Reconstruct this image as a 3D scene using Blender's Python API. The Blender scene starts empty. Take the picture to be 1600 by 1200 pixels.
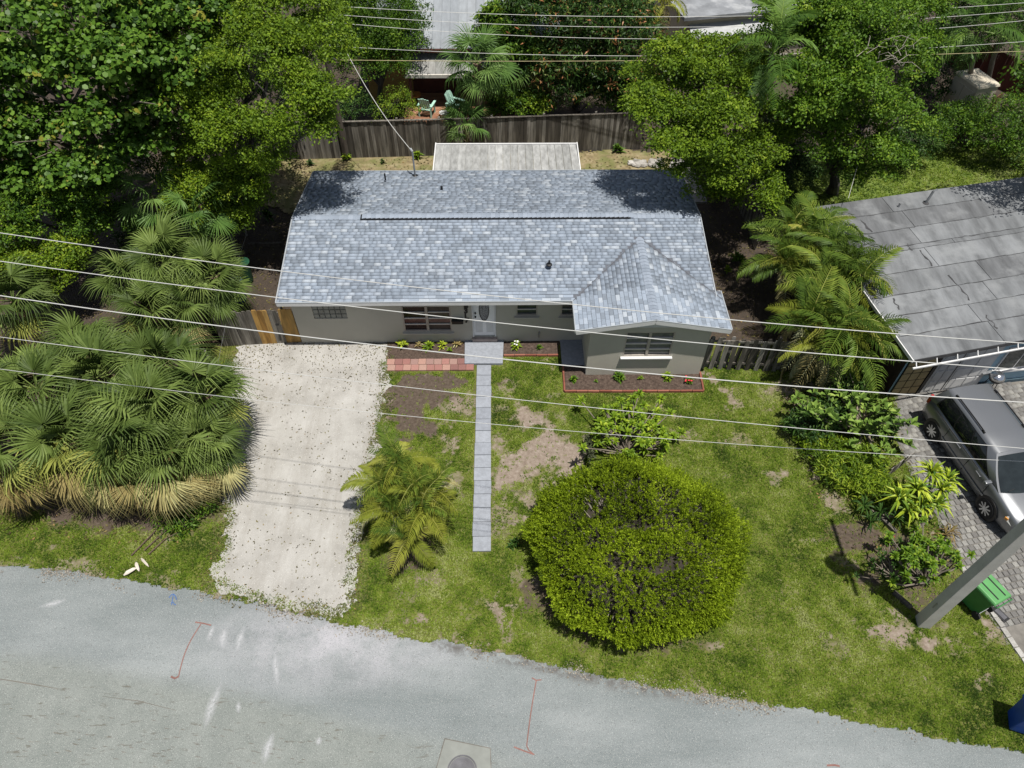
import bpy, math, random
import numpy as np
from mathutils import Vector, Matrix, Euler

# ------------------------------------------------------------------ camera, sky, sun, exposure
scn = bpy.context.scene
COL = scn.collection
rnd = random.Random(11)
R = np.random.default_rng(11)

CAM_H, FPX, PITCH, YAW, ROLL = 19.0, 1125.468, math.radians(49.788), math.radians(1.007), math.radians(.339)
cd = bpy.data.cameras.new('camera'); cam = bpy.data.objects.new('camera', cd); COL.objects.link(cam)
cd.sensor_width = 36.0; cd.lens = FPX / 1600 * 36.0; cd.clip_end = 600; cd.clip_start = .1
cam.matrix_world = (Matrix.Translation((0, 0, CAM_H)) @ Matrix.Rotation(-YAW, 4, 'Z') @
                    Matrix.Rotation(math.pi / 2 - PITCH, 4, 'X') @ Matrix.Rotation(ROLL, 4, 'Z'))
scn.camera = cam

LIGHT_DIR = Vector((-.15, .175, -1)).normalized()
sun_el = math.asin(-LIGHT_DIR.z); sun_az = math.atan2(-LIGHT_DIR.x, -LIGHT_DIR.y)
world = bpy.data.worlds.new('World'); scn.world = world; world.use_nodes = True
wn = world.node_tree; wn.nodes.clear()
sky = wn.nodes.new('ShaderNodeTexSky'); sky.sky_type = 'NISHITA'; sky.sun_disc = False
sky.sun_elevation = sun_el; sky.sun_rotation = sun_az; sky.air_density = 1.0; sky.dust_density = 1.2
bg = wn.nodes.new('ShaderNodeBackground'); bg.inputs['Strength'].default_value = .066
wo = wn.nodes.new('ShaderNodeOutputWorld')
hz = wn.nodes.new('ShaderNodeMix'); hz.data_type = 'RGBA'; hz.inputs[0].default_value = .42; hz.inputs[7].default_value = (3.6, 3.7, 3.8, 1)   # thin even cloud veil
wn.links.new(sky.outputs[0], hz.inputs[6]); wn.links.new(hz.outputs[2], bg.inputs['Color']); wn.links.new(bg.outputs[0], wo.inputs['Surface'])
sl = bpy.data.lights.new('sun', 'SUN'); sl.energy = 4.4; sl.angle = math.radians(.5); sl.color = (1, .955, .88)
sun = bpy.data.objects.new('sun', sl); COL.objects.link(sun)
sun.rotation_euler = LIGHT_DIR.to_track_quat('-Z', 'Y').to_euler(); sun.location = (4, -5, 40)
vs = scn.view_settings; vs.view_transform = 'Standard'; vs.look = 'None'; vs.gamma = 1; vs.use_curve_mapping = False
vs.exposure = .48
scn.render.engine = 'CYCLES'
scn.cycles.max_bounces = 6; scn.cycles.transparent_max_bounces = 12

# ------------------------------------------------------------------ survey: where a sight line of the photograph meets height z
def at(u, v, z=0.0):
    cr, sr = math.cos(ROLL), math.sin(ROLL)
    a, b = u - 800, v - 600
    x = (a * cr + b * sr) / FPX; y = (-a * sr + b * cr) / FPX
    d = (x, math.cos(PITCH) - y * math.sin(PITCH), -(math.sin(PITCH) + y * math.cos(PITCH)))
    wx = d[0] * math.cos(YAW) + d[1] * math.sin(YAW); wy = -d[0] * math.sin(YAW) + d[1] * math.cos(YAW)
    t = (z - CAM_H) / d[2]
    return Vector((wx * t, wy * t, z))
def on_wall(u, v, Y):
    a = at(u, v, 0.0); k = Y / a.y
    return Vector((a.x * k, Y, CAM_H * (1 - k)))
def poly(pts, z=0.0):
    return np.array([at(u, v, z)[:2] for u, v in pts])
def inside(P, pg):
    x, y = P[:, 0], P[:, 1]; n = len(pg); c = np.zeros(len(P), bool); j = n - 1
    for i in range(n):
        xi, yi = pg[i]; xj, yj = pg[j]
        if yi != yj:
            c ^= ((yi > y) != (yj > y)) & (x < (xj - xi) * (y - yi) / (yj - yi) + xi)
        j = i
    return c
def edge_dist(P, pg, closed=True):
    d = np.full(len(P), 1e9); n = len(pg)
    for i in range(n if closed else n - 1):
        a = pg[i]; b = pg[(i + 1) % n]; ab = b - a
        t = np.clip(((P - a) @ ab) / max(ab @ ab, 1e-9), 0, 1)
        d = np.minimum(d, np.linalg.norm(P - (a + t[:, None] * ab), axis=1))
    return d
def sdist(P, pg):
    return np.where(inside(P, pg), 1, -1) * edge_dist(P, pg)
def hash2(ix, iy, s):
    h = (ix.astype(np.int64) * 374761393 + iy.astype(np.int64) * 668265263 + s * 974711) & 0x7fffffff
    h = ((h ^ (h >> 13)) * 1274126177) & 0x7fffffff
    return ((h ^ (h >> 16)) & 0xffff) / 65535.0
def noise2(P, scale, seed=0, octs=3):
    out = np.zeros(len(P)); amp = .5; tot = 0
    for o in range(octs):
        q = P * (scale * 2 ** o); i = np.floor(q); f = q - i; f = f * f * (3 - 2 * f)
        a = hash2(i[:, 0], i[:, 1], seed + o); b = hash2(i[:, 0] + 1, i[:, 1], seed + o)
        c = hash2(i[:, 0], i[:, 1] + 1, seed + o); d = hash2(i[:, 0] + 1, i[:, 1] + 1, seed + o)
        out += amp * ((a * (1 - f[:, 0]) + b * f[:, 0]) * (1 - f[:, 1]) + (c * (1 - f[:, 0]) + d * f[:, 0]) * f[:, 1])
        tot += amp; amp *= .5
    return out / tot

# ------------------------------------------------------------------ materials
def newmat(name):
    m = bpy.data.materials.new(name); m.use_nodes = True
    nt = m.node_tree; b = nt.nodes['Principled BSDF']
    return m, nt, b
def nd(nt, t, **kw):
    n = nt.nodes.new(t)
    for k, v in kw.items():
        if hasattr(n, k): setattr(n, k, v)
        else: n.inputs[k].default_value = v
    return n
def ramp(nt, stops, src, interp='LINEAR'):
    r = nt.nodes.new('ShaderNodeValToRGB'); r.color_ramp.interpolation = interp
    e = r.color_ramp.elements
    e[0].position, e[0].color = stops[0][0], (*stops[0][1], 1)
    e[1].position, e[1].color = stops[-1][0], (*stops[-1][1], 1)
    for p, c in stops[1:-1]:
        k = e.new(p); k.color = (*c, 1)
    nt.links.new(src, r.inputs[0]); return r.outputs[0]
def mixc(nt, f, a, b, mode='MIX'):
    n = nt.nodes.new('ShaderNodeMix'); n.data_type = 'RGBA'; n.blend_type = mode
    for s, v in ((0, f), (6, a), (7, b)):
        if isinstance(v, bpy.types.NodeSocket): nt.links.new(v, n.inputs[s])
        elif s == 0: n.inputs[0].default_value = v
        else: n.inputs[s].default_value = (*v, 1)
    return n.outputs[2]
def math_(nt, op, a, b=None, c=None):
    n = nt.nodes.new('ShaderNodeMath'); n.operation = op
    for s, v in ((0, a), (1, b), (2, c)):
        if v is None: continue
        if isinstance(v, bpy.types.NodeSocket): nt.links.new(v, n.inputs[s])
        else: n.inputs[s].default_value = v
    return n.outputs[0]
def geo(nt): return nt.nodes.new('ShaderNodeNewGeometry').outputs['Position']
def objc(nt): return nt.nodes.new('ShaderNodeTexCoord').outputs['Object']
def nz(nt, scale, detail=4, rough=.6, vec=None, stretch=None, dist=0):
    n = nd(nt, 'ShaderNodeTexNoise'); n.inputs['Scale'].default_value = scale; n.inputs['Detail'].default_value = detail
    n.inputs['Roughness'].default_value = rough; n.inputs['Distortion'].default_value = dist
    v = vec if vec is not None else geo(nt)
    if stretch:
        mp = nt.nodes.new('ShaderNodeMapping'); mp.inputs['Scale'].default_value = stretch
        nt.links.new(v, mp.inputs['Vector']); v = mp.outputs[0]
    nt.links.new(v, n.inputs['Vector']); return n.outputs['Fac']
def bump(nt, b, h, strength=.4, dist=.02):
    n = nt.nodes.new('ShaderNodeBump'); n.inputs['Strength'].default_value = strength; n.inputs['Distance'].default_value = dist
    nt.links.new(h, n.inputs['Height']); nt.links.new(n.outputs[0], b.inputs['Normal'])
def attr(nt, name):
    n = nt.nodes.new('ShaderNodeAttribute'); n.attribute_name = name; return n.outputs['Fac']
def orand(nt): return nt.nodes.new('ShaderNodeObjectInfo').outputs['Random']
def simple(name, c, rough=.6, metal=0, var=.25, scale=3., fine=40., bmp=.15, spec=.4, stretch=None, dirt=None):
    """plain surface: base colour broken by coarse and fine noise, with a little relief"""
    m, nt, b = newmat(name)
    n1 = nz(nt, scale, 5, stretch=stretch); n2 = nz(nt, fine, 3, stretch=stretch)
    d = tuple(x * (1 - var) for x in c); l = tuple(min(1, x * (1 + var)) for x in c)
    col = ramp(nt, [(.3, d), (.7, l)], n1)
    col = mixc(nt, math_(nt, 'MULTIPLY', n2, var * .8), col, tuple(x * .5 for x in c))
    if dirt: col = mixc(nt, ramp(nt, [(.5, (0, 0, 0)), (.72, (1, 1, 1))], nz(nt, dirt[1], 6)), col, dirt[0])
    nt.links.new(col, b.inputs['Base Color']); b.inputs['Roughness'].default_value = rough
    b.inputs['Metallic'].default_value = metal; b.inputs['Specular IOR Level'].default_value = spec
    if bmp: bump(nt, b, n2, bmp, .01)
    return m
def pieces(name, stops, rough=.85, per='object', fine=60., bmp=.3, grain=None, dark=.35, interp='LINEAR', spec=.3, broad=None):
    """alike pieces: each takes its own tone (object random or stored tint) along a ramp"""
    m, nt, b = newmat(name)
    src = orand(nt) if per == 'object' else attr(nt, 'tint')
    col = ramp(nt, stops, src, interp)
    n2 = nz(nt, fine, 4, stretch=grain)
    col = mixc(nt, math_(nt, 'MULTIPLY', ramp(nt, [(.35, (1, 1, 1)), (.65, (0, 0, 0))], n2), dark), col, (.02, .018, .015))
    if broad:    # weathering that runs across many pieces
        col = mixc(nt, math_(nt, 'MULTIPLY', ramp(nt, [(.42, (1, 1, 1)), (.62, (0, 0, 0))], nz(nt, broad[0], 6, .7, stretch=broad[2])), broad[1]), col, (.10, .105, .11))
    nt.links.new(col, b.inputs['Base Color']); b.inputs['Roughness'].default_value = rough
    b.inputs['Specular IOR Level'].default_value = spec
    bump(nt, b, n2, bmp, .008)
    return m
def leaf(name, stops, trans=.3, rough=.5, per='tint', hue=.0):
    """leaf blade: tone by stored tint plus the object's own shift, light passing through"""
    m, nt, b = newmat(name)
    t = attr(nt, 'tint'); stops = [(p, tuple(min(.8, x * k) for x, k in zip(c, (.88, 1.14, .85)))) for p, c in stops]
    if per == 'both':
        o = orand(nt); t = math_(nt, 'ADD', math_(nt, 'MULTIPLY', t, .52), math_(nt, 'MULTIPLY', o, .48))
    col = ramp(nt, stops, t)
    nt.links.new(col, b.inputs['Base Color']); b.inputs['Roughness'].default_value = rough + .12
    b.inputs['Specular IOR Level'].default_value = .22
    tr = nt.nodes.new('ShaderNodeBsdfTranslucent')
    nt.links.new(mixc(nt, .5, col, (.25, .32, .02), 'ADD') if False else col, tr.inputs['Color'])
    mx = nt.nodes.new('ShaderNodeMixShader'); mx.inputs[0].default_value = trans
    nt.links.new(b.outputs[0], mx.inputs[1]); nt.links.new(tr.outputs[0], mx.inputs[2])
    nt.links.new(mx.outputs[0], nt.nodes['Material Output'].inputs['Surface'])
    return m

# ------------------------------------------------------------------ objects
WLOC = {}
def base_of(o): return WLOC.get(o.name, Vector((0, 0, 0))) if o else Vector((0, 0, 0))
def tag(o, label=None, cat=None, group=None, kind=None):
    if label: o['label'] = label
    if cat: o['category'] = cat
    if group: o['group'] = group
    if kind: o['kind'] = kind
    return o
def thing(name, label, cat, loc, group=None):
    o = bpy.data.objects.new(name, None); COL.objects.link(o); o.location = loc; o.empty_display_size = .2
    WLOC[o.name] = Vector(loc); return tag(o, label, cat, group)
def make_mesh(name, V, F, mat, smooth=False, tint=None):
    me = bpy.data.meshes.new(name)
    V = np.asarray(V, dtype=np.float32).reshape(-1, 3)
    if isinstance(F, np.ndarray) and F.ndim == 2:
        n, k = F.shape
        me.vertices.add(len(V)); me.vertices.foreach_set('co', V.ravel())
        me.loops.add(n * k); me.loops.foreach_set('vertex_index', F.astype(np.int32).ravel())
        me.polygons.add(n); me.polygons.foreach_set('loop_start', np.arange(0, n * k, k, dtype=np.int32))
        me.update(calc_edges=True)
    else:
        me.from_pydata(V.tolist(), [], [list(f) for f in F]); me.update()
    if mat: me.materials.append(mat)
    if smooth: me.polygons.foreach_set('use_smooth', np.ones(len(me.polygons), bool))
    if tint is not None:
        a = me.attributes.new('tint', 'FLOAT', 'POINT'); a.data.foreach_set('value', np.asarray(tint, dtype=np.float32))
    return me
def put(name, me, parent=None, loc=(0, 0, 0), mw=None):
    """link a mesh object; loc / mw are world placements, parents are unrotated"""
    o = bpy.data.objects.new(name, me); COL.objects.link(o)
    b = base_of(parent)
    if mw is not None:
        m = mw.copy(); m.translation = m.translation - b; o.matrix_basis = m
    else: o.location = Vector(loc) - b
    if parent: o.parent = parent
    WLOC[o.name] = Vector(loc) if mw is None else mw.translation.copy()
    return o
class MB:
    def __init__(s): s.v = []; s.f = []; s.t = []
    def add(s, V, F, tint=None):
        n = len(s.v); s.v += [tuple(p) for p in V]; s.f += [tuple(i + n for i in f) for f in F]
        s.t += [0.5 if tint is None else tint] * len(V)
    def box(s, c, d, rz=0, tint=None, top=(1, 1), M=None):
        x, y, z = d[0] / 2, d[1] / 2, d[2] / 2; tx, ty = top
        V = [Vector(p) for p in ((-x, -y, -z), (x, -y, -z), (x, y, -z), (-x, y, -z), (-x * tx, -y * ty, z), (x * tx, -y * ty, z), (x * tx, y * ty, z), (-x * tx, y * ty, z))]
        m = Matrix.Rotation(rz, 3, 'Z') if M is None else M
        V = [m @ p + Vector(c) for p in V]
        s.add(V, [(0, 3, 2, 1), (4, 5, 6, 7), (0, 1, 5, 4), (1, 2, 6, 5), (2, 3, 7, 6), (3, 0, 4, 7)], tint); return s
    def tube(s, pts, r, n=6, cap=True, tint=None):
        pts = [Vector(p) for p in pts]; rr = r if hasattr(r, '__len__') else [r] * len(pts)
        V = []; ref = Vector((.3, .2, 1)).normalized()
        for i, p in enumerate(pts):
            t = (pts[min(i + 1, len(pts) - 1)] - pts[max(i - 1, 0)]).normalized()
            a = t.cross(ref)
            if a.length < .05: a = t.cross(Vector((1, 0, 0)))
            a.normalize(); b = t.cross(a)
            for k in range(n):
                an = 2 * math.pi * k / n; V.append(p + (a * math.cos(an) + b * math.sin(an)) * rr[i])
        F = [(i * n + k, i * n + (k + 1) % n, (i + 1) * n + (k + 1) % n, (i + 1) * n + k) for i in range(len(pts) - 1) for k in range(n)]
        if cap: F += [tuple(range(n))[::-1], tuple(range((len(pts) - 1) * n, len(pts) * n))]
        s.add(V, F, tint); return s
    def prism(s, pg, z0, z1, tint=None):
        n = len(pg); V = [(p[0], p[1], z0) for p in pg] + [(p[0], p[1], z1) for p in pg]
        s.add(V, [tuple(range(n))[::-1], tuple(range(n, 2 * n))] + [(i, (i + 1) % n, n + (i + 1) % n, n + i) for i in range(n)], tint); return s
    def lathe(s, c, prof, n=16, tint=None, M=None):
        V = []; c = Vector(c)
        for r, z in prof:
            for k in range(n):
                p = Vector((r * math.cos(2 * math.pi * k / n), r * math.sin(2 * math.pi * k / n), z))
                V.append((M @ p if M is not None else p) + c)
        m = len(prof)
        F = [(i * n + k, i * n + (k + 1) % n, (i + 1) * n + (k + 1) % n, (i + 1) * n + k) for i in range(m - 1) for k in range(n)]
        F += [tuple(range(n))[::-1], tuple(range((m - 1) * n, m * n))]
        s.add(V, F, tint); return s
    def quad(s, a, b, c, d, tint=None): s.add([a, b, c, d], [(0, 1, 2, 3)], tint); return s
    def ribbon(s, pts, w, tint=None):
        pts = [Vector(p) for p in pts]; V = []
        for i, p in enumerate(pts):
            t = pts[min(i + 1, len(pts) - 1)] - pts[max(i - 1, 0)]; nrm = Vector((-t.y, t.x, 0)).normalized()
            ww = w[i] if hasattr(w, '__len__') else w
            V += [p + nrm * ww / 2, p - nrm * ww / 2]
        s.add(V, [(2 * i, 2 * i + 1, 2 * i + 3, 2 * i + 2) for i in range(len(pts) - 1)], tint); return s
    def build(s, name, mat, parent=None, smooth=False, local=False, bevel=0, tint=False):
        b = Vector((0, 0, 0)) if local else base_of(parent)
        me = make_mesh(name, [(p[0] - b.x, p[1] - b.y, p[2] - b.z) for p in s.v], s.f, mat, smooth, s.t if tint else None)
        o = bpy.data.objects.new(name, me); COL.objects.link(o)
        if parent: o.parent = parent
        WLOC[o.name] = base_of(parent)
        if bevel:
            md = o.modifiers.new('bevel', 'BEVEL'); md.width = bevel; md.segments = 2; md.limit_method = 'ANGLE'
        return o
def box_mesh(name, d, mat, org=(0, 0, 0)):
    m = MB(); m.box(org, d); return make_mesh(name, m.v, m.f, mat)
def frame3(ex, ey, ez, o):
    return Matrix(((ex[0], ey[0], ez[0], o[0]), (ex[1], ey[1], ez[1], o[1]), (ex[2], ey[2], ez[2], o[2]), (0, 0, 0, 1)))
# ------------------------------------------------------------------ the ground
def sheet(name, xr, yr, step, mask, z, mat, attrs=None, zf=None, label=None):
    nx = int((xr[1] - xr[0]) / step); ny = int((yr[1] - yr[0]) / step)
    gx, gy = np.meshgrid(xr[0] + np.arange(nx + 1) * step, yr[0] + np.arange(ny + 1) * step)
    P = np.stack([gx.ravel(), gy.ravel()], 1)
    i = np.arange(nx)[None, :] + np.arange(ny)[:, None] * (nx + 1); i = i.ravel()
    F = np.stack([i, i + 1, i + nx + 2, i + nx + 1], 1)
    c = P[F].mean(1); F = F[mask(c)]
    used, inv = np.unique(F, return_inverse=True); P = P[used]; F = inv.reshape(F.shape)
    P = P + (np.stack([noise2(P, 9, 3, 1), noise2(P, 9, 4, 1)], 1) - .5) * step * .9
    zz = np.full(len(P), z) + (zf(P) if zf else 0)
    me = make_mesh(name, np.column_stack([P, zz]), F, mat, True)
    for k, fn in (attrs or {}).items():
        a = me.attributes.new(k, 'FLOAT', 'POINT'); a.data.foreach_set('value', fn(P).astype(np.float32))
    o = put(name, me); o['kind'] = 'structure'
    if label: o['label'] = label
    return o
def scatter_blades(n, xr, yr, dens, size, seed, z=0.0, lean=(.5, 1.3), width=.013, per=3):
    """little grass blades, per at each rooted point"""
    rg = np.random.default_rng(seed)
    P = np.stack([rg.uniform(*xr, n), rg.uniform(*yr, n)], 1)
    d = dens(P); P = P[rg.random(n) < d]
    P = np.repeat(P, per, 0); n = len(P); P = P + rg.normal(0, .018, (n, 2))
    h = rg.uniform(*size, n); a = rg.uniform(0, 2 * math.pi, n); ln = rg.uniform(*lean, n)
    dx, dy = np.cos(a), np.sin(a); w = width * rg.uniform(.7, 1.4, n)
    hx = h * np.sin(ln); hz = h * np.cos(ln)
    A = np.column_stack([P[:, 0] - dy * w, P[:, 1] + dx * w, np.full(n, z)])
    B = np.column_stack([P[:, 0] + dy * w, P[:, 1] - dx * w, np.full(n, z)])
    T = np.column_stack([P[:, 0] + dx * hx, P[:, 1] + dy * hx, z + hz + .004])
    V = np.stack([A, B, T], 1).reshape(-1, 3); F = np.arange(n * 3).reshape(-1, 3)
    base = noise2(P, .55, 40 + seed, 4) * .95 - .10 + (noise2(P, 2.6, 44 + seed, 3) - .5) * 1.15 + rg.normal(0, .19, n)
    return V, F, np.repeat(np.clip(base + .15, 0, 1), 3)
def scatter_flat(P, size, seed, z, lift=.02, ratio=.5):
    """fallen leaves: bent four-cornered blades lying about"""
    rg = np.random.default_rng(seed); n = len(P)
    s = rg.uniform(*size, n); a = rg.uniform(0, 2 * math.pi, n); c, d = np.cos(a), np.sin(a)
    rt = ratio * rg.uniform(.6, 1.2, n); zz = np.full(n, z) if np.isscalar(z) else z
    def pt(l, w, hh): return np.column_stack([P[:, 0] + c * l - d * w, P[:, 1] + d * l + c * w, zz + hh])
    V = np.stack([pt(-s / 2, s * 0, rg.random(n) * lift), pt(s * 0, -s * rt / 2, .003 + rg.random(n) * lift * .6), pt(s / 2, s * 0, rg.random(n) * lift), pt(s * 0, s * rt / 2, .003 + rg.random(n) * lift * .6)], 1)
    return V.reshape(-1, 3), np.arange(n * 4).reshape(-1, 4), np.repeat(rg.random(n), 4)

ROAD_EDGE = [(-400, 850), (-150, 868), (0, 886), (130, 895), (270, 918), (400, 941), (540, 974), (620, 990), (700, 1002), (800, 1022), (900, 1046), (1000, 1066), (1100, 1084), (1200, 1102), (1300, 1117), (1400, 1140), (1500, 1156), (1600, 1174), (1750, 1200)]
re_ = poly(ROAD_EDGE)
re_x = np.concatenate([[-80], re_[:, 0], [80]]); sl_ = (re_[-1, 1] - re_[-4, 1]) / (re_[-1, 0] - re_[-4, 0])
re_y = np.concatenate([[re_[0, 1] + 8], re_[:, 1], [re_[-1, 1] + sl_ * (80 - re_[-1, 0])]])
def road_y(x): return np.interp(x, re_x, re_y)

m_earth, nt, b = newmat('bare_earth')
c = ramp(nt, [(.3, (.022, .016, .012)), (.55, (.048, .036, .026)), (.75, (.085, .066, .048))], nz(nt, 1.1, 8, .7))
c = mixc(nt, ramp(nt, [(.52, (0, 0, 0)), (.68, (1, 1, 1))], nz(nt, 14, 5)), c, (.085, .056, .034))
nt.links.new(c, b.inputs['Base Color']); b.inputs['Roughness'].default_value = .95; bump(nt, b, nz(nt, 22, 6), .8, .04)
ground = put('ground', make_mesh('ground', [(-150, -60, -.08), (150, -60, -.08), (150, 220, -.08), (-150, 220, -.08)], [(0, 1, 2, 3)], m_earth)); ground['kind'] = 'structure'

# road: bleached asphalt, aggregate speckle, tyre-worn lanes, limestone dust near the drive
m_road, nt, b = newmat('old_asphalt')
c = ramp(nt, [(.30, (.115, .135, .137)), (.5, (.165, .185, .188)), (.68, (.222, .242, .245))], nz(nt, .35, 6, .6, stretch=(.5, 1.6, 1)))
c = mixc(nt, math_(nt, 'MULTIPLY', attr(nt, 'worn'), .8), c, ramp(nt, [(.4, (.146, .162, .148)), (.6, (.178, .194, .178))], nz(nt, 1.5, 5)))
c = mixc(nt, math_(nt, 'MULTIPLY', attr(nt, 'dust'), ramp(nt, [(.35, (.2, .2, .2)), (.62, (1, 1, 1))], nz(nt, 1.3, 7, .7))), c, (.33, .328, .352))
c = mixc(nt, ramp(nt, [(.56, (0, 0, 0)), (.68, (.75, .75, .75))], nz(nt, 48, 3, .8)), c, (.44, .44, .43))
c = mixc(nt, ramp(nt, [(.32, (.85, .85, .85)), (.44, (0, 0, 0))], nz(nt, 40, 3, .8)), c, (.06, .06, .06))
c = mixc(nt, math_(nt, 'MULTIPLY', attr(nt, 'rim'), ramp(nt, [(.42, (0, 0, 0)), (.56, (1, 1, 1))], nz(nt, 3.5, 5, .7))), c, (.09, .085, .08))
c = mixc(nt, math_(nt, 'MULTIPLY', attr(nt, 'worn'), ramp(nt, [(.60, (0, 0, 0)), (.66, (.8, .8, .8))], nz(nt, 5, 4, .7, stretch=(.35, 1.5, 1)))), c, (.10, .095, .08))
nt.links.new(c, b.inputs['Base Color']); b.inputs['Roughness'].default_value = .9; bump(nt, b, nz(nt, 60, 3), .35, .01)
drive_mouth = poly([(430, 1000)])[0]
def a_worn(P):
    d = road_y(P[:, 0]) - P[:, 1]
    return np.clip((d - 2.15) / .5, 0, 1) * np.clip((2.5 - P[:, 0]) / 6, .1, 1)
def a_dust(P): return np.clip(1.1 - np.hypot((P[:, 0] - drive_mouth[0] - 1.6) / 4.2, (P[:, 1] - drive_mouth[1] + .0) / 1.5), 0, 1)
def a_rim(P):
    d = road_y(P[:, 0]) - P[:, 1]
    return np.clip(1 - np.abs(d - .13) / .24, 0, 1) * np.clip(np.minimum((P[:, 0] + 2.5) / 1.0, (6.0 - P[:, 0]) / 2.), .12, 1)
road = sheet('road', (-22, 22), (-6, 14), .12, lambda c: c[:, 1] < road_y(c[:, 0]) + .9, -.016, m_road, {'worn': a_worn, 'dust': a_dust, 'rim': a_rim}, label='bleached grey asphalt street with chalky smears')

HOUSE_X0, HOUSE_X1, HOUSE_Y0, HOUSE_Y1 = -7.284, 6.88, 18.07, 24.72
WING_X0, WING_X1, WING_Y0 = 2.846, 6.823, 16.432
DRIVE = poly([(392, 524), (360, 560), (352, 640), (345, 700), (338, 760), (352, 800), (345, 860), (326, 900), (350, 925), (440, 948), (520, 962), (552, 945), (556, 890), (562, 820), (578, 735), (597, 665), (603, 600), (606, 534), (470, 534), (440, 531)])
PAVE = poly([(1398, 640), (1400, 690), (1440, 770), (1475, 830), (1498, 880), (1548, 965), (1600, 1036), (1700, 1170), (1900, 1170), (1900, 560), (1600, 560), (1400, 612)])
PALM_BED = poly([(-60, 560), (330, 545), (350, 640), (345, 720), (335, 800), (250, 850), (80, 835), (-60, 800)])
SANDY = [((855, 705), 1.15, 1.2, 1.2), ((835, 655), 1.1, .8, 1.0), ((795, 740), .7, 1.2, 1), ((790, 610), .5, .6, .6), ((860, 620), .6, .3, .5), ((720, 640), .7, .6, .75), ((690, 660), .5, .5, .5), ((700, 755), .55, .45, .6), ((785, 640), .5, .4, .5), ((785, 800), .35, .8, .6), ((660, 720), .35, .4, .4),
         ((1080, 680), .9, .4, .55), ((1060, 650), .5, .3, .45), ((1150, 690), .7, .35, .5), ((1230, 940), .45, .5, .3), ((1395, 985), 1.0, .55, .85), ((1380, 960), .6, .4, .7), ((1330, 880), .6, .4, .6), ((1240, 600), 1.0, .5, .7), ((1170, 610), .9, .25, .6), ((790, 595), .3, .35, .6), ((815, 625), .4, .2, .4),
         ((120, 880), .8, .18, .6), ((30, 870), .7, .2, .5), ((300, 925), .6, .22, .8), ((250, 905), .5, .2, .5), ((740, 960), .5, .5, .35), ((640, 960), .7, .2, .3), ((1200, 1020), .5, .3, .3), ((1550, 990), .5, .35, .8), ((1510, 1010), .6, .3, .4), ((1270, 690), .5, .9, .6), ((1300, 790), .5, .6, .7), ((660, 905), .8, .35, .5), ((1100, 770), .2, .2, .3), ((890, 735), .6, .5, .9), ((780, 700), .35, .9, .7), ((1200, 640), .4, .3, .5), ((960, 620), .4, .2, .35), ((1300, 1000), .4, .4, .4), ((1250, 870), .25, .3, .35), ((640, 930), .4, .3, .4), ((700, 700), .35, .4, .6), ((810, 900), .3, .4, .5)]
SOILY = [((650, 610), 1.7, .95, 1.9), ((695, 598), 1.4, .6, 1.6), ((640, 655), 1.0, .8, 1.6), ((625, 690), .5, .5, 1.2), ((650, 860), 1.0, .6, .9), ((1260, 640), .8, 1.2, .9), ((1290, 690), .6, 1., .8), ((1340, 840), .9, .7, .9), ((1400, 890), 1.2, .9, .9), ((1440, 930), 1.0, .7, .7), ((840, 920), .7, 1.1, .8), ((920, 980), .9, .6, .8), ((1020, 1005), 1.2, .35, .6), ((640, 880), .9, .4, .8), ((330, 800), 1.2, .7, .6), ((1460, 860), 1.2, .8, .9)]
def blobs(P, lst, seed, sharp=1.25):
    o = np.zeros(len(P)); n = (noise2(P, 1.3, seed, 4) - .5) * 1.5 + (noise2(P, 5, seed + 9, 3) - .5) * .9
    for (u, v), rx, ry, k in lst:
        c = at(u, v); d = np.hypot((P[:, 0] - c.x) / rx, (P[:, 1] - c.y) / ry)
        o = np.maximum(o, k * np.clip((1.15 - d + n * 1.5) * sharp, 0, 1))
    return o
def a_sand(P):
    n = noise2(P, 1.3, 77, 4)
    edge = np.clip(1 - (P[:, 1] - road_y(P[:, 0])) / .35, 0, 1) * (.2 + .5 * np.clip((-2 - P[:, 0]) / 2, 0, 1))
    dr = np.clip(1 - np.abs(sdist(P, DRIVE)) / .5, 0, 1) * .6
    return np.clip(np.maximum.reduce([blobs(P, SANDY, 21), edge * (n > .45), dr * n * 1.6, np.clip((n - .62) * 5, 0, .75) * (noise2(P, 4, 78, 3) > .5)]), 0, 1)
def a_soil(P):
    return np.clip(np.maximum(blobs(P, SOILY, 31, 1.1), np.clip(sdist(P, PALM_BED) * 1.6 + (noise2(P, 1.8, 12) - .5) * 1.4, 0, 1)), 0, 1)
def in_lawn(c):
    d = c[:, 1] - road_y(c[:, 0])
    n = noise2(c, 1.4, 5, 3) - .5; n2 = noise2(c, 7, 6, 2) - .5
    ok = (d + n * .28 + n2 * .12 > 0) & (c[:, 1] < 18.0)
    ok &= sdist(c, DRIVE) + (noise2(c, 2.2, 8) - .5) * .5 < .22
    ok &= sdist(c, PAVE) < .06
    return ok
m_lawn, nt, b = newmat('lawn_ground')
g = ramp(nt, [(.25, (.045, .056, .012)), (.45, (.085, .100, .020)), (.6, (.125, .14, .032)), (.78, (.175, .165, .07))], nz(nt, 2.2, 9, .72))
g = mixc(nt, ramp(nt, [(.52, (0, 0, 0)), (.70, (.6, .6, .6))], nz(nt, 8, 5, .7)), g, (.17, .145, .085))
sd = ramp(nt, [(.3, (.15, .115, .088)), (.55, (.245, .20, .165)), (.75, (.34, .30, .255))], nz(nt, 7, 8, .7))
so = ramp(nt, [(.3, (.05, .037, .028)), (.6, (.105, .082, .064)), (.8, (.165, .135, .108))], nz(nt, 9, 8, .7))
fr = nz(nt, 5.5, 7, .75)
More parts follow.
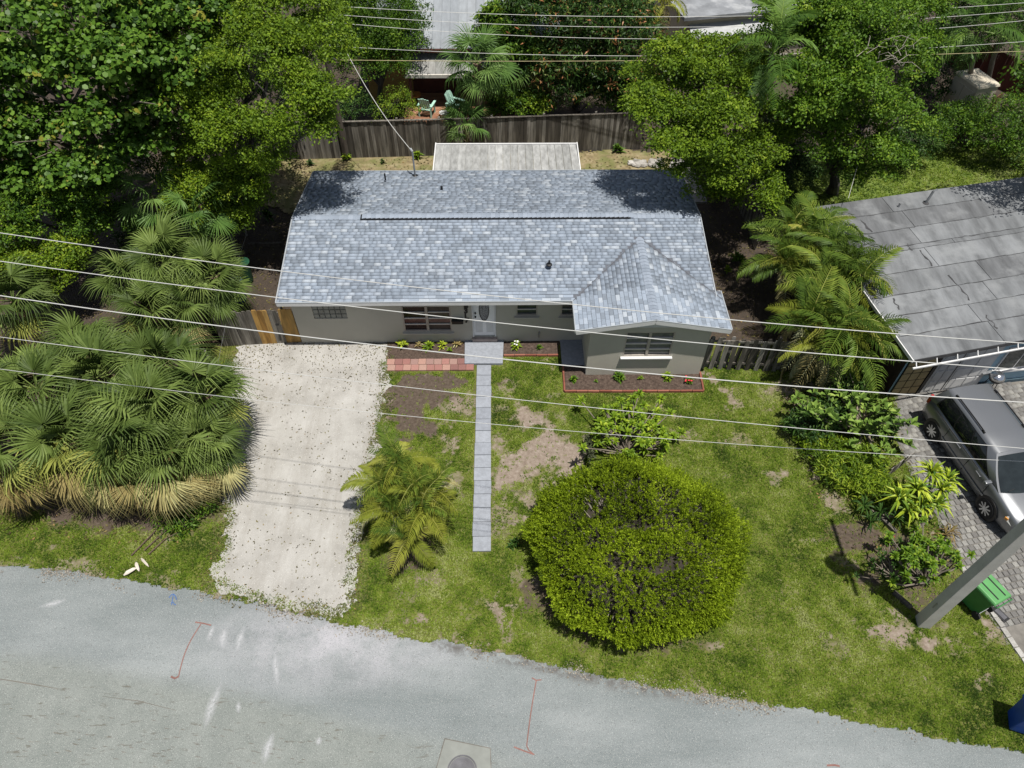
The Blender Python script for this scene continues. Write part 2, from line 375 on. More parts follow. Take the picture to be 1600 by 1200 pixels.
def cover(a, lo=.2, w=.16):
    s = math_(nt, 'ADD', attr(nt, a), math_(nt, 'MULTIPLY', math_(nt, 'SUBTRACT', fr, .5), 1.7))
    return ramp(nt, [(.24, (0, 0, 0)), (.86, (1, 1, 1))], s)
g = mixc(nt, cover('soil'), g, so); g = mixc(nt, cover('sand'), g, sd)
nt.links.new(g, b.inputs['Base Color']); b.inputs['Roughness'].default_value = .95; b.inputs['Specular IOR Level'].default_value = .1
bump(nt, b, nz(nt, 30, 6, .7), .9, .03)
lawn = sheet('lawn', (-17.5, 14.5), (3.0, 18.1), .07, in_lawn, 0, m_lawn, {'sand': a_sand, 'soil': a_soil}, lambda P: (noise2(P, 1.1, 9) - .5) * .012, label='patchy front lawn with sandy bare spots')

m_grass = leaf('grass_blades', [(0, (.042, .062, .009)), (.3, (.100, .130, .014)), (.58, (.180, .205, .024)), (.82, (.26, .25, .05)), (1, (.38, .32, .17))], .35, .65)
NOGRASS = [poly(p) for p in ([(605, 534), (745, 534), (745, 582), (605, 582)], [(726, 534), (787, 534), (787, 572), (726, 572)], [(741, 570), (769, 570), (769, 864), (737, 864)], [(787, 534), (912, 534), (912, 556), (787, 557)], [(874, 572), (1098, 580), (1100, 615), (880, 615)])]
BUSH_C = (3.64, 9.45)
def grass_d(P):
    d = in_lawn(P).astype(float) * (1 - np.clip(a_sand(P) * 1.25 - .05 + (noise2(P, 4, 33, 3) - .5) * 1.1 * (a_sand(P) > .05), 0, .97)) * (1 - np.clip(a_soil(P) * 1.25 - .05 + (noise2(P, 4, 34, 3) - .5) * .8 * (a_soil(P) > .05), 0, .97))
    for q in NOGRASS: d *= ~inside(P, q)
    d *= ~((P[:, 1] > 16.35) & (P[:, 0] > WING_X0) & (P[:, 0] < WING_X1)); d *= P[:, 1] < 17.3
    d *= np.hypot((P[:, 0] - BUSH_C[0]) / 2.5, (P[:, 1] - BUSH_C[1]) / 2.2) > 1
    return d * (.45 + .75 * noise2(P, .9, 50))
V, F, T = scatter_blades(380000, (-17, 13.6), (3.4, 17.4), grass_d, (.03, .085), 5)
tag(put('grass', make_mesh('grass', V, F, m_grass, False, T)), 'short sunlit grass growing over the front lawn', 'grass', kind='stuff')

# back yard strip, shaded side yard, neighbour's lawn
m_yard, nt, b = newmat('dry_yard')
c = ramp(nt, [(.3, (.10, .075, .045)), (.5, (.21, .165, .085)), (.7, (.32, .27, .17))], nz(nt, 2.5, 8, .7))
c = mixc(nt, ramp(nt, [(.45, (0, 0, 0)), (.62, (.8, .8, .8))], nz(nt, .9, 5, .7)), c, (.115, .13, .035))
nt.links.new(c, b.inputs['Base Color']); b.inputs['Roughness'].default_value = .95; bump(nt, b, nz(nt, 25, 6), .8, .03)
BACK = poly([(395, 262), (470, 236), (1060, 236), (1075, 262), (1075, 320), (690, 330), (440, 330), (395, 300)])
sheet('back_yard', (-12, 9), (23.5, 31.2), .12, lambda c: sdist(c, BACK) + (noise2(c, 1.5, 3) - .5) * .8 > 0, -.03, m_yard, label='dry leaf strewn strip behind the house')
m_nlawn, nt, b = newmat('green_lawn')  # mottled green of the turf itself
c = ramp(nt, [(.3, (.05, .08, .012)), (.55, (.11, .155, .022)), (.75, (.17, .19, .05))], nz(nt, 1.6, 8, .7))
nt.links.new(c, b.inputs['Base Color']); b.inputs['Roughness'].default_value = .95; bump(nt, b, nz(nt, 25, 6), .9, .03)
NB = poly([(1225, 345), (1240, 250), (1380, 230), (1700, 215), (1760, 330), (1600, 330), (1290, 350)])
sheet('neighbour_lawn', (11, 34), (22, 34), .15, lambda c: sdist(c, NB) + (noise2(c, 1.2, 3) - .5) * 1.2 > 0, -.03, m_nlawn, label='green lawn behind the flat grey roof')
V, F, T = scatter_blades(60000, (11, 30), (22, 34), lambda P: (sdist(P, NB) > 0) * (.35 + .8 * noise2(P, .8, 51)), (.05, .13), 6, -.03, width=.02)
tag(put('grass', make_mesh('grass', V, F, m_grass, False, T)), 'lush grass growing on the neighbouring back lawn', 'grass', kind='stuff')

# limestone drive
m_drive, nt, b = newmat('crushed_limestone')
c = ramp(nt, [(.28, (.25, .242, .225)), (.5, (.33, .321, .302)), (.72, (.395, .388, .37))], nz(nt, 1.0, 8, .65))
c = mixc(nt, ramp(nt, [(.48, (0, 0, 0)), (.68, (.55, .55, .55))], nz(nt, 1.1, 6, .7, stretch=(1.8, .28, 1))), c, (.225, .21, .185))
c = mixc(nt, ramp(nt, [(.52, (0, 0, 0)), (.66, (.75, .75, .75))], nz(nt, 30, 4, .8)), c, (.17, .15, .12))
c = mixc(nt, ramp(nt, [(.60, (0, 0, 0)), (.70, (.9, .9, .9))], nz(nt, 30, 2)), c, (.47, .465, .44))
nt.links.new(c, b.inputs['Base Color']); b.inputs['Roughness'].default_value = .95; bump(nt, b, nz(nt, 55, 4), .6, .02)
def in_drive(c): return sdist(c, DRIVE) + (noise2(c, 1.5, 18, 4) - .5) * .5 + (noise2(c, 7, 19, 4) - .5) * .30 > 0
driveway = sheet('driveway', (-11, -2), (6.5, 19.2), .03, in_drive, .018, m_drive, label='pale crushed limestone driveway strewn with leaves')

m_litter = leaf('fallen_leaves', [(0, (.035, .022, .012)), (.4, (.085, .055, .028)), (.7, (.15, .10, .05)), (.92, (.22, .155, .08)), (1, (.28, .13, .07))], .1, .8)
def litter(name, label, n, pg, dens, size, seed, z):
    rg = np.random.default_rng(seed); lo, hi = pg.min(0), pg.max(0)
    P = np.stack([rg.uniform(lo[0], hi[0], n), rg.uniform(lo[1], hi[1], n)], 1)
    P = P[(rg.random(n) < dens(P)) & (sdist(P, pg) > -.35)]
    V, F, T = scatter_flat(P, size, seed, z)
    tag(put(name, make_mesh(name, V, F, m_litter, False, T)), label, 'leaf litter', kind='stuff')
def drive_dens(P):
    d = np.abs(sdist(P, DRIVE)); n = noise2(P, 1.2, 61, 4)
    top = np.clip((P[:, 1] - 14.5) / 3.5, 0, 1) * .5
    n2 = noise2(P, 5, 63, 3)
    return np.clip(.02 + .10 * (n2 > .6) + .8 * np.clip(1 - d / .6, 0, 1) * np.clip(n2 * 2.4 - .8, 0, 1.2) + top * n * .8 + np.clip(n - .60, 0, 1) * 1.0, 0, 1)
litter('leaf_litter', 'brown fallen leaves strewn across the pale driveway', 15000, DRIVE, drive_dens, (.025, .075), 71, .03)
m_weed = leaf('dry_weeds', [(0, (.055, .05, .018)), (.5, (.13, .115, .04)), (.8, (.20, .16, .075)), (1, (.12, .15, .03))], .2, .7)
V, F, T = scatter_blades(60000, (-11, -2), (6, 18.6), lambda P: np.clip(1 - np.abs(sdist(P, DRIVE) + .02) / .38, 0, 1) * (noise2(P, 2.6, 66, 3) > .5) * (P[:, 1] < 17.8) * (P[:, 1] > road_y(P[:, 0]) - .05), (.02, .07), 8, .015, (.7, 1.4), .016)
tag(put('weeds', make_mesh('weeds', V, F, m_weed, False, T)), 'dry brown weeds fringing the limestone driveway', 'weeds', kind='stuff')
litter('leaf_litter', 'brown leaves drifted along the driveway rim', 6000, DRIVE, lambda P: np.clip(1 - np.abs(sdist(P, DRIVE)) / .45, 0, 1) * (noise2(P, 2.6, 66, 3) > .47) + (P[:, 1] > 16.6) * (P[:, 0] < -8.2) * .7, (.03, .08), 77, .03)
litter('leaf_litter', 'dead leaves lying under the palmetto fronds', 5000, np.concatenate([PALM_BED]), lambda P: .8 * noise2(P, 1, 5), (.05, .14), 72, .02)
litter('leaf_litter', 'tan leaf litter in the strip behind the house', 5200, BACK, lambda P: noise2(P, .9, 15) * .9, (.06, .14), 73, -.02)
SIDE = np.array([(-17, 17.5), (-7.6, 18), (-7.8, 30), (-24, 31), (-26, 18)])
litter('leaf_litter', 'brown leaf carpet in the shaded side yard', 9000, SIDE, lambda P: noise2(P, .7, 16) * 1.1, (.07, .16), 74, -.07)
RSIDE = np.array([(7.0, 16.2), (9.8, 15.6), (12.2, 17), (10.5, 30), (7.2, 30)])
litter('leaf_litter', 'brown leaves in the narrow yard right of the house', 4200, RSIDE, lambda P: noise2(P, .8, 17), (.06, .15), 75, -.07)
GARD = poly([(1230, 590), (1400, 620), (1480, 830), (1480, 920), (1330, 900), (1240, 700)])
litter('leaf_litter', 'withered leaves between the garden shrubs by the paving', 2200, GARD, lambda P: noise2(P, 1.3, 18), (.05, .12), 76, .02)

m_grit = pieces('road_grit', [(0, (.10, .085, .07)), (.5, (.24, .21, .17)), (1, (.40, .37, .32))], .95, 'tint', fine=40)
rg9 = np.random.default_rng(91); gxx = rg9.uniform(-17, 14, 14000); gP = np.stack([gxx, road_y(gxx) + rg9.normal(-.03, .13, 14000)], 1); gP = gP[noise2(gP, 1.1, 92, 3) > rg9.uniform(.50, .72, len(gP))]
V, F, T = scatter_flat(gP, (.015, .05), 93, -.006, .02, .8)
tag(put('grit', make_mesh('grit', V, F, m_grit, False, T)), 'sandy grit crumbled along the edge of the street', 'grit', kind='stuff')
# mulch beds with small painted kerbs
m_mulch, nt, b = newmat('dark_mulch')
c = ramp(nt, [(.3, (.022, .014, .010)), (.5, (.065, .043, .032)), (.72, (.135, .10, .078))], nz(nt, 11, 8, .75))
nt.links.new(c, b.inputs['Base Color']); b.inputs['Roughness'].default_value = .95; bump(nt, b, nz(nt, 28, 6), 1, .04)
def bed(pts, z, label):
    pg = poly(pts); lo, hi = pg.min(0) - .2, pg.max(0) + .2
    return sheet('mulch_bed', (lo[0], hi[0]), (lo[1], hi[1]), .05, lambda c: sdist(c, pg) > 0, z, m_mulch, None, lambda P: (noise2(P, 4, 9) - .5) * .03, label)
bed([(604, 530), (728, 530), (728, 563), (606, 563)], .03, 'dark mulch bed under the wide front window')
bed([(786, 532), (874, 532), (872, 556), (787, 557)], .03, 'small mulch bed right of the doorstep slab')
bed([(879, 572), (1096, 578), (1098, 612), (882, 612)], .03, 'long mulch bed in front of the gabled wing')
m_kerb = pieces('red_edging', [(0, (.20, .065, .042)), (.5, (.26, .09, .06)), (1, (.31, .125, .085))], .8)
def edging(label, pts):
    P = [at(u, v) for u, v in pts]; t = thing('bed_edging', label, 'garden edging', P[0])
    for a, b_ in zip(P[:-1], P[1:]):
        L = (b_ - a).length; n = max(1, round(L / .40)); d = (b_ - a) / n; an = math.atan2(d.y, d.x)
        for i in range(n):
            m = MB(); mid = a + d * (i + .5)
            m.box((mid.x, mid.y, .045 + rnd.uniform(-.006, .006)), (d.length - .012, .06, .10), an + rnd.uniform(-.03, .03)); m.build('brick', m_kerb, t, bevel=.006)
    return t
edging('short red edging in front of the small bed beside the doorstep', [(787, 557), (872, 556.5)])
edging('long red edging round three sides of the bed before the gabled wing', [(879.5, 572), (882, 613), (1099, 612.5), (1093, 583)])

# brick row, landing, stepping walk
m_brick = pieces('pink_paver_brick', [(0, (.20, .10, .09)), (.3, (.29, .135, .118)), (.6, (.35, .175, .15)), (.85, (.40, .25, .20)), (1, (.27, .165, .15))], .85)
A0 = at(605.5, 562.5); B0 = at(727, 562.5); A1 = at(605.5, 580.5); B1 = at(744.5, 580.5)
bw = thing('brick_path', 'two rows of pink paving bricks leading from drive to doorstep', 'brick path', (A1.x, A1.y, 0))
w_ = (B0.x - A0.x) / 10; dy_ = (A0.y - A1.y) / 2; br = box_mesh('brick', (w_ - .012, dy_ - .012, .06), m_brick)
for r_ in range(2):
    for i in range(10 if r_ == 0 else 11):
        put('brick', br, bw, mw=Matrix.Translation((A0.x + w_ * (i + .5) + (0 if r_ == 0 else .04), A1.y + dy_ * (1.5 - r_), .028 + rnd.uniform(-.006, .006))) @ Matrix.Rotation(rnd.uniform(-.02, .02), 4, 'Z'))
m_slab = pieces('painted_grey_concrete', [(0, (.225, .243, .278)), (1, (.28, .30, .336))], .75, fine=9, dark=.22, bmp=.15)
la, lb, lc, ld = at(726.5, 534), at(787, 534), at(785.5, 570.5), at(726, 570.5)
m = MB(); m.prism([(ld.x, ld.y), (lc.x, lc.y), (lb.x, HOUSE_Y0 - .005), (la.x, HOUSE_Y0 - .005)], -.05, .10)
tag(m.build('doorstep_slab', m_slab, bevel=.01), 'square grey painted slab in front of the white door', 'slab')
m = MB(); p0, p1 = at(875, 533), at(912, 572)
m.box(((p0.x + WING_X0 - .004) / 2, (HOUSE_Y0 - .005 + p1.y) / 2, .03), (WING_X0 - .004 - p0.x, HOUSE_Y0 - .005 - p1.y, .12))
tag(m.build('side_slab', m_slab, bevel=.01), 'shaded grey slab in the corner beside the gabled wing', 'slab')
wk = thing('stepping_walk', 'narrow straight walk of grey painted slabs running down the lawn', 'walkway', at(752, 862))
ys = np.linspace(at(755, 862.5).y, at(757, 571.5).y, 16)
for i in range(15):
    y0, y1 = ys[i], ys[i + 1]; ym = (y0 + y1) / 2; cx = np.interp(ym, [ys[0], ys[-1]], [(at(738, 862).x + at(767, 862).x) / 2, (at(745.5, 572).x + at(767.5, 572).x) / 2])
    wd = np.interp(ym, [ys[0], ys[-1]], [at(767, 862).x - at(738, 862).x, at(767.5, 572).x - at(745.5, 572).x])
    m = MB(); m.box((cx + rnd.uniform(-.008, .008), ym, .02 + rnd.uniform(-.006, .006)), (wd + rnd.uniform(-.012, .012), y1 - y0 - .014, .07), rnd.uniform(-.008, .008)); m.build('slab', m_slab, wk, bevel=.008)

# marks on the road
m_red = simple('faded_red_paint', (.20, .10, .085), .8, var=.3, fine=90)
m_blue = simple('faded_blue_paint', (.07, .13, .28), .8, var=.3, fine=90)
m_chalk, nt, b = newmat('chalk_smear'); b.inputs['Base Color'].default_value = (.52, .53, .55, 1); b.inputs['Roughness'].default_value = .95
fade = math_(nt, 'MULTIPLY', attr(nt, 'tint'), ramp(nt, [(.33, (0, 0, 0)), (.52, (1, 1, 1))], nz(nt, 14, 5, .8)))
nt.links.new(math_(nt, 'MULTIPLY', fade, .62), b.inputs['Alpha'])
def road_ribbon(name, pts, w, mat, z=.004):
    m = MB(); m.ribbon([at(u, v, -.016 + z) for u, v in pts], w); return m.build(name, mat, road)
def bend(p, q, k, n=10):
    p, q = np.array(p, float), np.array(q, float); d = q - p; nr = np.array([-d[1], d[0]])
    return [tuple(p + d * t + nr * k * math.sin(math.pi * t)) for t in np.linspace(0, 1, n)]
road_ribbon('survey_mark', bend((314, 975), (279, 1057), .06), .028, m_red); road_ribbon('survey_mark', [(305, 972), (318, 974), (330, 977)], .035, m_red, .008)
road_ribbon('survey_mark', [(267, 1057), (273, 1060), (279, 1057)], .05, m_red, .008)
road_ribbon('survey_mark', bend((838, 1063), (823, 1165), .01) + [(826, 1172), (833, 1178)], .028, m_red); road_ribbon('survey_mark', [(803, 1167), (818, 1173), (835, 1179)], .032, m_red, .008)
road_ribbon('survey_mark', [(831, 1059), (838, 1063), (846, 1062)], .03, m_red, .008)
road_ribbon('survey_mark', [(1292, 1196), (1304, 1195.5), (1312, 1197)], .045, m_red)
road_ribbon('arrow_mark', [(268, 945), (271, 928)], .028, m_blue); road_ribbon('arrow_mark', [(264, 934), (268, 929), (271, 928)], .03, m_blue, .006); road_ribbon('arrow_mark', [(271, 928), (274, 931), (276, 937)], .03, m_blue, .006)
road_ribbon('arrow_mark', [(267, 942), (271, 941), (272, 944), (275, 945)], .028, m_blue, .008)
for pts, w in (([(383, 975), (370, 1020)], .20), ([(352, 980), (347, 1015)], .22), ([(347, 1065), (320, 1140)], .24), ([(430, 1015), (435, 1072)], .16), ([(428, 1143), (412, 1195)], .22), ([(60, 948), (105, 936)], .16), ([(335, 975), (325, 1005)], .14), ([(500, 1150), (497, 1165)], .15), ([(372, 1095), (374, 1115)], .12)):
    P = bend(pts[0], pts[1], .03, 8); m = MB(); ww = [w * math.sin(math.pi * (i + .7) / 8.6) for i in range(8)]
    q = [at(u, v, -.010) for u, v in P]
    for s_ in (-1, 1):      # two halves so that the smear fades to its rims
        V = []; T = []
        for i, p in enumerate(q):
            t = q[min(i + 1, 7)] - q[max(i - 1, 0)]; nr = Vector((-t.y, t.x, 0)).normalized()
            V += [p, p + nr * ww[i] * .7 * s_]; e = math.sin(math.pi * (i + .2) / 7.4); T += [max(0, e), 0]
        n = len(m.v); m.v += [tuple(x) for x in V]; m.t += T
        for i in range(7):
            f = (n + 2 * i, n + 2 * i + 1, n + 2 * i + 3, n + 2 * i + 2); m.f.append(f if s_ < 0 else f[::-1])
    m.build('chalk_smear', m_chalk, road, tint=True)
m_crack = simple('tar_joint', (.13, .12, .105), .9, var=.4, fine=60)
road_ribbon('joint_crack', [(-40, 1055), (0, 1061), (45, 1068), (90, 1076)], [.012, .02, .03, .01], m_crack); road_ribbon('joint_crack', [(160, 1088), (215, 1095), (275, 1110)], [.008, .018, .008], m_crack)
for i in range(80):
    u = rnd.uniform(5, 480); v = 1105 + u * .12 + rnd.uniform(-12, 75) * .9
    if v < 1199: road_ribbon('tar_spot', [(u, v), (u + rnd.uniform(2, 5), v + .6), (u + rnd.uniform(6, 11), v + 1.3)], [.008, rnd.uniform(.008, .022), .004], m_crack, .004 + .0002 * (i % 9))
# manhole in its square concrete collar
m_iron = simple('cast_iron', (.10, .10, .11), .55, .4, var=.3, fine=50)
m_collar = simple('collar_concrete', (.195, .205, .19), .9, var=.12, fine=70)
mc = at(722, 1205); mh = thing('manhole', 'round iron manhole cover in a square cement collar in the street', 'manhole cover', (mc.x, mc.y, -.016))
cq = [at(u, v) for u, v in ((695, 1154), (766, 1169), (770, 1262), (668, 1248))]
m = MB(); m.prism([(p.x, p.y) for p in reversed(cq)], -.05, -.011); m.build('collar', m_collar, mh)
m = MB(); m.ribbon([Vector((p.x, p.y, -.007)) for p in cq + [cq[0]]], .022); m.build('joint', m_crack, mh)
m = MB(); m.lathe((mc.x, mc.y, 0), [(.36, -.03), (.36, -.002), (.33, .0), (.325, -.012), (.30, -.012)], 40); m.build('rim', m_iron, mh)
m = MB(); m.lathe((mc.x, mc.y, 0), [(.315, -.03), (.315, -.006), (.2, -.004), (.0, -.004)], 40); m.build('cover', m_iron, mh)
for k in range(40):
    an = 2 * math.pi * k / 40; m = MB(); m.box((mc.x + .275 * math.cos(an), mc.y + .275 * math.sin(an), -.002), (.035, .018, .008), an); m.build('stud', m_iron, mh)
m = MB(); m.lathe((mc.x, mc.y, 0), [(.225, -.004), (.225, .003), (.205, .003), (.205, -.003)], 32); m.build('raised_ring', m_iron, mh)
# ------------------------------------------------------------------ the house
m_stucco, nt, b = newmat('greige_stucco')
c = ramp(nt, [(.3, (.415, .395, .340)), (.7, (.475, .452, .39))], nz(nt, .8, 5))
nt.links.new(c, b.inputs['Base Color']); b.inputs['Roughness'].default_value = .9; b.inputs['Specular IOR Level'].default_value = .2
bump(nt, b, nz(nt, 55, 4), .35, .01)
m_white = simple('white_paint', (.60, .60, .60), .5, var=.06, scale=4)
m_doorw = simple('bright_white_paint', (.80, .80, .80), .4, var=.03)
m_trim = simple('taupe_window_metal', (.40, .36, .315), .5, var=.1, scale=6)
m_trim_l = simple('pale_window_metal', (.60, .57, .52), .45, var=.08, scale=6)
def glassy(name, c, rough=.06):
    m, nt, b = newmat(name); n = nz(nt, 3, 3)
    nt.links.new(ramp(nt, [(.35, tuple(x * .6 for x in c)), (.7, c)], n), b.inputs['Base Color'])
    b.inputs['Roughness'].default_value = rough; b.inputs['Specular IOR Level'].default_value = .6; return m
m_pane_d = glassy('dark_pane', (.035, .022, .020)); m_pane_c = glassy('curtained_pane', (.17, .17, .17), .12); m_pane_b = glassy('blue_grey_pane', (.05, .06, .06))
m_black = simple('black_metal', (.012, .012, .013), .45, var=.2)
ZE, ZR, XL, XR, YF, YB = 2.45, 3.073, -7.538, 7.128, 17.599, 25.178
YM = (YF + YB) / 2; SL = (ZR - ZE) / (YM - YF)
VXL, VXR, VYF, VZR = 2.333, 7.344, 16.21, 2.899; VXM = (VXL + VXR) / 2; VYA = YF + (VZR - ZE) / SL
house = thing('bungalow', 'low greige bungalow under a blue grey shingle roof with a gabled front wing', 'house', (0, HOUSE_Y0, 0))
def wall_holes(m, P0, ex, W, z0, z1, holes, nrm, depth=.09, gable=None):
    """wall rectangle from P0 along ex with openings and their reveals"""
    xs = sorted({0, W, *[h[0] for h in holes], *[h[1] for h in holes]}); zs = sorted({z0, z1, *[h[2] for h in holes], *[h[3] for h in holes]})
    def pt(x, z, d=0): return (P0[0] + ex[0] * x - nrm[0] * d, P0[1] + ex[1] * x - nrm[1] * d, z)
    for i in range(len(xs) - 1):
        for j in range(len(zs) - 1):
            xm, zm = (xs[i] + xs[i + 1]) / 2, (zs[j] + zs[j + 1]) / 2
            if any(h[0] < xm < h[1] and h[2] < zm < h[3] for h in holes): continue
            m.quad(pt(xs[i], zs[j]), pt(xs[i + 1], zs[j]), pt(xs[i + 1], zs[j + 1]), pt(xs[i], zs[j + 1]))
    for a, b_, c_, d_ in holes:
        for (p, q) in (((a, c_), (b_, c_)), ((b_, c_), (b_, d_)), ((b_, d_), (a, d_)), ((a, d_), (a, c_))):
            m.quad(pt(*p), pt(*p, depth), pt(*q, depth), pt(*q))
def hole(us, Y, x0):
    (ua, va), (ub, vb) = us; a = on_wall(ua, va, Y); b_ = on_wall(ub, vb, Y)
    return (a.x - x0, b_.x - x0, b_.z, a.z)
front = HOUSE_Y0
wins = {}
pb = on_wall(632, 518.5, front); pr = on_wall(707, 518.5, front)
H_wide = (pb.x - HOUSE_X0, pr.x - HOUSE_X0, pb.z, 2.12)
pd, pe = on_wall(739, 526, front), on_wall(775.3, 526, front)
H_door = (pd.x - HOUSE_X0, pe.x - HOUSE_X0, pd.z, pd.z + 2.06)
p2, q2 = on_wall(806, 493.7, front), on_wall(840, 493.7, front); H_two = (p2.x - HOUSE_X0, q2.x - HOUSE_X0, p2.z, 2.12)
p3, q3 = on_wall(875, 493.7, front), on_wall(908, 493.7, front); H_three = (p3.x - HOUSE_X0, min(q3.x, WING_X0 - .06) - HOUSE_X0, p3.z, 2.12)
pg_, qg = on_wall(491.5, 498, front), on_wall(543.5, 498, front); H_gb = (pg_.x - HOUSE_X0, qg.x - HOUSE_X0, pg_.z, pg_.z + .82)
m = MB()
wall_holes(m, (HOUSE_X0, front), (1, 0), HOUSE_X1 - HOUSE_X0, -.1, 2.42, [H_gb, H_wide, H_door, H_two, H_three], (0, -1))
for (x0, y0, x1, y1) in ((HOUSE_X0, HOUSE_Y1, HOUSE_X0, front), (HOUSE_X1, front, HOUSE_X1, HOUSE_Y1), (HOUSE_X1, HOUSE_Y1, HOUSE_X0, HOUSE_Y1)):
    m.quad((x0, y0, -.1), (x1, y1, -.1), (x1, y1, 2.42), (x0, y0, 2.42))
for x in (HOUSE_X0, HOUSE_X1): m.add([(x, front, 2.42), (x, HOUSE_Y1, 2.42), (x, YM, ZR - .10)], [(0, 1, 2)])
w0, w1 = on_wall(972, 557, WING_Y0), on_wall(1047, 557, WING_Y0)
H_wing = (w0.x - WING_X0, w1.x - WING_X0, w0.z, w0.z + 1.18)
wall_holes(m, (WING_X0, WING_Y0), (1, 0), WING_X1 - WING_X0, -.1, 2.36, [H_wing], (0, -1))
m.quad((WING_X0, front - .002, -.1), (WING_X0, WING_Y0, -.1), (WING_X0, WING_Y0, 2.36), (WING_X0, front - .002, 2.36))
m.quad((WING_X1, WING_Y0, -.1), (WING_X1, front - .002, -.1), (WING_X1, front - .002, 2.36), (WING_X1, WING_Y0, 2.36))
wall = m.build('wall', m_stucco, house)
m = MB()
for k in range(6):      # gable siding strip under the wing's peak
    z0 = 2.362 + k * .085; half = (VXM - VXL) * (1 - (z0 - ZE + .02) / (VZR - ZE)); half = min(half, WING_X1 - VXM + .05)
    if half > .1: 
        h2 = max(.05, (VXM - VXL) * (1 - (z0 + .08 - ZE + .04) / (VZR - ZE))); h2 = min(h2, half)
        m.add([(VXM - half, WING_Y0 - .012, z0), (VXM + half, WING_Y0 - .012, z0), (VXM + h2, WING_Y0 - .002, z0 + .083), (VXM - h2, WING_Y0 - .002, z0 + .083)], [(0, 1, 2, 3)])
m.build('gable_siding', m_white, house)
# roof deck: one solid with fascia edges
m_deck = simple('roof_underlay', (.10, .108, .128), .9, var=.1)
def zmain(y): return ZE + (y - YF) * SL if y < YM else ZE + (YB - y) * SL
TH = .11
m = MB()
m.add([(XL, YF, ZE - TH), (XR, YF, ZE - TH), (XR, YM, ZR - TH), (XL, YM, ZR - TH), (XR, YB, ZE - TH), (XL, YB, ZE - TH), (XL, YF, ZE), (XR, YF, ZE), (XR, YM, ZR), (XL, YM, ZR), (XR, YB, ZE), (XL, YB, ZE)],
      [(0, 3, 2, 1), (3, 5, 4, 2), (6, 7, 8, 9), (9, 8, 10, 11), (0, 1, 7, 6), (4, 5, 11, 10), (1, 2, 8, 7), (2, 4, 10, 8), (3, 0, 6, 9), (5, 3, 9, 11)])
VYB = 18.03
m.add([(VXL, VYF, ZE), (VXM, VYF, VZR), (VXM, VYA, VZR + .003), (VXL, YF, ZE + .003), (VXR, VYF, ZE), (VXR, VYB, ZE + .003), (XR + .0, VYB, ZE + .05)],
      [(0, 1, 2, 3), (1, 4, 5, 6, 2)])
m.add([(VXL, VYF, ZE - TH), (VXM, VYF, VZR - TH), (VXR, VYF, ZE - TH), (VXL, YF + .02, ZE - TH), (VXM, YF + .02, VZR - TH), (VXR, VYB, ZE - TH), (VXM, VYB, VZR - TH)], [(0, 3, 4, 1), (1, 4, 5, 2)])
roof = m.build('roof', m_deck, house)
m = MB()
def strip(a, b_, w, h, off=(0, 0, 0)):
    a, b_ = Vector(a) + Vector(off), Vector(b_) + Vector(off); d = (b_ - a).normalized(); s = d.cross(Vector((0, 0, 1))).normalized(); u = s.cross(d)
    M = Matrix((d, s, u)).transposed(); m.box((a + b_) / 2, ((b_ - a).length, w, h), M=M)
strip((XL, YF, ZE), (VXL - .02, YF, ZE), .03, .15, (0, -.017, -.07)); strip((XL, YB, ZE), (XR, YB, ZE), .03, .15, (0, .017, -.07))
for x, s_ in ((XL, -1), (XR, 1)): strip((x, YF, ZE), (x, YM, ZR), .03, .16, (.017 * s_, 0, -.075)); strip((x, YM, ZR), (x, YB, ZE), .03, .16, (.017 * s_, 0, -.075))
strip((VXL, VYF, ZE), (VXM, VYF, VZR), .03, .17, (0, -.017, -.08)); strip((VXM, VYF, VZR), (VXR, VYF, ZE), .03, .17, (0, -.017, -.08))
strip((VXL, VYF, ZE), (VXL, YF - .03, ZE), .03, .15, (-.017, 0, -.07)); strip((VXR, VYF, ZE), (VXR, VYB, ZE), .03, .15, (.017, 0, -.07)); strip((VXR, VYB, ZE), (XR, VYB, ZE), .03, .12, (0, .017, -.06))
m.build('fascia', m_white, roof)
m = MB(); strip((XL, YF, ZE), (VXL - .02, YF, ZE), .035, .016, (0, -.02, .018)); strip((VXL, VYF, ZE), (VXM, VYF, VZR), .03, .014, (0, -.02, .02)); strip((VXM, VYF, VZR), (VXR, VYF, ZE), .03, .014, (0, -.02, .02))
for x, s_ in ((XL, -1), (XR, 1)): strip((x, YF, ZE), (x, YM, ZR), .03, .014, (.02 * s_, 0, .02)); strip((x, YM, ZR), (x, YB, ZE), .03, .014, (.02 * s_, 0, .02))
strip((VXL, VYF, ZE), (VXL, YF, ZE), .03, .014, (-.02, 0, .02)); strip((VXR, VYF, ZE), (VXR, VYB, ZE), .03, .014, (.02, 0, .02)); strip((XL, YB, ZE), (XR, YB, ZE), .03, .014, (0, .02, .02))
m.build('drip_edge', simple('drip_edge_metal', (.30, .325, .35), .5, var=.05), roof)
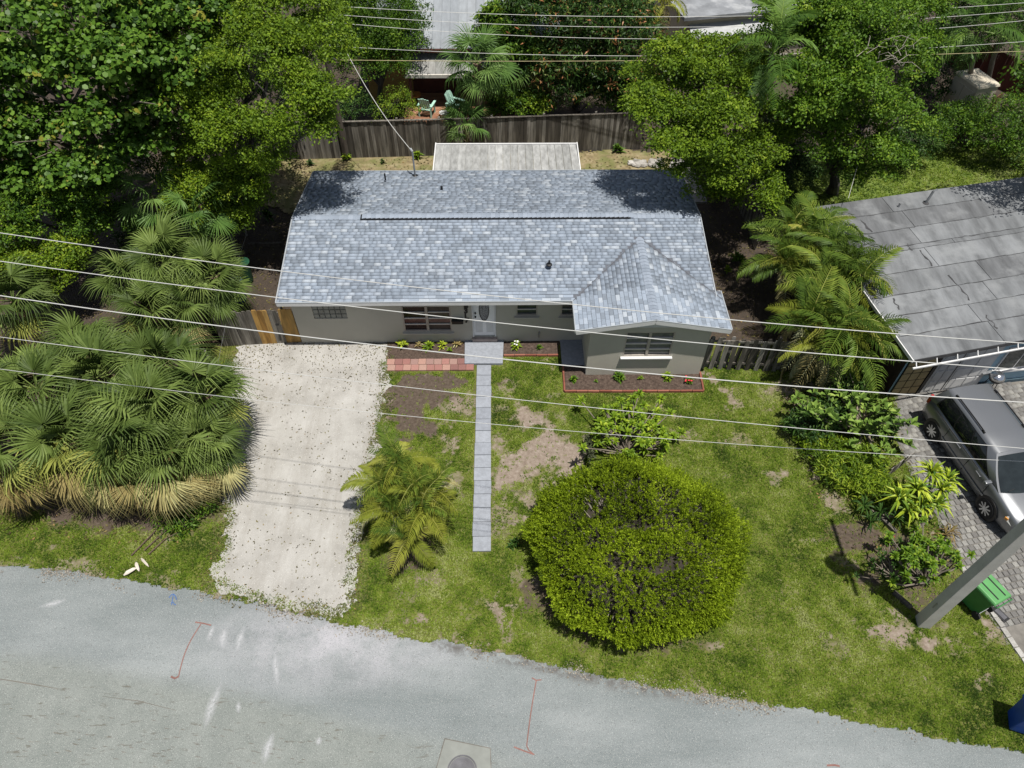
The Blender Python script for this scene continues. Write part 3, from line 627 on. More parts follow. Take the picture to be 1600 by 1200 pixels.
# shingles
SH = [(0, (.190, .222, .268)), (.15, (.228, .270, .328)), (.45, (.270, .320, .392)), (.74, (.305, .358, .435)), (.86, (.365, .415, .485)), (1, (.43, .475, .53))]
m_sh_o = pieces('shingle_piece', SH, .92, 'object', 70, .3, dark=.35, broad=(.9, .14, (1, .5, 1))); m_sh_t = pieces('shingle_field', SH, .92, 'tint', 70, .3, dark=.35, broad=(.9, .14, (1, .5, 1)))
EXPO, SLEN = .142, .19
slots = []      # (matrix, width)
def fill(O, ex, ey, W, Lr, keep):
    ez = ex.cross(ey).normalized(); rows = int(Lr / EXPO) + 1
    for r_ in range(rows):
        y = r_ * EXPO - .012; x = -rnd.uniform(0, .3)
        while x < W - .02:
            w = rnd.choice((.15, .19, .24, .24, .29, .34)); x0, x1 = max(0, x), min(W, x + w); x += w
            if x1 - x0 < .05 or y + .05 > Lr: continue
            c = O + ex * (x0 + x1) / 2 + ey * (y + EXPO * .5)
            if not keep(c): continue
            hl = min(EXPO - .011, Lr - y)
            slots.append((O + ex * (x0 + .0025) + ey * y, ex, ey, ez, x1 - x0 - .005, hl, rnd.choice((.010, .010, .016)) ))
eyF = Vector((0, YM - YF, ZR - ZE)); LF = eyF.length; eyF.normalize(); eyB = Vector((0, -(YB - YM), ZR - ZE)).normalized()
def in_valley(c):
    if c.y > VYA: return False
    t = (VYA - c.y) / (VYA - YF); return VXM - (VXM - VXL) * t - .03 < c.x < VXM + (VXR - VXM) * t + .03
fill(Vector((XL, YF, ZE)), Vector((1, 0, 0)), eyF, XR - XL, LF, lambda c: not in_valley(c))
fill(Vector((XR, YB, ZE)), Vector((-1, 0, 0)), eyB, XR - XL, LF, lambda c: True)
eyL = Vector((VXM - VXL, 0, VZR - ZE)); LV = eyL.length; eyL.normalize(); eyR = Vector((-(VXR - VXM), 0, VZR - ZE)).normalized()
def keepw(c):
    lim = YF + (VYA - YF) * (1 - abs(c.x - VXM) / (VXM - VXL))
    if c.x > VXM: lim = max(lim, 0) if c.x < XR - .1 else VYB
    return c.y < lim - .02
fill(Vector((VXL, VYA, ZE)), Vector((0, -1, 0)), eyL, VYA - VYF, LV, keepw)
fill(Vector((VXR, VYF, ZE)), Vector((0, 1, 0)), eyR, VYA - VYF, LV, keepw)
cp = Vector((0, 0, CAM_H)); slots.sort(key=lambda s: (s[0] - cp).length)
UNIT = [(0, 0, 0), (1, 0, 0), (1, 1, 0), (0, 1, 0), (0, 0, 1), (1, 0, 1), (1, 1, .35), (0, 1, .35)]
UF = [(4, 5, 6, 7), (0, 1, 5, 4), (1, 2, 6, 5), (3, 0, 4, 7)]
unit_sh = make_mesh('shingle', UNIT, UF, m_sh_o)
def shingle_m(s):
    O, ex, ey, ez, w, hl, t = s; return frame3(ex * w, ey * hl, ez * t, O + ez * .004)
for s in slots[:300]:
    put('shingle', unit_sh, roof, mw=shingle_m(s))
rest = slots[300:]; U = np.array(UNIT)
Ms = np.array([np.array(shingle_m(s)) for s in rest])
V = (np.einsum('nij,kj->nki', Ms[:, :3, :3], U) + Ms[:, None, :3, 3]).reshape(-1, 3) - np.array(house.location)
F = (np.array(UF)[None] + (np.arange(len(rest)) * 8)[:, None, None]).reshape(-1, 4)
tag(put('shingle_field', make_mesh('shingle_field', V, F, m_sh_t, False, np.repeat(R.random(len(rest)), 8)), roof, loc=house.location), kind='stuff')
# ridge caps, ridge vent, valleys
m_cap = pieces('ridge_cap', [(0, (.23, .27, .33)), (1, (.295, .34, .41))], .92, fine=90)
def cap_mesh(w, s): 
    z = -w * s
    return make_mesh('ridge_cap', [(-w, 0, z + .014), (0, 0, .030), (w, 0, z + .014), (-w, .2, z), (0, .2, .014), (w, .2, z), (-w, 0, z - .004), (w, 0, z - .004)], [(0, 1, 4, 3), (1, 2, 5, 4), (0, 6, 1), (1, 7, 2)], m_cap)
cm = cap_mesh(.15, SL)
nm = int((XR - XL) / .165)
for i in range(nm):
    put('ridge_cap', cm, roof, mw=Matrix.Translation((XL + .02 + i * .165, YM, ZR + .008 + (.035 if -5.1 < XL + i * .165 < 4.6 else 0))) @ Matrix.Rotation(-math.pi / 2, 4, 'Z'))
cm2 = cap_mesh(.15, (VZR - ZE) / (VXM - VXL))
for i in range(int((VYA - VYF) / .165) + 1):
    put('ridge_cap', cm2, roof, mw=Matrix.Translation((VXM, VYF + i * .165, VZR + .008)))
m = MB(); m.box((-.25, YM - .035, ZR + .006), (9.7, .29, .055)); m.build('ridge_vent', m_black, roof)
m_val = simple('valley_flashing', (.08, .085, .10), .7, var=.2)
m = MB()
for xe in (VXL, VXR):
    a, b_ = Vector((VXM, VYA, VZR + .016)), Vector((xe, YF if xe < VXM else YF + .0, ZE + .018)); m.ribbon([a, b_], .028)
m.build('valley', m_val, roof)
# small roof fittings
m_galv = simple('galvanised_pipe', (.32, .33, .34), .45, .6, var=.25)
pv = at(858, 413, 2.85); m = MB(); m.tube([pv, pv + Vector((0, 0, .16))], .035, 10); m.build('vent_pipe', m_black, roof); m = MB(); m.lathe(pv, [(.11, -.02), (.10, .012), (.05, .03)], 14); m.build('vent_boot', m_black, roof)
pv = at(602, 279, 2.75); m = MB(); m.tube([pv - Vector((0, 0, .06)), pv + Vector((0, 0, .22))], .035, 8); m.build('vent_pipe', m_black, roof)
pv = at(690, 294, 2.8); m = MB(); m.tube([pv - Vector((0, 0, .06)), pv + Vector((0, 0, .08))], .05, 8); m.build('vent_pipe', m_black, roof)
mast0 = Vector((-3.45, 24.75, 2.45)); mast_top = mast0 + Vector((0, 0, 1.15))
m = MB(); m.tube([mast0, mast_top], .035, 8); m.tube([mast_top, mast_top + Vector((-.06, .06, .08)), mast_top + Vector((-.12, .12, 0))], [.05, .05, .02], 8); m.build('service_mast', m_galv, roof)
m = MB(); m.lathe(mast0 + Vector((0, 0, .05)), [(.14, 0), (.13, .03), (.05, .07)], 12); m.build('vent_boot', m_black, roof)

# windows, door
def window(name_pane, X0, Y, Hh, cols, rows, mats, label=None, sill=True, d=.05):
    a, b_, z0, z1 = X0 + Hh[0], X0 + Hh[1], Hh[2], Hh[3]
    m = MB(); fw = .055
    for x in (a + fw / 2, b_ - fw / 2): m.box((x, Y + d - .01, (z0 + z1) / 2), (fw, .07, z1 - z0 - .004))
    for z in (z0 + fw / 2, z1 - fw / 2): m.box(((a + b_) / 2, Y + d - .01, z), (b_ - a - 2 * fw - .002, .066, fw))
    cw = (b_ - a) / cols
    for i in range(1, cols): m.box((a + cw * i, Y + d - .012, (z0 + z1) / 2), (.09, .075, z1 - z0 - 2 * fw - .002))
    w = m.build('window', m_trim, house)
    if label: w['label'] = label
    rh = (z1 - z0 - 2 * fw) / rows; mm = MB()
    for i in range(cols):
        x0 = a + cw * i + (.045 if i else fw); x1 = a + cw * (i + 1) - (.045 if i < cols - 1 else fw)
        for r_ in range(rows):
            zb = z0 + fw + rh * r_
            m = MB(); m.quad((x0, Y + d + .012, zb), (x1, Y + d + .012, zb), (x1, Y + d + .028, zb + rh), (x0, Y + d + .028, zb + rh)); m.build('pane', mats[i % len(mats)], w)
            if r_: 
                m = MB(); m.box(((x0 + x1) / 2, Y + d - .008, zb), (x1 - x0 - .004, .05, .032)); m.build('rail', m_trim_l, w)
    if sill:
        m = MB(); m.box(((a + b_) / 2, Y - .03, z0 - .03), (b_ - a + .12, .14, .05)); m.build('sill', m_white if sill == 'white' else m_stucco, w, bevel=.006)
    return w
window('p', HOUSE_X0, front, H_wide, 2, 5, [m_pane_d, glassy('brown_blind_pane', (.085, .07, .06))], 'wide pair of awning windows')
window('p', HOUSE_X0, front, H_two, 1, 3, [m_pane_b]); window('p', HOUSE_X0, front, H_three, 1, 3, [m_pane_b])
window('p', WING_X0, WING_Y0, H_wing, 2, 4, [m_pane_c, m_pane_c], 'pair of awning windows with grey curtains', 'white')
# sheer folds of the curtains behind the wing panes
gb = thing_part = MB()
a, b_, z0, z1 = HOUSE_X0 + H_gb[0], HOUSE_X0 + H_gb[1], H_gb[2], H_gb[3]
gb.quad((a, front + .088, z0), (b_, front + .088, z0), (b_, front + .088, z1), (a, front + .088, z1)); gbw = gb.build('glass_block_window', simple('block_mortar', (.52, .51, .47), .8), house)
m_gb = glassy('glass_block', (.21, .22, .20), .25); cw, ch = (b_ - a) / 6, (z1 - z0) / 4
gbm = MB(); gbm.box((0, 0, 0), (cw - .03, .06, ch - .03)); gbme = make_mesh('glass_block', gbm.v, gbm.f, m_gb)
for i in range(6):
    for j in range(4): 
        o = put('glass_block', gbme, gbw, loc=(a + cw * (i + .5), front + .052, z0 + ch * (j + .5)))
x0, x1, z0, z1 = HOUSE_X0 + H_door[0], HOUSE_X0 + H_door[1], H_door[2], H_door[3]
m = MB(); m.box(((x0 + x1) / 2, front + .05, (z0 + z1) / 2), (x1 - x0 - .10, .045, z1 - z0 - .06)); door = m.build('door', m_doorw, house, bevel=.004)
m = MB()
for x in (x0 + .026, x1 - .026): m.box((x, front + .03, (z0 + z1) / 2), (.05, .11, z1 - z0 - .004))
m.box(((x0 + x1) / 2, front + .03, z1 - .028), (x1 - x0 - .11, .108, .05)); m.build('door_frame', m_white, house)
dz = z0 + 1.30; dx = (x0 + x1) / 2 + .01
def oval(m, rx, rz, rx2, rz2, y, n=28):
    for k in range(n):
        a, b2 = 2 * math.pi * k / n, 2 * math.pi * (k + 1) / n
        m.quad((dx + rx * math.cos(a), y, dz + rz * math.sin(a)), (dx + rx * math.cos(b2), y, dz + rz * math.sin(b2)), (dx + rx2 * math.cos(b2), y + .012, dz + rz2 * math.sin(b2)), (dx + rx2 * math.cos(a), y + .012, dz + rz2 * math.sin(a)))
m = MB(); oval(m, .18, .52, .15, .48, front + .012); m.build('oval_moulding', m_black, door)
m_lead, nt, b = newmat('leaded_glass'); v = nd(nt, 'ShaderNodeTexVoronoi', feature='DISTANCE_TO_EDGE'); v.inputs['Scale'].default_value = 11; nt.links.new(geo(nt), v.inputs['Vector'])
nt.links.new(ramp(nt, [(.03, (.03, .03, .03)), (.07, (.20, .205, .205))], v.outputs['Distance']), b.inputs['Base Color']); b.inputs['Roughness'].default_value = .15
m = MB(); m.add([(dx + .152 * math.cos(2 * math.pi * k / 28), front + .0235, dz + .485 * math.sin(2 * math.pi * k / 28)) for k in range(28)], [tuple(range(28))]); m.build('oval_glass', m_lead, door)
m = MB()
for zz in (.18, ):
    for sx in (-1, 1): m.box((dx + sx * .19, front + .024, z0 + .45), (.25, .012, .5))
m.build('raised_panel', m_white, door, bevel=.004)
for zz in (z0 + .98, z0 + 1.16):
    m = MB(); m.lathe((x0 + .12, front + .02, zz), [(.034, -.02), (.034, .0), (.022, .02), (.03, .045), (.0, .06)], 12, M=Matrix.Rotation(math.pi / 2, 3, 'X')); m.build('handle', m_black, door)
m = MB(); m.box((dx, front - .06, z0 - .085), (x1 - x0 + .06, .11, .13)); m.build('doorstep', simple('pinkish_step', (.33, .27, .245), .85), house, bevel=.01)
# house number and letter box
for ch_, (u, v) in zip('8317', ((728.0, 478.5), (728.0, 486), (727.2, 493.5), (729.5, 501))):
    cu = bpy.data.curves.new('house_number', 'FONT'); cu.body = ch_; cu.size = .30; cu.extrude = .012; cu.align_x = 'CENTER'; cu.align_y = 'CENTER'; cu.offset = .012
    tmp = bpy.data.objects.new('house_number', cu); COL.objects.link(tmp); bpy.context.view_layer.update()
    me = bpy.data.meshes.new_from_object(tmp.evaluated_get(bpy.context.evaluated_depsgraph_get())); bpy.data.objects.remove(tmp); me.materials.clear(); me.materials.append(m_black)
    o = bpy.data.objects.new('house_number', me); COL.objects.link(o); o.parent = house
    p = on_wall(u, v, front - .015); o.location = p - house.location; o.rotation_euler = (math.pi / 2, 0, 0)
pm = on_wall(715, 502.5, front - .07); m = MB(); m.box(pm, (.40, .12, .17)); mb_ = m.build('letter_box', m_black, house, bevel=.015)
m = MB(); m.box(pm + Vector((0, -.03, .10)), (.42, .17, .03)); m.build('flap', m_black, mb_, bevel=.005)
m = MB(); pt_ = on_wall(842, 527, front - .04); m.tube([(pt_.x, pt_.y, .25), (pt_.x, pt_.y, .55), (pt_.x, pt_.y - .08, .58)], .018, 8); m.lathe((pt_.x, pt_.y - .09, .50), [(.0, 0), (.03, .02), (.03, .08), (0, .1)], 8); m.build('tap', m_galv, house)

# metal cover behind the house
m_tin = pieces('weathered_tin', [(0, (.27, .275, .27)), (.5, (.34, .345, .34)), (1, (.40, .405, .40))], .6, fine=7, grain=(1, .3, 1), dark=.38)
c00, c10, c11, c01 = at(677.5, 268, 2.45), at(906, 268, 2.45), at(902, 226, 2.25), at(681, 226, 2.25)
pc = thing('patio_cover', 'weathered tin patio cover standing behind the long house roof', 'patio cover', ((c00.x + c10.x) / 2, 27, 0))
ybk = c01.y; xl, xr_ = (c00.x + c01.x) / 2, (c10.x + c11.x) / 2; npan = 19
for i in range(npan):
    xa = xl + (xr_ - xl) * i / npan; xb = xl + (xr_ - xl) * (i + 1) / npan; y0, y1, zA, zB = 24.95, ybk, 2.36, 2.22
    m = MB()
    m.add([(xa + .03, y0, zA), (xb - .004, y0, zA), (xb - .004, y1, zB), (xa + .03, y1, zB), (xa + .03, y0, zA + .05), (xa + .003, y0, zA + .05), (xa + .003, y1, zB + .05), (xa + .03, y1, zB + .05), (xa + .003, y0, zA - .02), (xa + .003, y1, zB - .02)], [(0, 1, 2, 3), (4, 0, 3, 7), (5, 4, 7, 6), (8, 5, 6, 9)])
    m.build('roof_panel', m_tin, pc)
m = MB(); m.box(((xl + xr_) / 2, ybk + .03, 2.22), (xr_ - xl + .06, .06, .12)); m.box((xl - .02, (24.95 + ybk) / 2, 2.29), (.04, ybk - 24.95, .12)); m.box((xr_ + .02, (24.95 + ybk) / 2, 2.29), (.04, ybk - 24.95, .12)); m.build('edge_channel', m_white, pc)
for x in (xl + .05, (xl + xr_) / 2, xr_ - .05):
    m = MB(); m.box((x, ybk - .05, 1.05), (.08, .08, 2.26)); m.build('post', m_white, pc)

# ------------------------------------------------------------------ fences, each board its own piece
m_old = pieces('grey_weathered_board', [(0, (.075, .066, .056)), (.3, (.15, .135, .115)), (.7, (.235, .218, .19)), (1, (.33, .31, .28))], .95, fine=9, grain=(1.3, 1.3, .10), dark=.75, bmp=.5)
m_new = pieces('fresh_pine_board', [(0, (.30, .16, .04)), (.5, (.42, .24, .065)), (1, (.50, .31, .10))], .8, fine=8, grain=(1, 1, .15), dark=.5)
def fence(name, label, P, hts, bw, mat, gap=.008, seed=1, rails=True, posts=2.4, both=False, group=None, top=None, lean=.02, dog=True, picks=None):
    rg = random.Random(seed); P = [Vector(p) for p in P]; t = thing(name, label, 'fence', P[0], group)
    dist = 0
    for s, (a, b_) in enumerate(zip(P[:-1], P[1:])):
        L = (b_ - a).length; d = (b_ - a).normalized(); an = math.atan2(d.y, d.x); n = max(1, int(L / (bw + gap))); nrm = Vector((-d.y, d.x, 0))
        for i in range(n):
            side = (1 if i % 2 else -1) * .045 if both else 0
            p = a + d * (L * (i + .5) / n) + nrm * side; h = (hts[0] + (hts[1] - hts[0]) * (i / n)) + rg.uniform(-.03, .03)
            m = MB(); w = (bw + (0 if both or gap > .03 else .012)) * rg.uniform(.95, 1.0) * (1.12 if both else 1)
            V = [(-w / 2, 0), (w / 2, 0), (w / 2, h - .05), (w / 2 - .03, h), (-w / 2 + .03, h), (-w / 2, h - .05)] if dog else [(-w / 2, 0), (w / 2, 0), (w / 2, h), (-w / 2, h)]
            k = len(V); m.add([(x, -.01, z) for x, z in V] + [(x, .01, z) for x, z in V], [tuple(range(k)), tuple(range(k, 2 * k))[::-1]] + [(j, k + j, k + (j + 1) % k, (j + 1) % k) for j in range(k)])
            me = make_mesh('board', m.v, m.f, picks[i % len(picks)] if picks else mat)
            put('board', me, t, mw=Matrix.Translation(p + Vector((0, 0, -.08))) @ Matrix.Rotation(an, 4, 'Z') @ Matrix.Rotation(rg.uniform(-lean, lean), 4, 'Y') @ Matrix.Rotation(rg.uniform(-lean, lean), 4, 'X'))
        if rails:
            for z in (.3, hts[0] * .85):
                m = MB(); M = Matrix.Rotation(an, 3, 'Z'); m.box((a + b_) / 2 + nrm * (.035 if not both else 0) + Vector((0, 0, z)), (L, .035, .09), M=M); m.build('rail', mat, t)
        if posts:
            for q in np.arange(0, L + .01, posts):
                pp = a + d * q + nrm * (.10 if not both else 0); m = MB(); m.box(pp + Vector((0, 0, hts[0] / 2)), (.09, .09, hts[0] + .1), an); m.build('post', mat, t)
        if top:
            m = MB(); m.box((a + b_) / 2 + Vector((0, 0, (hts[0] + hts[1]) / 2 - .03)), (L, top, .035), an); m.build('cap_rail', mat, t)
    return t
fl0, fl1 = at(385, 250), at(1000, 231)
fence('board_fence', 'long grey weathered board fence behind the house, dark with age', [fl0, at(690, 242), fl1], (1.82, 1.86), .140, m_old, gap=.002, seed=3, top=.10, lean=.006)
g0, g1 = at(352, 534), at(467, 530)
b_old, b_new = m_old, m_new
fence('gate_fence', 'board fence and gate of mixed grey and orange boards against the house corner', [(g0.x, 17.95, 0), (HOUSE_X0 - .03, 18.12, 0)], (1.72, 1.75), .165, m_old, seed=4, picks=[m_old] * (int((HOUSE_X0 - .03 - g0.x) / .173) - 8) + [m_new, m_new, m_new, m_old, m_old, m_new, m_new, m_new])
m = MB(); m.box((HOUSE_X0 - .62, 17.93, 1.1), (.10, .05, .06)); tag(m.build('gate_latch', m_black), 'black latch on the grey boards of the gate', 'latch')
s0, s1 = at(1096, 585), at(1240, 582)
fence('shadowbox_fence', 'grey shadowbox fence between the gabled wing and the areca palms', [(WING_X1 + .06, 16.75, 0), (s1.x, s1.y + .05, 0)], (1.62, 1.55), .135, m_old, gap=.02, seed=5, both=True, dog=True, lean=.03)
fence('side_fence', 'dark picket fence along the narrow yard beside the house', [at(1110, 240), at(1168, 350), at(1180, 390)], (1.5, 1.35), .10, m_old, gap=.05, seed=6, lean=.06)
# low rail and posts in the shaded side yard
m = MB(); a, b_ = at(388, 382, .3), at(440, 381, .3); m.box((a + b_) / 2, ((b_ - a).length, .12, .14)); tag(m.build('garden_timber', m_old), 'weathered timber lying across the shaded side yard', 'timber')
m_post = simple('bleached_post', (.30, .28, .25), .9, var=.3, stretch=(1, 1, .2))
wf = thing('wire_fence', 'old wire fence on thin bleached posts among the palmettos', 'fence', at(372, 400))
for (u, v, h) in ((385, 366, 1.3), (373, 404, 1.3), (337, 585, 1.25), (330, 735, 1.2)):
    p = at(u, v); m = MB(); m.tube([p + Vector((0, 0, -.1)), p + Vector((.01, 0, h))], .045, 8); m.build('post', m_post, wf)
m = MB()
for z in (.25, .6, .95, 1.15): m.tube([at(385, 366, z), at(373, 404, z), at(337, 585, z), at(330, 735, z)], .006, 4)
m.build('wire', m_galv, wf)
# ------------------------------------------------------------------ plants
m_bark = simple('grey_bark', (.17, .145, .115), .95, var=.35, fine=25, bmp=.6, stretch=(1, 1, .25))
m_bark_d = simple('dark_bark', (.085, .078, .068), .95, var=.35, fine=25, bmp=.6, stretch=(1, 1, .25))
m_twig = simple('pale_twigs', (.30, .27, .23), .9, var=.3)
def unit(v): return v / np.maximum(np.linalg.norm(v, axis=-1, keepdims=True), 1e-9)
def leaves(C, D, size, ratio, rg, up=.7, out=.5, rand=.75, tint=None, kind='diamond', fold=.18, droop=0.):
    """leaf blades at points C, D the outward direction of each"""
    n = len(C); nrm = unit(np.array([0, 0, up]) + D * out + rg.normal(0, rand, (n, 3)))
    t = unit(np.cross(nrm, rg.normal(0, 1, (n, 3)))); t = t + D * .35 - np.array([0, 0, droop]); t = unit(t - nrm * (t * nrm).sum(1, keepdims=True)); s = np.cross(nrm, t)
    L = (size[0] + (size[1] - size[0]) * rg.random(n))[:, None]; W = L * ratio * .5
    if kind == 'round':
        P = [C, C + t * L * .28 + s * W, C + t * L * .75 + s * W * .85, C + t * L, C + t * L * .75 - s * W * .85, C + t * L * .28 - s * W]
        for i in (1, 2, 4, 5): P[i] = P[i] + nrm * W * fold
    elif kind == 'long':
        P = [C, C + t * L * .4 + s * W + nrm * W * fold, C + t * L - nrm * L * .12, C + t * L * .4 - s * W + nrm * W * fold]
    else:
        P = [C, C + t * L * .5 + s * W + nrm * W * fold, C + t * L, C + t * L * .5 - s * W + nrm * W * fold]
    k = len(P); V = np.stack(P, 1).reshape(-1, 3); F = np.arange(n * k).reshape(-1, k)
    return V, F, np.repeat(np.clip(tint, 0, 1), k)
def cloud(bl, nclump, nleaf, size, ratio, seed, kind='diamond', rc=(.3, .5), up=.7, out=.5, rand=.75, low=-.3, tone=(.5, .2, .17), inner=.22, squash=.65, droop=0., wob=.16, sub=0):
    """clumps of leaves over lumpy ellipsoids; bl = [(centre, (rx, ry, rz)), ...]"""
    rg = np.random.default_rng(seed)
    if sub:      # billows: every mass of the crown is itself made of smaller masses with gaps between
        nb_ = []
        for c, r in bl:
            for q in range(sub):
                z = rg.uniform(-.35, 1); a = rg.uniform(0, 2 * math.pi); h = math.sqrt(max(0, 1 - z * z)); f = rg.uniform(.30, .52); g = rg.uniform(.62, .92)
                nb_.append((Vector(c) + Vector((math.cos(a) * h * r[0], math.sin(a) * h * r[1], z * r[2])) * g, (r[0] * f, r[1] * f, r[2] * f * .8)))
        bl = nb_
    w = np.array([(r[0] * r[1] * r[2]) ** (2 / 3) for _, r in bl]); w = w / w.sum()
    k = rg.choice(len(bl), nclump, p=w)
    Cn = np.array([tuple(c) for c, _ in bl])[k]; Rd = np.array([r for _, r in bl], float)[k]
    d = unit(rg.normal(0, 1, (nclump, 3))); z = d[:, 2]; d[:, 2] = np.where(z < low, -z * rg.random(nclump), z); d = unit(d)
    rr = np.where(rg.random(nclump) < inner, rg.uniform(.35, .8, nclump), rg.normal(.95, .10, nclump))
    lump = 1 + wob * np.sin(d[:, 0] * 5 + k * 1.7) * np.cos(d[:, 1] * 5.5 + k) + wob * .7 * np.sin(d[:, 2] * 8 + d[:, 0] * 6 + k)
    cc = Cn + d * Rd * (rr * lump)[:, None]
    nl = np.maximum(3, rg.poisson(nleaf, nclump)); idx = np.repeat(np.arange(nclump), nl); N = len(idx)
    rad = rg.uniform(rc[0], rc[1], nclump)[idx][:, None]
    off = unit(rg.normal(0, 1, (N, 3))) * (rg.random((N, 1)) ** .5) * rad; off[:, 2] = np.abs(off[:, 2]) * squash * np.where(rg.random(N) < .8, 1, -.6) - .35 * (off[:, 0] ** 2 + off[:, 1] ** 2) / rad[:, 0]
    C = cc[idx] + off; D = unit(off + d[idx] * .5 * rad)
    ct = rg.normal(0, tone[1], nclump)[idx]
    return leaves(C, D, size, ratio, rg, up, out, rand, tone[0] + ct + rg.normal(0, tone[2], N), kind, droop=droop), cc
def grow(t, base, bl, bark, r0=.16, seed=1, extra=None, split=None):
    rg = random.Random(seed); base = Vector(base); m = MB()
    cen = sum((Vector(c) for c, _ in bl), Vector()) / len(bl); zmin = min(c[2] for c, _ in bl)
    fork = base.lerp(Vector((cen.x, cen.y, max(.8, zmin * .55))), .35); fork.z = max(.7, zmin * .5)
    mid = base.lerp(fork, .5) + Vector((rg.uniform(-.15, .15), rg.uniform(-.15, .15), 0))
    m.tube([base - Vector((0, 0, .15)), base + Vector((0, 0, .1)), mid, fork], [r0 * 1.4, r0 * 1.1, r0 * .9, r0 * .75], 9)
    for c, r in bl:
        c = Vector(c); q = fork.lerp(c, .55) + Vector((rg.uniform(-.3, .3), rg.uniform(-.3, .3), rg.uniform(0, .4)))
        m.tube([fork - Vector((0, 0, .1)), q, c], [r0 * .6, r0 * .4, r0 * .18], 7)
        for j in range(7):
            e = c + Vector((rg.uniform(-1, 1) * r[0], rg.uniform(-1, 1) * r[1], rg.uniform(-.2, .9) * r[2])) * .85
            s = q.lerp(c, rg.uniform(.2, .9)); m.tube([s, s.lerp(e, .5) + Vector((0, 0, .15)), e], [r0 * .2, r0 * .13, r0 * .05], 5)
    m.build('trunk', bark, t)
def tree(name, label, cat, base, bl, mat, nclump, nleaf, size, ratio, seed, bark=None, r0=.16, group=None, **kw):
    base = Vector(base); t = thing(name, label, cat, base, group)
    grow(t, base, bl, bark or m_bark_d, r0, seed)
    (V, F, T), cc = cloud(bl, nclump, nleaf, size, ratio, seed, **kw)
    me = make_mesh('crown', V - np.array(base), F, mat, False, T); put('crown', me, t, loc=base)
    return t
def bl(*a): return [(at(u, v, z), r if isinstance(r, tuple) else (r, r, r * .8)) for u, v, z, r in a]

LEAFY = [(0, (.035, .055, .008)), (.3, (.080, .115, .011)), (.55, (.145, .185, .014)), (.8, (.215, .245, .020)), (1, (.32, .31, .035))]
m_lf_yel = leaf('yellow_green_leaf', LEAFY, .32, .42)
m_lf_mid = leaf('mid_green_leaf', [(0, (.020, .042, .008)), (.35, (.056, .096, .012)), (.65, (.110, .165, .017)), (.9, (.18, .225, .022)), (1, (.25, .265, .03))], .3, .4)
m_lf_grape = leaf('round_glossy_leaf', [(0, (.022, .045, .012)), (.35, (.058, .100, .016)), (.7, (.115, .172, .024)), (.95, (.17, .22, .045)), (.99, (.22, .23, .05)), (1, (.26, .20, .04))], .28, .33)
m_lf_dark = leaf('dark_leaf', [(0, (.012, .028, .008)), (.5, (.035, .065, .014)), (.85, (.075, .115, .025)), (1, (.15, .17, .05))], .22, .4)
m_lf_mango = leaf('mango_leaf', [(0, (.016, .034, .010)), (.45, (.042, .072, .018)), (.76, (.085, .125, .03)), (.84, (.20, .17, .05)), (.92, (.34, .10, .05)), (1, (.46, .17, .10))], .22, .32)
m_lf_lime = leaf('lime_leaf', [(0, (.06, .10, .012)), (.4, (.14, .19, .018)), (.75, (.28, .31, .03)), (1, (.42, .40, .06))], .35, .4)

# big round-leaved tree and its finer-leaved neighbours over the side yard
tree('sea_grape_tree', 'big dark green tree with large round leaves filling the corner above the side yard', 'tree', at(190, 300), bl((30, 40, 7.5, 2.6), (150, 60, 8, 2.6), (260, 70, 7.6, 2.2), (90, 150, 6.6, 2.3), (200, 150, 6.8, 2.2), (20, 190, 5.6, 2.0), (130, 225, 5.2, 1.9), (235, 205, 5.2, 1.6), (-60, 110, 6.5, 2.4), (290, 150, 5.8, 1.3), (20, 270, 4.2, 1.8)), m_lf_grape, 2100, 26, (.11, .19), .88, 21, bark=m_bark, r0=.24, kind='round', rc=(.22, .42), tone=(.54, .16, .17), up=.75, rand=.6, sub=9, low=-.05, inner=.12)
tree('laurel_tree', 'tall yellow green tree with fine leaves overhanging the roof corner and the board fence', 'tree', at(335, 335), bl((340, 20, 8.2, 1.7), (440, 25, 8.2, 1.7), (480, 90, 7.6, 1.5), (400, 90, 7.8, 1.6), (330, 120, 7.0, 1.4), (512, 155, 7.0, 1.0), (440, 160, 7.0, 1.35), (365, 190, 6.0, 1.3), (490, 200, 6.0, .85), (405, 228, 5.4, 1.1), (500, 30, 7.6, 1.1), (340, 240, 4.8, 1.0), (425, 255, 4.4, .75), (395, 285, 3.8, .8), (375, 315, 3.0, .8), (405, 310, 2.4, .55)), m_lf_yel, 2300, 40, (.07, .13), .55, 22, r0=.2, rc=(.22, .42), tone=(.50, .13, .12), sub=9, low=-.05, inner=.12)
tree('laurel_tree', 'small sunlit yellow green tree beside the timber in the shaded side yard', 'tree', at(352, 395), bl((335, 285, 3.6, 1.0), (370, 300, 3.5, .75), (300, 305, 3.2, .9), (345, 340, 2.6, .8), (290, 270, 3.8, .8), (375, 350, 2.0, .5)), m_lf_yel, 700, 40, (.07, .12), .55, 23, r0=.10, rc=(.22, .42), tone=(.60, .18, .17), sub=9, low=-.05, inner=.12)
tree('laurel_tree', 'mid green bushy tree in front of the round leaved tree', 'tree', at(110, 380), bl((95, 290, 4.0, 1.3), (150, 310, 3.6, 1.0), (60, 320, 3.6, 1.2), (130, 345, 3.0, .9), (180, 345, 2.6, .7), (10, 340, 3.4, 1.2)), m_lf_mid, 850, 40, (.08, .13), .55, 24, r0=.12, rc=(.22, .42), tone=(.52, .2, .17), sub=9, low=-.05, inner=.12)
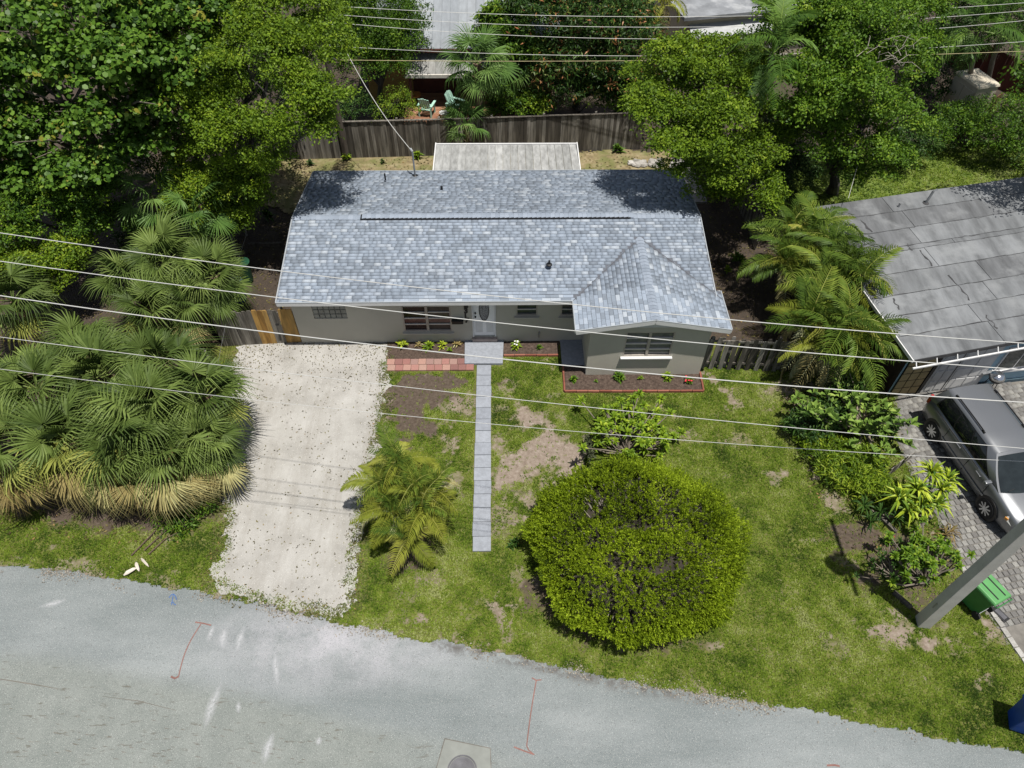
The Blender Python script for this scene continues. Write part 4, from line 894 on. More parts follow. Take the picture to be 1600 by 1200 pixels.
tree('laurel_tree', 'low rounded sunlit tree at the edge of the dirt beside the topmost palmetto', 'tree', at(80, 440), bl((60, 405, 2.6, 1.0), (110, 400, 2.4, .8), (20, 415, 2.3, .9), (90, 425, 1.8, .8)), m_lf_yel, 480, 40, (.07, .12), .55, 25, r0=.10, rc=(.22, .42), tone=(.55, .18, .17), sub=9, low=-.05, inner=.12)
tree('shrub', 'small dark shrub growing under the sea grape tree by the dirt path', 'shrub', at(225, 395), bl((215, 375, .8, .7), (260, 365, .9, .6)), m_lf_dark, 160, 26, (.08, .14), .5, 26, r0=.04, rc=(.2, .35))

# fan palms -------------------------------------------------------------
def fan_mesh(name, mat, Lp, Rr, nseg, seed, spread=2.25, droop=.32, split=.45):
    rg = np.random.default_rng(seed); m = MB()
    m.tube([(0, 0, 0), (Lp * .5, 0, .06 * Lp), (Lp, 0, 0)], [.022, .016, .012], 4, tint=.75)
    for i in range(nseg):
        a = -spread + 2 * spread * i / (nseg - 1) + rg.normal(0, .02); L = Rr * (.70 + .30 * math.cos(a * .55)) * rg.uniform(.9, 1.06)
        dirv = Vector((math.cos(a), math.sin(a), 0)); nr = Vector((-math.sin(a), math.cos(a), 0)); w = Rr * rg.uniform(.016, .024)
        dz = droop * rg.uniform(.6, 1.5); tl = .45 + rg.normal(0, .12)
        V = []
        for s, ww, z in ((.04, .45, 0), (.40, 1.25, -.05 * dz), (.70, .62, -.28 * dz), (1.0, .06, -dz)):
            p = Vector((Lp, 0, 0)) + dirv * (L * s * (1 - .12 * (s > .9))) + Vector((0, 0, z * Rr + .05 * Rr * math.cos(a) * s * 0)); lift = (.016 if i % 2 else -.006) * ww
            V += [p + nr * w * ww + Vector((0, 0, lift)), p - nr * w * ww + Vector((0, 0, -lift))]
        m.add(V, [(0, 1, 3, 2), (2, 3, 5, 4), (4, 5, 7, 6)], max(0, min(1, tl)))
    return make_mesh(name, m.v, m.f, mat, False, m.t)
FANC = [(0, (.020, .030, .008)), (.3, (.062, .078, .021)), (.6, (.140, .155, .046)), (.85, (.255, .255, .095)), (1, (.37, .345, .16))]
m_fan = leaf('palmetto_blade', FANC, .22, .45, 'both')
m_fan_g = leaf('cabbage_palm_blade', [(0, (.045, .075, .022)), (.4, (.095, .145, .040)), (.75, (.19, .235, .08)), (1, (.31, .33, .14))], .25, .42, 'both')
m_fan_y = leaf('ageing_palmetto_blade', [(0, (.13, .11, .025)), (.5, (.26, .22, .06)), (1, (.42, .34, .13))], .22, .55, 'both')
m_fan_d = leaf('dead_palmetto_blade', [(0, (.16, .085, .04)), (.45, (.30, .19, .10)), (.75, (.42, .31, .19)), (1, (.52, .46, .37))], .12, .8, 'both')
m_fibre = simple('fibrous_stem', (.14, .10, .065), .95, var=.4, fine=30, bmp=.8)
FAN = [fan_mesh('frond', m_fan, .75, .98, 44, 1, 2.25, .40), fan_mesh('frond', m_fan, .9, 1.08, 48, 2, 2.5, .55), fan_mesh('frond', m_fan, .6, .85, 40, 3, 2.0, .25), fan_mesh('frond', m_fan, .8, 1.0, 42, 13, 2.3, .8)]
FANG = [fan_mesh('frond', m_fan_g, .9, 1.0, 36, 4, 2.3, .5), fan_mesh('frond', m_fan_g, .8, .9, 32, 5, 2.2, .35)]
FANY = [fan_mesh('frond', m_fan_y, .75, 1.0, 34, 6, 2.1, .6)]; FAND = [fan_mesh('frond', m_fan_d, .6, .95, 30, 7, 1.5, .95), fan_mesh('frond', m_fan_d, .6, .8, 26, 8, 1.2, 1.1)]
def frond_at(parent, me, p, az, el, roll=0, sc=1.0, name='frond'):
    return put(name, me, parent, mw=Matrix.Translation(p) @ Matrix.Rotation(az, 4, 'Z') @ Matrix.Rotation(-el, 4, 'Y') @ Matrix.Rotation(roll, 4, 'X') @ Matrix.Scale(sc, 4))
def fan_palm(label, crown, n, meshes, seed, sc=1.0, group='palmettos crowding the driveway edge', old=(), dead=0, dead_az=(-2.3, -.35), stem=.11, name='palmetto', yel=0, elr=(1.25, -.35), lean=(0, 0)):
    rg = random.Random(seed); crown = Vector(crown); base = Vector((crown.x + lean[0], crown.y + lean[1], 0)); t = thing(name, label, 'palm', base, group)
    m = MB(); m.tube([base - Vector((0, 0, .1)), base.lerp(crown, .5) + Vector((.04, .02, 0)), crown], [stem * 1.2, stem, stem * .95], 9)
    for k in range(int(14 * crown.z)):      # old leaf bases
        z = rg.uniform(.1, crown.z); a = rg.uniform(0, 6.28); c = base.lerp(crown, z / crown.z); dv = Vector((math.cos(a), math.sin(a), 0))
        m.tube([c + dv * stem * .8, c + dv * (stem + .09) + Vector((0, 0, .10))], [.03, .012], 4)
    m.build('stem', m_fibre, t)
    for i in range(n):
        f = i / max(1, n - 1); el = elr[0] + (elr[1] - elr[0]) * f ** .85 + rg.gauss(0, .10); az = i * 2.39996 + seed + rg.gauss(0, .15)
        if dead > 6 and f > .62 and dead_az[0] - .1 < (az + math.pi) % (2 * math.pi) - math.pi < dead_az[1] + .1: continue
        me = rg.choice(FANY) if (yel and f > 1 - yel and rg.random() < .7) else rg.choice(meshes)
        frond_at(t, me, crown + Vector((0, 0, .05 - .12 * f)), az, el, rg.gauss(0, .28), sc * rg.uniform(.85, 1.1))
    for i in range(dead):
        da = rg.uniform(*dead_az); frond_at(t, rg.choice(FAND), crown + Vector((math.cos(da) * .35, math.sin(da) * .35, rg.uniform(-.35, .02))), da, rg.uniform(-.7, -.05), rg.gauss(0, .3), sc * rg.uniform(.95, 1.2))
    return t
PALMETTOS = [(150, 590, 2.3, 20, 1.05, 0, 0, 'broad silvery palmetto in the middle of the thicket by the street'), (255, 570, 2.2, 18, 1.0, 0, 0, 'palmetto behind the thicket, nearest the thin fence posts'), (60, 610, 2.2, 18, 1.05, .15, 0, 'palmetto at the picture edge of the thicket, above the verge'),
             (230, 640, 2.5, 20, 1.05, .3, 5, 'tall palmetto with mixed green and tan fans above the fallen stalks'), (320, 620, 2.2, 16, .95, .1, 0, 'palmetto leaning out over the limestone driveway'), (110, 690, 2.1, 20, 1.05, .6, 7, 'palmetto whose yellow fans hang over the grass verge'),
             (200, 705, 2.1, 18, 1.0, .6, 8, 'palmetto with a grey dead fan drooping to the verge'), (265, 705, 1.9, 16, .95, .5, 12, 'palmetto with a skirt of bleached dead fans facing the drive'), (30, 700, 2.1, 16, 1.0, .6, 6, 'palmetto cut by the picture edge above the verge'), (318, 690, 1.8, 13, .85, .1, 4, 'short palmetto casting a star shaped shadow on the driveway'), (-40, 620, 2.2, 14, 1.0, .1, 0, 'palmetto mostly outside the picture beside the street thicket'),
             (205, 440, 2.1, 15, .95, 0, 0, 'palmetto nearest the dappled dirt path'), (262, 410, 2.5, 18, 1.0, 0, 0, 'tallest pale palmetto in the rear cluster'), (335, 432, 2.3, 16, .95, 0, 0, 'palmetto of the rear cluster next to the grey gate boards'), (300, 470, 2.0, 15, .9, .1, 1, 'low palmetto in the rear cluster behind the wire fence'), (240, 490, 1.8, 13, .9, .1, 1, 'palmetto between the rear cluster and the street thicket'),
             (20, 470, 2.2, 16, 1.0, .1, 0, 'palmetto below the low rounded tree at the picture edge'), (140, 548, 2.0, 14, .9, .1, 0, 'palmetto between the dirt path and the street thicket')]
for i, (u, v, z, n, sc, ye, de, lb) in enumerate(PALMETTOS):
    fan_palm(lb, at(u, v, z), n, FAN, i + 31, sc, yel=ye, dead=de, lean=(rnd.uniform(-.2, .2), rnd.uniform(.0, .3)))
fan_palm('tall drooping fan palm in the shade beneath the sea grape tree', at(235, 305, 3.3), 13, FANG, 61, .95, group='fan palms under the big trees', elr=(1.0, -.9))
fan_palm('drooping fan palm in the shade beside the small sunlit tree', at(312, 318, 3.4), 12, FANG, 62, 1.0, group='fan palms under the big trees', elr=(.9, -.95))
fan_palm('cabbage palm with a shaggy trunk growing behind the board fence by the deck', at(745, 98, 3.9), 20, FANG, 63, 1.15, group=None, name='cabbage_palm', stem=.2, elr=(1.3, -.75))
fan_palm('small fan palm growing in front of the board fence behind the tin cover', at(728, 196, 1.5), 12, FANG, 64, .85, group=None, name='fan_palm', elr=(1.2, -.3))
fan_palm('young fan palm in the bushes beside the cabbage palm', at(800, 120, 2.4), 10, FANG, 65, .8, group=None, name='fan_palm', elr=(1.2, -.4))

# feather palms ----------------------------------------------------------
def feather_mesh(name, mat, L, npair, lf, seed, droop=.9, rise=.25, tip=None, lw=.026, vee=.35):
    """arching midrib with narrow leaflets along both sides"""
    rg = np.random.default_rng(seed); m = MB(); mid = []
    for i in range(9):
        s = i / 8; mid.append(Vector((L * (s - .16 * droop * s ** 3), 0, L * (rise * s - droop * .62 * s ** 2.4))))
    m.tube(mid, [.028 * (1 - .8 * i / 8) for i in range(9)], 4, tint=.97)
    for i in range(npair):
        s = .16 + .84 * (i + .5) / npair; k = min(7.999, s * 8); j = int(k); p = mid[j].lerp(mid[j + 1], k - j); tg = (mid[j + 1] - mid[j]).normalized()
        ln = lf * (math.sin(math.pi * min(1, .18 + s * .78)) ** .6) * rg.uniform(.88, 1.08)
        for sd in (-1, 1):
            fw = .45 + .5 * s; dv = (tg * fw + Vector((0, sd, 0)) + Vector((0, 0, vee * (1 - .6 * s) + rg.normal(0, .12)))).normalized()
            wv = dv.cross(Vector((0, 0, 1))).normalized() * lw
            q = p + dv * ln * .55; e = p + dv * ln + Vector((0, 0, -ln * rg.uniform(.25, .6)))
            tn = (.48 + rg.normal(0, .13)) if tip is None else min(1, .48 + rg.normal(0, .13) + tip * max(0, s - .55))
            m.add([p + wv * .5, p - wv * .5, q - wv, q + wv, e], [(0, 1, 2, 3), (3, 2, 4)], max(0, min(1, tn)))
    return make_mesh(name, m.v, m.f, mat, False, m.t)
m_fe = leaf('areca_leaflet', [(0, (.028, .044, .012)), (.35, (.070, .098, .018)), (.62, (.135, .160, .030)), (.82, (.26, .25, .05)), (1, (.42, .33, .13))], .26, .36, 'both')
m_fe_y = leaf('yellowing_leaflet', [(0, (.10, .11, .015)), (.5, (.24, .21, .035)), (.8, (.36, .28, .07)), (1, (.44, .34, .17))], .3, .45, 'both')
m_fe_d = leaf('browned_leaflet', [(0, (.13, .075, .035)), (.5, (.30, .20, .11)), (1, (.50, .43, .36))], .15, .75, 'both')
m_fe_g = leaf('coconut_leaflet', [(0, (.030, .055, .014)), (.45, (.080, .130, .026)), (.8, (.17, .22, .05)), (1, (.27, .29, .09))], .28, .36, 'both')
m_cane = simple('ringed_cane', (.20, .19, .10), .7, var=.3, fine=12, stretch=(.2, .2, 3))
FE = [feather_mesh('frond', m_fe, 2.1, 23, .52, 1, 1.15, .45, .5), feather_mesh('frond', m_fe, 1.9, 22, .50, 2, 1.4, .52, .45), feather_mesh('frond', m_fe, 1.5, 20, .46, 3, .9, .38)]
FEY = [feather_mesh('frond', m_fe_y, 1.7, 28, .46, 4, 1.3, .42), feather_mesh('frond', m_fe_y, 1.5, 24, .42, 5, 1.5, .4)]; FED = [feather_mesh('frond', m_fe_d, 1.5, 24, .42, 6, 1.8, .25)]
FEG = [feather_mesh('frond', m_fe_g, 2.9, 36, .75, 7, .95, .40, lw=.024), feather_mesh('frond', m_fe_g, 2.6, 34, .70, 8, 1.3, .38, lw=.024)]
def feather_palm(name, label, base, stems, n, seed, meshes, sc=1.0, yel=.2, dead=.08, group=None, elr=(1.35, -.35), r=.045, cane=None):
    rg = random.Random(seed); base = Vector(base); t = thing(name, label, 'palm', base, group)
    for (dx, dy, h) in stems:
        top = base + Vector((dx, dy, h)); b0 = base + Vector((dx * .35, dy * .35, -.1))
        m = MB(); m.tube([b0, b0.lerp(top, .5) + Vector((dx * .1, dy * .1, 0)), top], [r * 1.25, r, r * .9], 8); m.build('stem', cane or m_cane, t)
        for i in range(n):
            f = i / max(1, n - 1); el = elr[0] + (elr[1] - elr[0]) * f + rg.gauss(0, .1); az = i * 2.39996 + seed * 1.3 + dx * 5 + rg.gauss(0, .2); q = rg.random()
            me = rg.choice(FED) if (f > .7 and q < dead * 3) else rg.choice(FEY) if (f > .3 and q < yel * 1.5) else rg.choice(meshes)
            if meshes is FEG: me = rg.choice(meshes)
            frond_at(t, me, top, az, el, rg.gauss(0, .2), sc * rg.uniform(.85, 1.1))
    return t
AP = 'feather palms between the two houses'
def stem_to(b, lst): return [(at(u, v, z).x - b.x, at(u, v, z).y - b.y, z) for u, v, z in lst]
b = at(1262, 440); feather_palm('areca_palm', 'dense areca palm clump rising beside the dark picket fence', b, stem_to(b, [(1232, 372, 2.3), (1270, 378, 2.5), (1222, 415, 2.0), (1290, 400, 2.5)]), 17, 1, FE, .98, .26, .10, AP)
b = at(1325, 500); feather_palm('areca_palm', 'areca palm clump reaching over the flat grey roof edge', b, stem_to(b, [(1318, 425, 2.6), (1335, 452, 2.4), (1285, 450, 2.3)]), 17, 2, FE, 1.0, .30, .14, AP)
b = at(1290, 590); feather_palm('areca_palm', 'areca palm clump with browned fronds at the end of the shadowbox fence', b, stem_to(b, [(1262, 505, 2.0), (1312, 515, 2.2), (1285, 545, 1.6), (1335, 540, 1.8)]), 18, 3, FE, 1.0, .42, .20, AP)
b = at(645, 868); feather_palm('date_palm', 'small leaning clump of golden green palms between the drive and the walk', b, stem_to(b, [(622, 730, 1.9), (650, 770, 1.6), (610, 800, 1.3), (665, 800, 1.35), (640, 840, .8), (600, 760, 1.5), (680, 770, 1.4)]), 10, 4, FE, .76, .75, .10, None, r=.05, cane=m_fibre, elr=(1.4, -.1))
b = at(1196, 210); feather_palm('coconut_palm', 'tall feather palm rising through the big tree behind the picket fence', b, stem_to(b, [(1207, 85, 7.6)]), 13, 5, FEG, .82, 0, 0, None, r=.12, cane=m_bark, elr=(1.5, -.9))
b = at(1560, 130); feather_palm('coconut_palm', 'feather palm above the beige shed in the far corner', b, stem_to(b, [(1530, 48, 4.6), (1580, 20, 5.0)]), 13, 6, FEG, .95, 0, 0, None, r=.12, cane=m_bark, elr=(1.3, -.6))
b = at(1000, 120); feather_palm('feather_palm', 'dry reddish feather palm beside the beige house wall', b, stem_to(b, [(1035, 10, 5.0)]), 12, 7, FEY, .9, .9, .3, None, r=.1, cane=m_bark, elr=(1.2, -.9))

# trees behind and beside the house
tree('gumbo_tree', 'big spreading yellow green tree over the side fence, left lobe reaching the roof corner', 'tree', at(1120, 300), bl((1060, 145, 6.2, 1.7), (1120, 205, 5.6, 1.5), (1035, 205, 5.6, 1.15), (1110, 115, 6.6, 1.5), (1078, 215, 5.3, 1.2), (1145, 262, 4.6, 1.05), (1190, 295, 3.6, .9), (1018, 178, 6.0, .8), (1180, 240, 4.6, 1.0), (1170, 120, 6.4, 1.2), (1075, 255, 4.6, .7), (1205, 200, 4.4, 1.0), (1105, 285, 3.4, .8), (1130, 300, 2.6, .7)), m_lf_yel, 1900, 40, (.08, .14), .55, 41, r0=.2, rc=(.22, .42), tone=(.50, .13, .12), sub=9, low=-.05, inner=.12)
tree('gumbo_tree', 'tallest round topped green tree beside the lawn behind the flat grey roof', 'tree', at(1300, 300), bl((1270, 70, 7.2, 2.0), (1350, 50, 7.4, 2.0), (1395, 110, 6.4, 1.6), (1330, 140, 6.3, 1.9), (1260, 150, 6.0, 1.5), (1400, 30, 7.0, 1.8), (1405, 190, 4.8, 1.1), (1350, 210, 4.6, 1.4), (1280, 215, 4.4, 1.2), (1380, 245, 3.6, 1.0), (1320, 268, 2.9, .8), (1250, 20, 7.4, 1.8)), m_lf_mid, 2300, 40, (.08, .14), .55, 42, r0=.24, rc=(.22, .42), tone=(.62, .13, .12), sub=9, low=-.05, inner=.12)
m = MB()
for i in range(34):
    u, v = rnd.uniform(1310, 1430), rnd.uniform(35, 100); p = at(u, v, 7.6 + rnd.uniform(0, .5)); q = p + Vector((rnd.uniform(-.9, .9), rnd.uniform(-.4, .6), rnd.uniform(-.2, .3))); m.tube([p, p.lerp(q, .5) + Vector((0, 0, .15)), q], [.012, .009, .004], 5)
_t = [o for o in COL.objects if o.name == 'gumbo_tree.001'][0]; tag(m.build('bare_twigs', m_twig, _t), kind='stuff')
tree('columnar_tree', 'dense columnar tree with upright twigs beside the ribbed metal roof', 'tree', at(600, 172), bl((590, 20, 4.6, (1.7, 1.3, 1.6)), (575, 60, 3.8, (1.6, 1.3, 1.4)), (620, 70, 3.6, (1.2, 1.2, 1.3)), (590, 100, 2.9, (1.6, 1.2, 1.1)), (540, 30, 4.4, (1.3, 1.2, 1.6)), (545, 85, 3.2, (1.2, 1.1, 1.2)), (635, 40, 4.2, (1.0, 1.1, 1.4))), m_lf_mid, 1500, 28, (.08, .14), .42, 43, r0=.15, rc=(.25, .45), tone=(.42, .15, .15), up=.2, droop=-.8)
tree('mango_tree', 'dark mango tree with reddish new leaves along the back fence', 'tree', at(900, 165), bl((850, 20, 5.0, (1.6, 1.5, 1.6)), (920, 25, 5.2, (1.8, 1.5, 1.6)), (980, 50, 4.6, (1.4, 1.4, 1.5)), (890, 90, 3.6, (1.5, 1.3, 1.4)), (960, 100, 3.4, (1.4, 1.3, 1.3)), (1000, 140, 2.4, (.9, 1., 1.)), (850, 100, 3.0, (1.1, 1.1, 1.2)), (900, 140, 2.2, (1.5, 1., 1.1)), (960, 140, 2.0, (1.3, 1., 1.))), m_lf_mango, 1750, 24, (.16, .28), .24, 44, r0=.16, rc=(.28, .5), tone=(.46, .17, .20), kind='long', droop=.6, up=.5)
tree('schefflera', 'glossy drooping tree in front of the ribbed metal roof beside the cabbage palm', 'tree', at(805, 150), bl((795, 30, 4.6, (1.0, 1.0, .9)), (810, 70, 3.8, (.9, .9, .9)), (770, 45, 4.2, (.7, .8, .7)), (830, 10, 4.8, (.8, .8, .8))), m_lf_mid, 330, 22, (.18, .30), .30, 45, r0=.1, rc=(.25, .42), tone=(.5, .2, .2), kind='long', droop=1.1, up=.5)
SH_ = [('wispy pale green shrub beside the deck, poking over the fence', bl((622, 160, 1.7, .8), (605, 178, 1.2, .6), (640, 175, 1.3, .5)), m_lf_lime, (.05, .10), .4, 130, (620, 190)), ('bright yellow green shrub just behind the board fence', bl((838, 160, 1.6, .65), (850, 168, 1.4, .5)), m_lf_lime, (.09, .16), .42, 90, (838, 188)),
       ('leafy shrub between the cabbage palm and the mango tree', bl((795, 150, 1.7, .9), (815, 168, 1.3, .7), (780, 172, 1.1, .6)), m_lf_mid, (.08, .15), .45, 200, (795, 186)), ('feathery olive shrub below the mango tree at the fence', bl((905, 150, 1.9, .9), (935, 135, 2.3, .8), (875, 160, 1.4, .6)), m_lf_yel, (.05, .09), .35, 210, (905, 188)),
       ('dark shrub growing under the columnar tree', bl((560, 170, 1.2, .9), (530, 178, 1.3, .8)), m_lf_dark, (.07, .12), .5, 130, (550, 190)), ('mid green bush over the fence end by the yellow green tree', bl((965, 160, 1.6, .8), (985, 172, 1.3, .6)), m_lf_mid, (.10, .18), .4, 130, (970, 188))]
for lb, B, mt, sz, rt, n, bs in SH_: tree('shrub', lb, 'shrub', at(*bs), B, mt, n, 22, sz, rt, 50 + n, r0=.04, rc=(.15, .32), group='shrubs along the back fence', tone=(.5, .18, .18))
tree('hedge_bush', 'large dark bush at the picture edge beyond the neighbouring lawn', 'bush', at(1570, 240), bl((1570, 200, 1.6, (1.6, 1.3, 1.3)), (1610, 185, 1.8, 1.4), (1545, 225, 1.0, .9), (1600, 235, 1., 1.2)), m_lf_mid, 560, 26, (.08, .14), .45, 46, r0=.08, rc=(.25, .4), tone=(.45, .18, .16))
tree('hedge_bush', 'dark leafy bush in front of the beige shed', 'bush', at(1500, 222), bl((1512, 182, 1.1, (.9, .8, .8)), (1490, 195, 1.0, 1.0), (1465, 210, .9, .8), (1540, 195, .9, .6)), m_lf_mid, 420, 26, (.08, .14), .45, 47, r0=.07, rc=(.22, .4), tone=(.42, .18, .16))
tree('hedge_bush', 'dark filler foliage added for the shade between the two big trees beside the picket fence', 'bush', at(1215, 262), bl((1215, 235, 1.6, 1.2), (1235, 200, 2.2, 1.2), (1200, 275, 1.0, 1.0), (1180, 250, 1.4, .9), (1245, 265, .9, .9)), m_lf_dark, 420, 36, (.08, .15), .45, 68, r0=.05, rc=(.25, .45))  # filler leaves added to make the gap as dark as its shade
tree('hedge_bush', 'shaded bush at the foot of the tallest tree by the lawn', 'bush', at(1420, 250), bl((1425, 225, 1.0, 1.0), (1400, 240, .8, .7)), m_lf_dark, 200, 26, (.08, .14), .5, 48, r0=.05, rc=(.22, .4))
tree('shade_tree', 'leafy tree beyond the picture edge shading the flat grey roof', 'tree', (26.5, 24.5, 0), [((20.6, 22.6, 7.0), (2.2, 1.7, 1.2)), ((18.6, 23.2, 7.2), (1.2, 1.0, .8)), ((22.5, 21.5, 7.2), (2.0, 1.8, 1.2)), ((21, 24.5, 7.5), (1.8, 1.5, 1.2))], m_lf_mid, 800, 28, (.10, .16), .5, 49, r0=.2, rc=(.3, .5))
tree('understory_tree', 'shaded green understory between the round leaved tree and the yellow green tree', 'tree', at(300, 262), bl((300, 205, 3.4, 1.6), (335, 140, 4.4, 1.6), (290, 115, 4.6, 1.7), (400, 150, 4.0, 1.4), (250, 235, 2.8, 1.4), (360, 90, 4.6, 1.6), (180, 215, 3.6, 1.5), (420, 215, 2.8, 1.0)), m_lf_mid, 800, 36, (.09, .16), .5, 70, r0=.1, rc=(.3, .5), tone=(.5, .15, .14))
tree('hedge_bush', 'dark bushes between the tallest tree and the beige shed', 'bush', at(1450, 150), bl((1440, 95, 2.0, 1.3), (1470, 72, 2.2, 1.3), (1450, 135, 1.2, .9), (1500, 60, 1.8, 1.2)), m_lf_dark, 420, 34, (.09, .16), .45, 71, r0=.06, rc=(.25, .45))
# green masses that close the view between the far houses
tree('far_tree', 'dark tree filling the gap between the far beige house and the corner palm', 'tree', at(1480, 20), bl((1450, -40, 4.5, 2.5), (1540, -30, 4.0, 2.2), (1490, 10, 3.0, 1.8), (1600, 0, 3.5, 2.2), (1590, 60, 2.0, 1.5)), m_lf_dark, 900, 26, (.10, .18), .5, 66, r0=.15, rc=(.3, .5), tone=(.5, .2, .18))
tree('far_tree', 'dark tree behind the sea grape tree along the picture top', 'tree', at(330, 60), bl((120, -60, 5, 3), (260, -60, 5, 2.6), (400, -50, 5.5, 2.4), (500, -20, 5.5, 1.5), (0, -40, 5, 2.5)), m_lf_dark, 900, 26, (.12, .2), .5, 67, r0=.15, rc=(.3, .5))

# the great clipped bush -------------------------------------------------
m_jun = leaf('feathery_sprig', [(0, (.045, .060, .008)), (.25, (.145, .168, .010)), (.5, (.265, .285, .016)), (.75, (.37, .38, .024)), (1, (.48, .46, .05))], .38, .5)
bc = Vector((BUSH_C[0], BUSH_C[1], 0)); bush = thing('juniper_bush', 'huge rounded feathery green bush spreading over the front lawn', 'bush', bc)
RX, RY, HB = 3.0, 2.76, 1.85
def bush_top(th, r):
    """height of the clipped surface at relative radius r"""
    P = np.stack([r * np.cos(th) * 3, r * np.sin(th) * 3], 1)
    h = HB * np.clip(1 - np.abs(r) ** 3.6, 0, 1) ** .55
    h = h * (1 + .20 * (noise2(P + 7, .9, 3, 2) - .5) * 2 + .16 * (noise2(P + 3, 2.4, 5, 2) - .5) * 2)
    x, y = r * np.cos(th) * RX, r * np.sin(th) * RY
    h = h - .55 * np.exp(-(((x + .05) / .55) ** 2 + ((y - .35) / .45) ** 2)) - 1.15 * np.exp(-(((x - .25) / .85) ** 2 + ((y + 1.12 - .22 * (x + .2) ** 2 + .10 * x + .05 * np.sin(x * 7)) / (.10 + .07 * np.clip(x, 0, 1))) ** 2)) - .55 * np.exp(-(((x + 1.2) / .25) ** 2 + ((y - .7) / .3) ** 2)) - .5 * np.exp(-(((x - .75) / .2) ** 2 + ((y - .9) / .35) ** 2)) - .3 * np.exp(-(((x + 1.5) / .3) ** 2 + ((y + .5) / .16) ** 2))
    return np.maximum(h, .05)
rg = np.random.default_rng(5); n = 13500
th = rg.uniform(0, 2 * math.pi, n); rr = np.where(rg.random(n) < .62, np.sqrt(rg.random(n)), rg.uniform(.86, 1.0, n)); rim = 1 + .03 * np.sin(3 * th + 1) + .025 * np.sin(5 * th) + .02 * np.sin(8 * th + 2) + .02 * np.sin(13 * th)
hz_ = bush_top(th, rr); side = rr > .88
top_ = np.maximum(bush_top(th, np.full(n, .88)), .5); pz = np.where(side, rg.uniform(.30, 1, n) * top_, hz_ - np.abs(rg.normal(0, .05, n)))
rr = np.where(side, rr * (.83 + .17 * np.clip(pz / (.75 * top_), 0, 1)), rr)      # the skirt is undercut
PX = bc.x + rr * np.cos(th) * RX * rim; PY = bc.y + rr * np.sin(th) * RY * rim
C0 = np.column_stack([PX, PY, pz]); D0 = unit(np.column_stack([np.cos(th) * rr ** 3 * .9, np.sin(th) * rr ** 3 * .9 - .18, np.full(n, .8)]) + rg.normal(0, .24, (n, 3)))
keep = (noise2(np.column_stack([PX * 1.0, PY * 1.25 - pz]), 2.6, 91, 3) > .275) | (rg.random(n) < .18)
bx, by = PX - bc.x, PY - bc.y
crease = np.exp(-(((bx - .25) / .9) ** 2 + ((by + 1.12 - .22 * (bx + .2) ** 2 + .10 * bx + .05 * np.sin(bx * 7)) / (.12 + .09 * np.clip(bx, 0, 1))) ** 2)) + .8 * np.exp(-(((bx + .05) / .45) ** 2 + ((by - .35) / .28) ** 2)) + .7 * np.exp(-(((bx - .75) / .18) ** 2 + ((by - .9) / .35) ** 2)) + .7 * np.exp(-(((bx + 1.2) / .2) ** 2 + ((by - .7) / .25) ** 2))
keep &= (rg.random(n) > crease * .95) | side; C0, D0, n = C0[keep], D0[keep], int(keep.sum())
k = 22; idx = np.repeat(np.arange(n), k); ax = rg.random(len(idx))[:, None]; Ls = rg.uniform(.16, .34, n)[idx][:, None]
C1 = C0[idx] + D0[idx] * (ax - .4) * Ls + rg.normal(0, .022, (len(idx), 3)) * (1.15 - ax); rd = unit(rg.normal(0, 1, (len(idx), 3)))
tt = .46 + rg.normal(0, .17, n)[idx] + (noise2(C0[:, :2], .9, 8, 3) - .5)[idx] * .6 + rg.normal(0, .10, len(idx))
t = unit(D0[idx] * 1.0 + rd * .7); nr = unit(np.cross(t, rg.normal(0, 1, (len(idx), 3)))); L = rg.uniform(.035, .070, len(idx))[:, None]; W = L * .24
V = np.stack([C1, C1 + t * L * .5 + nr * W, C1 + t * L, C1 + t * L * .5 - nr * W], 1).reshape(-1, 3)
put('foliage', make_mesh('foliage', V - np.array(bc), np.arange(len(idx) * 4).reshape(-1, 4), m_jun, False, np.repeat(np.clip(tt, 0, 1), 4)), bush, loc=bc)
m = MB(); rb = random.Random(8)
for i in range(230):
    a, r_ = rb.uniform(0, 6.28), math.sqrt(rb.random()) * .93; x, y = r_ * math.cos(a), r_ * math.sin(a); h = float(bush_top(np.array([a]), np.array([r_]))[0])
    p0 = bc + Vector((x * RX * .35, y * RY * .35, .0)); p2 = bc + Vector((x * RX, y * RY, max(.15, h - .05))); p1 = p0.lerp(p2, .55) + Vector((0, 0, .1)); m.tube([p0, p1, p2], [.03, .018, .006], 5)
m.build('branches', m_twig, bush)
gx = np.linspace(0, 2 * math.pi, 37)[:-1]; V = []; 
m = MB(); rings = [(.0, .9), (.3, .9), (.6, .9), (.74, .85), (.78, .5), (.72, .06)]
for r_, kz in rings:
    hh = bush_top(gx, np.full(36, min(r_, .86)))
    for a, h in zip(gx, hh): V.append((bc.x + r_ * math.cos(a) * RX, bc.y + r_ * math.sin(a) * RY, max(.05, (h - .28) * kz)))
m.add(V, [(i * 36 + j, i * 36 + (j + 1) % 36, (i + 1) * 36 + (j + 1) % 36, (i + 1) * 36 + j) for i in range(5) for j in range(36)]); m.build('inner_twigs', simple('inner_twig_mass', (.035, .029, .022), .95, var=.5, fine=18, bmp=1), bush)

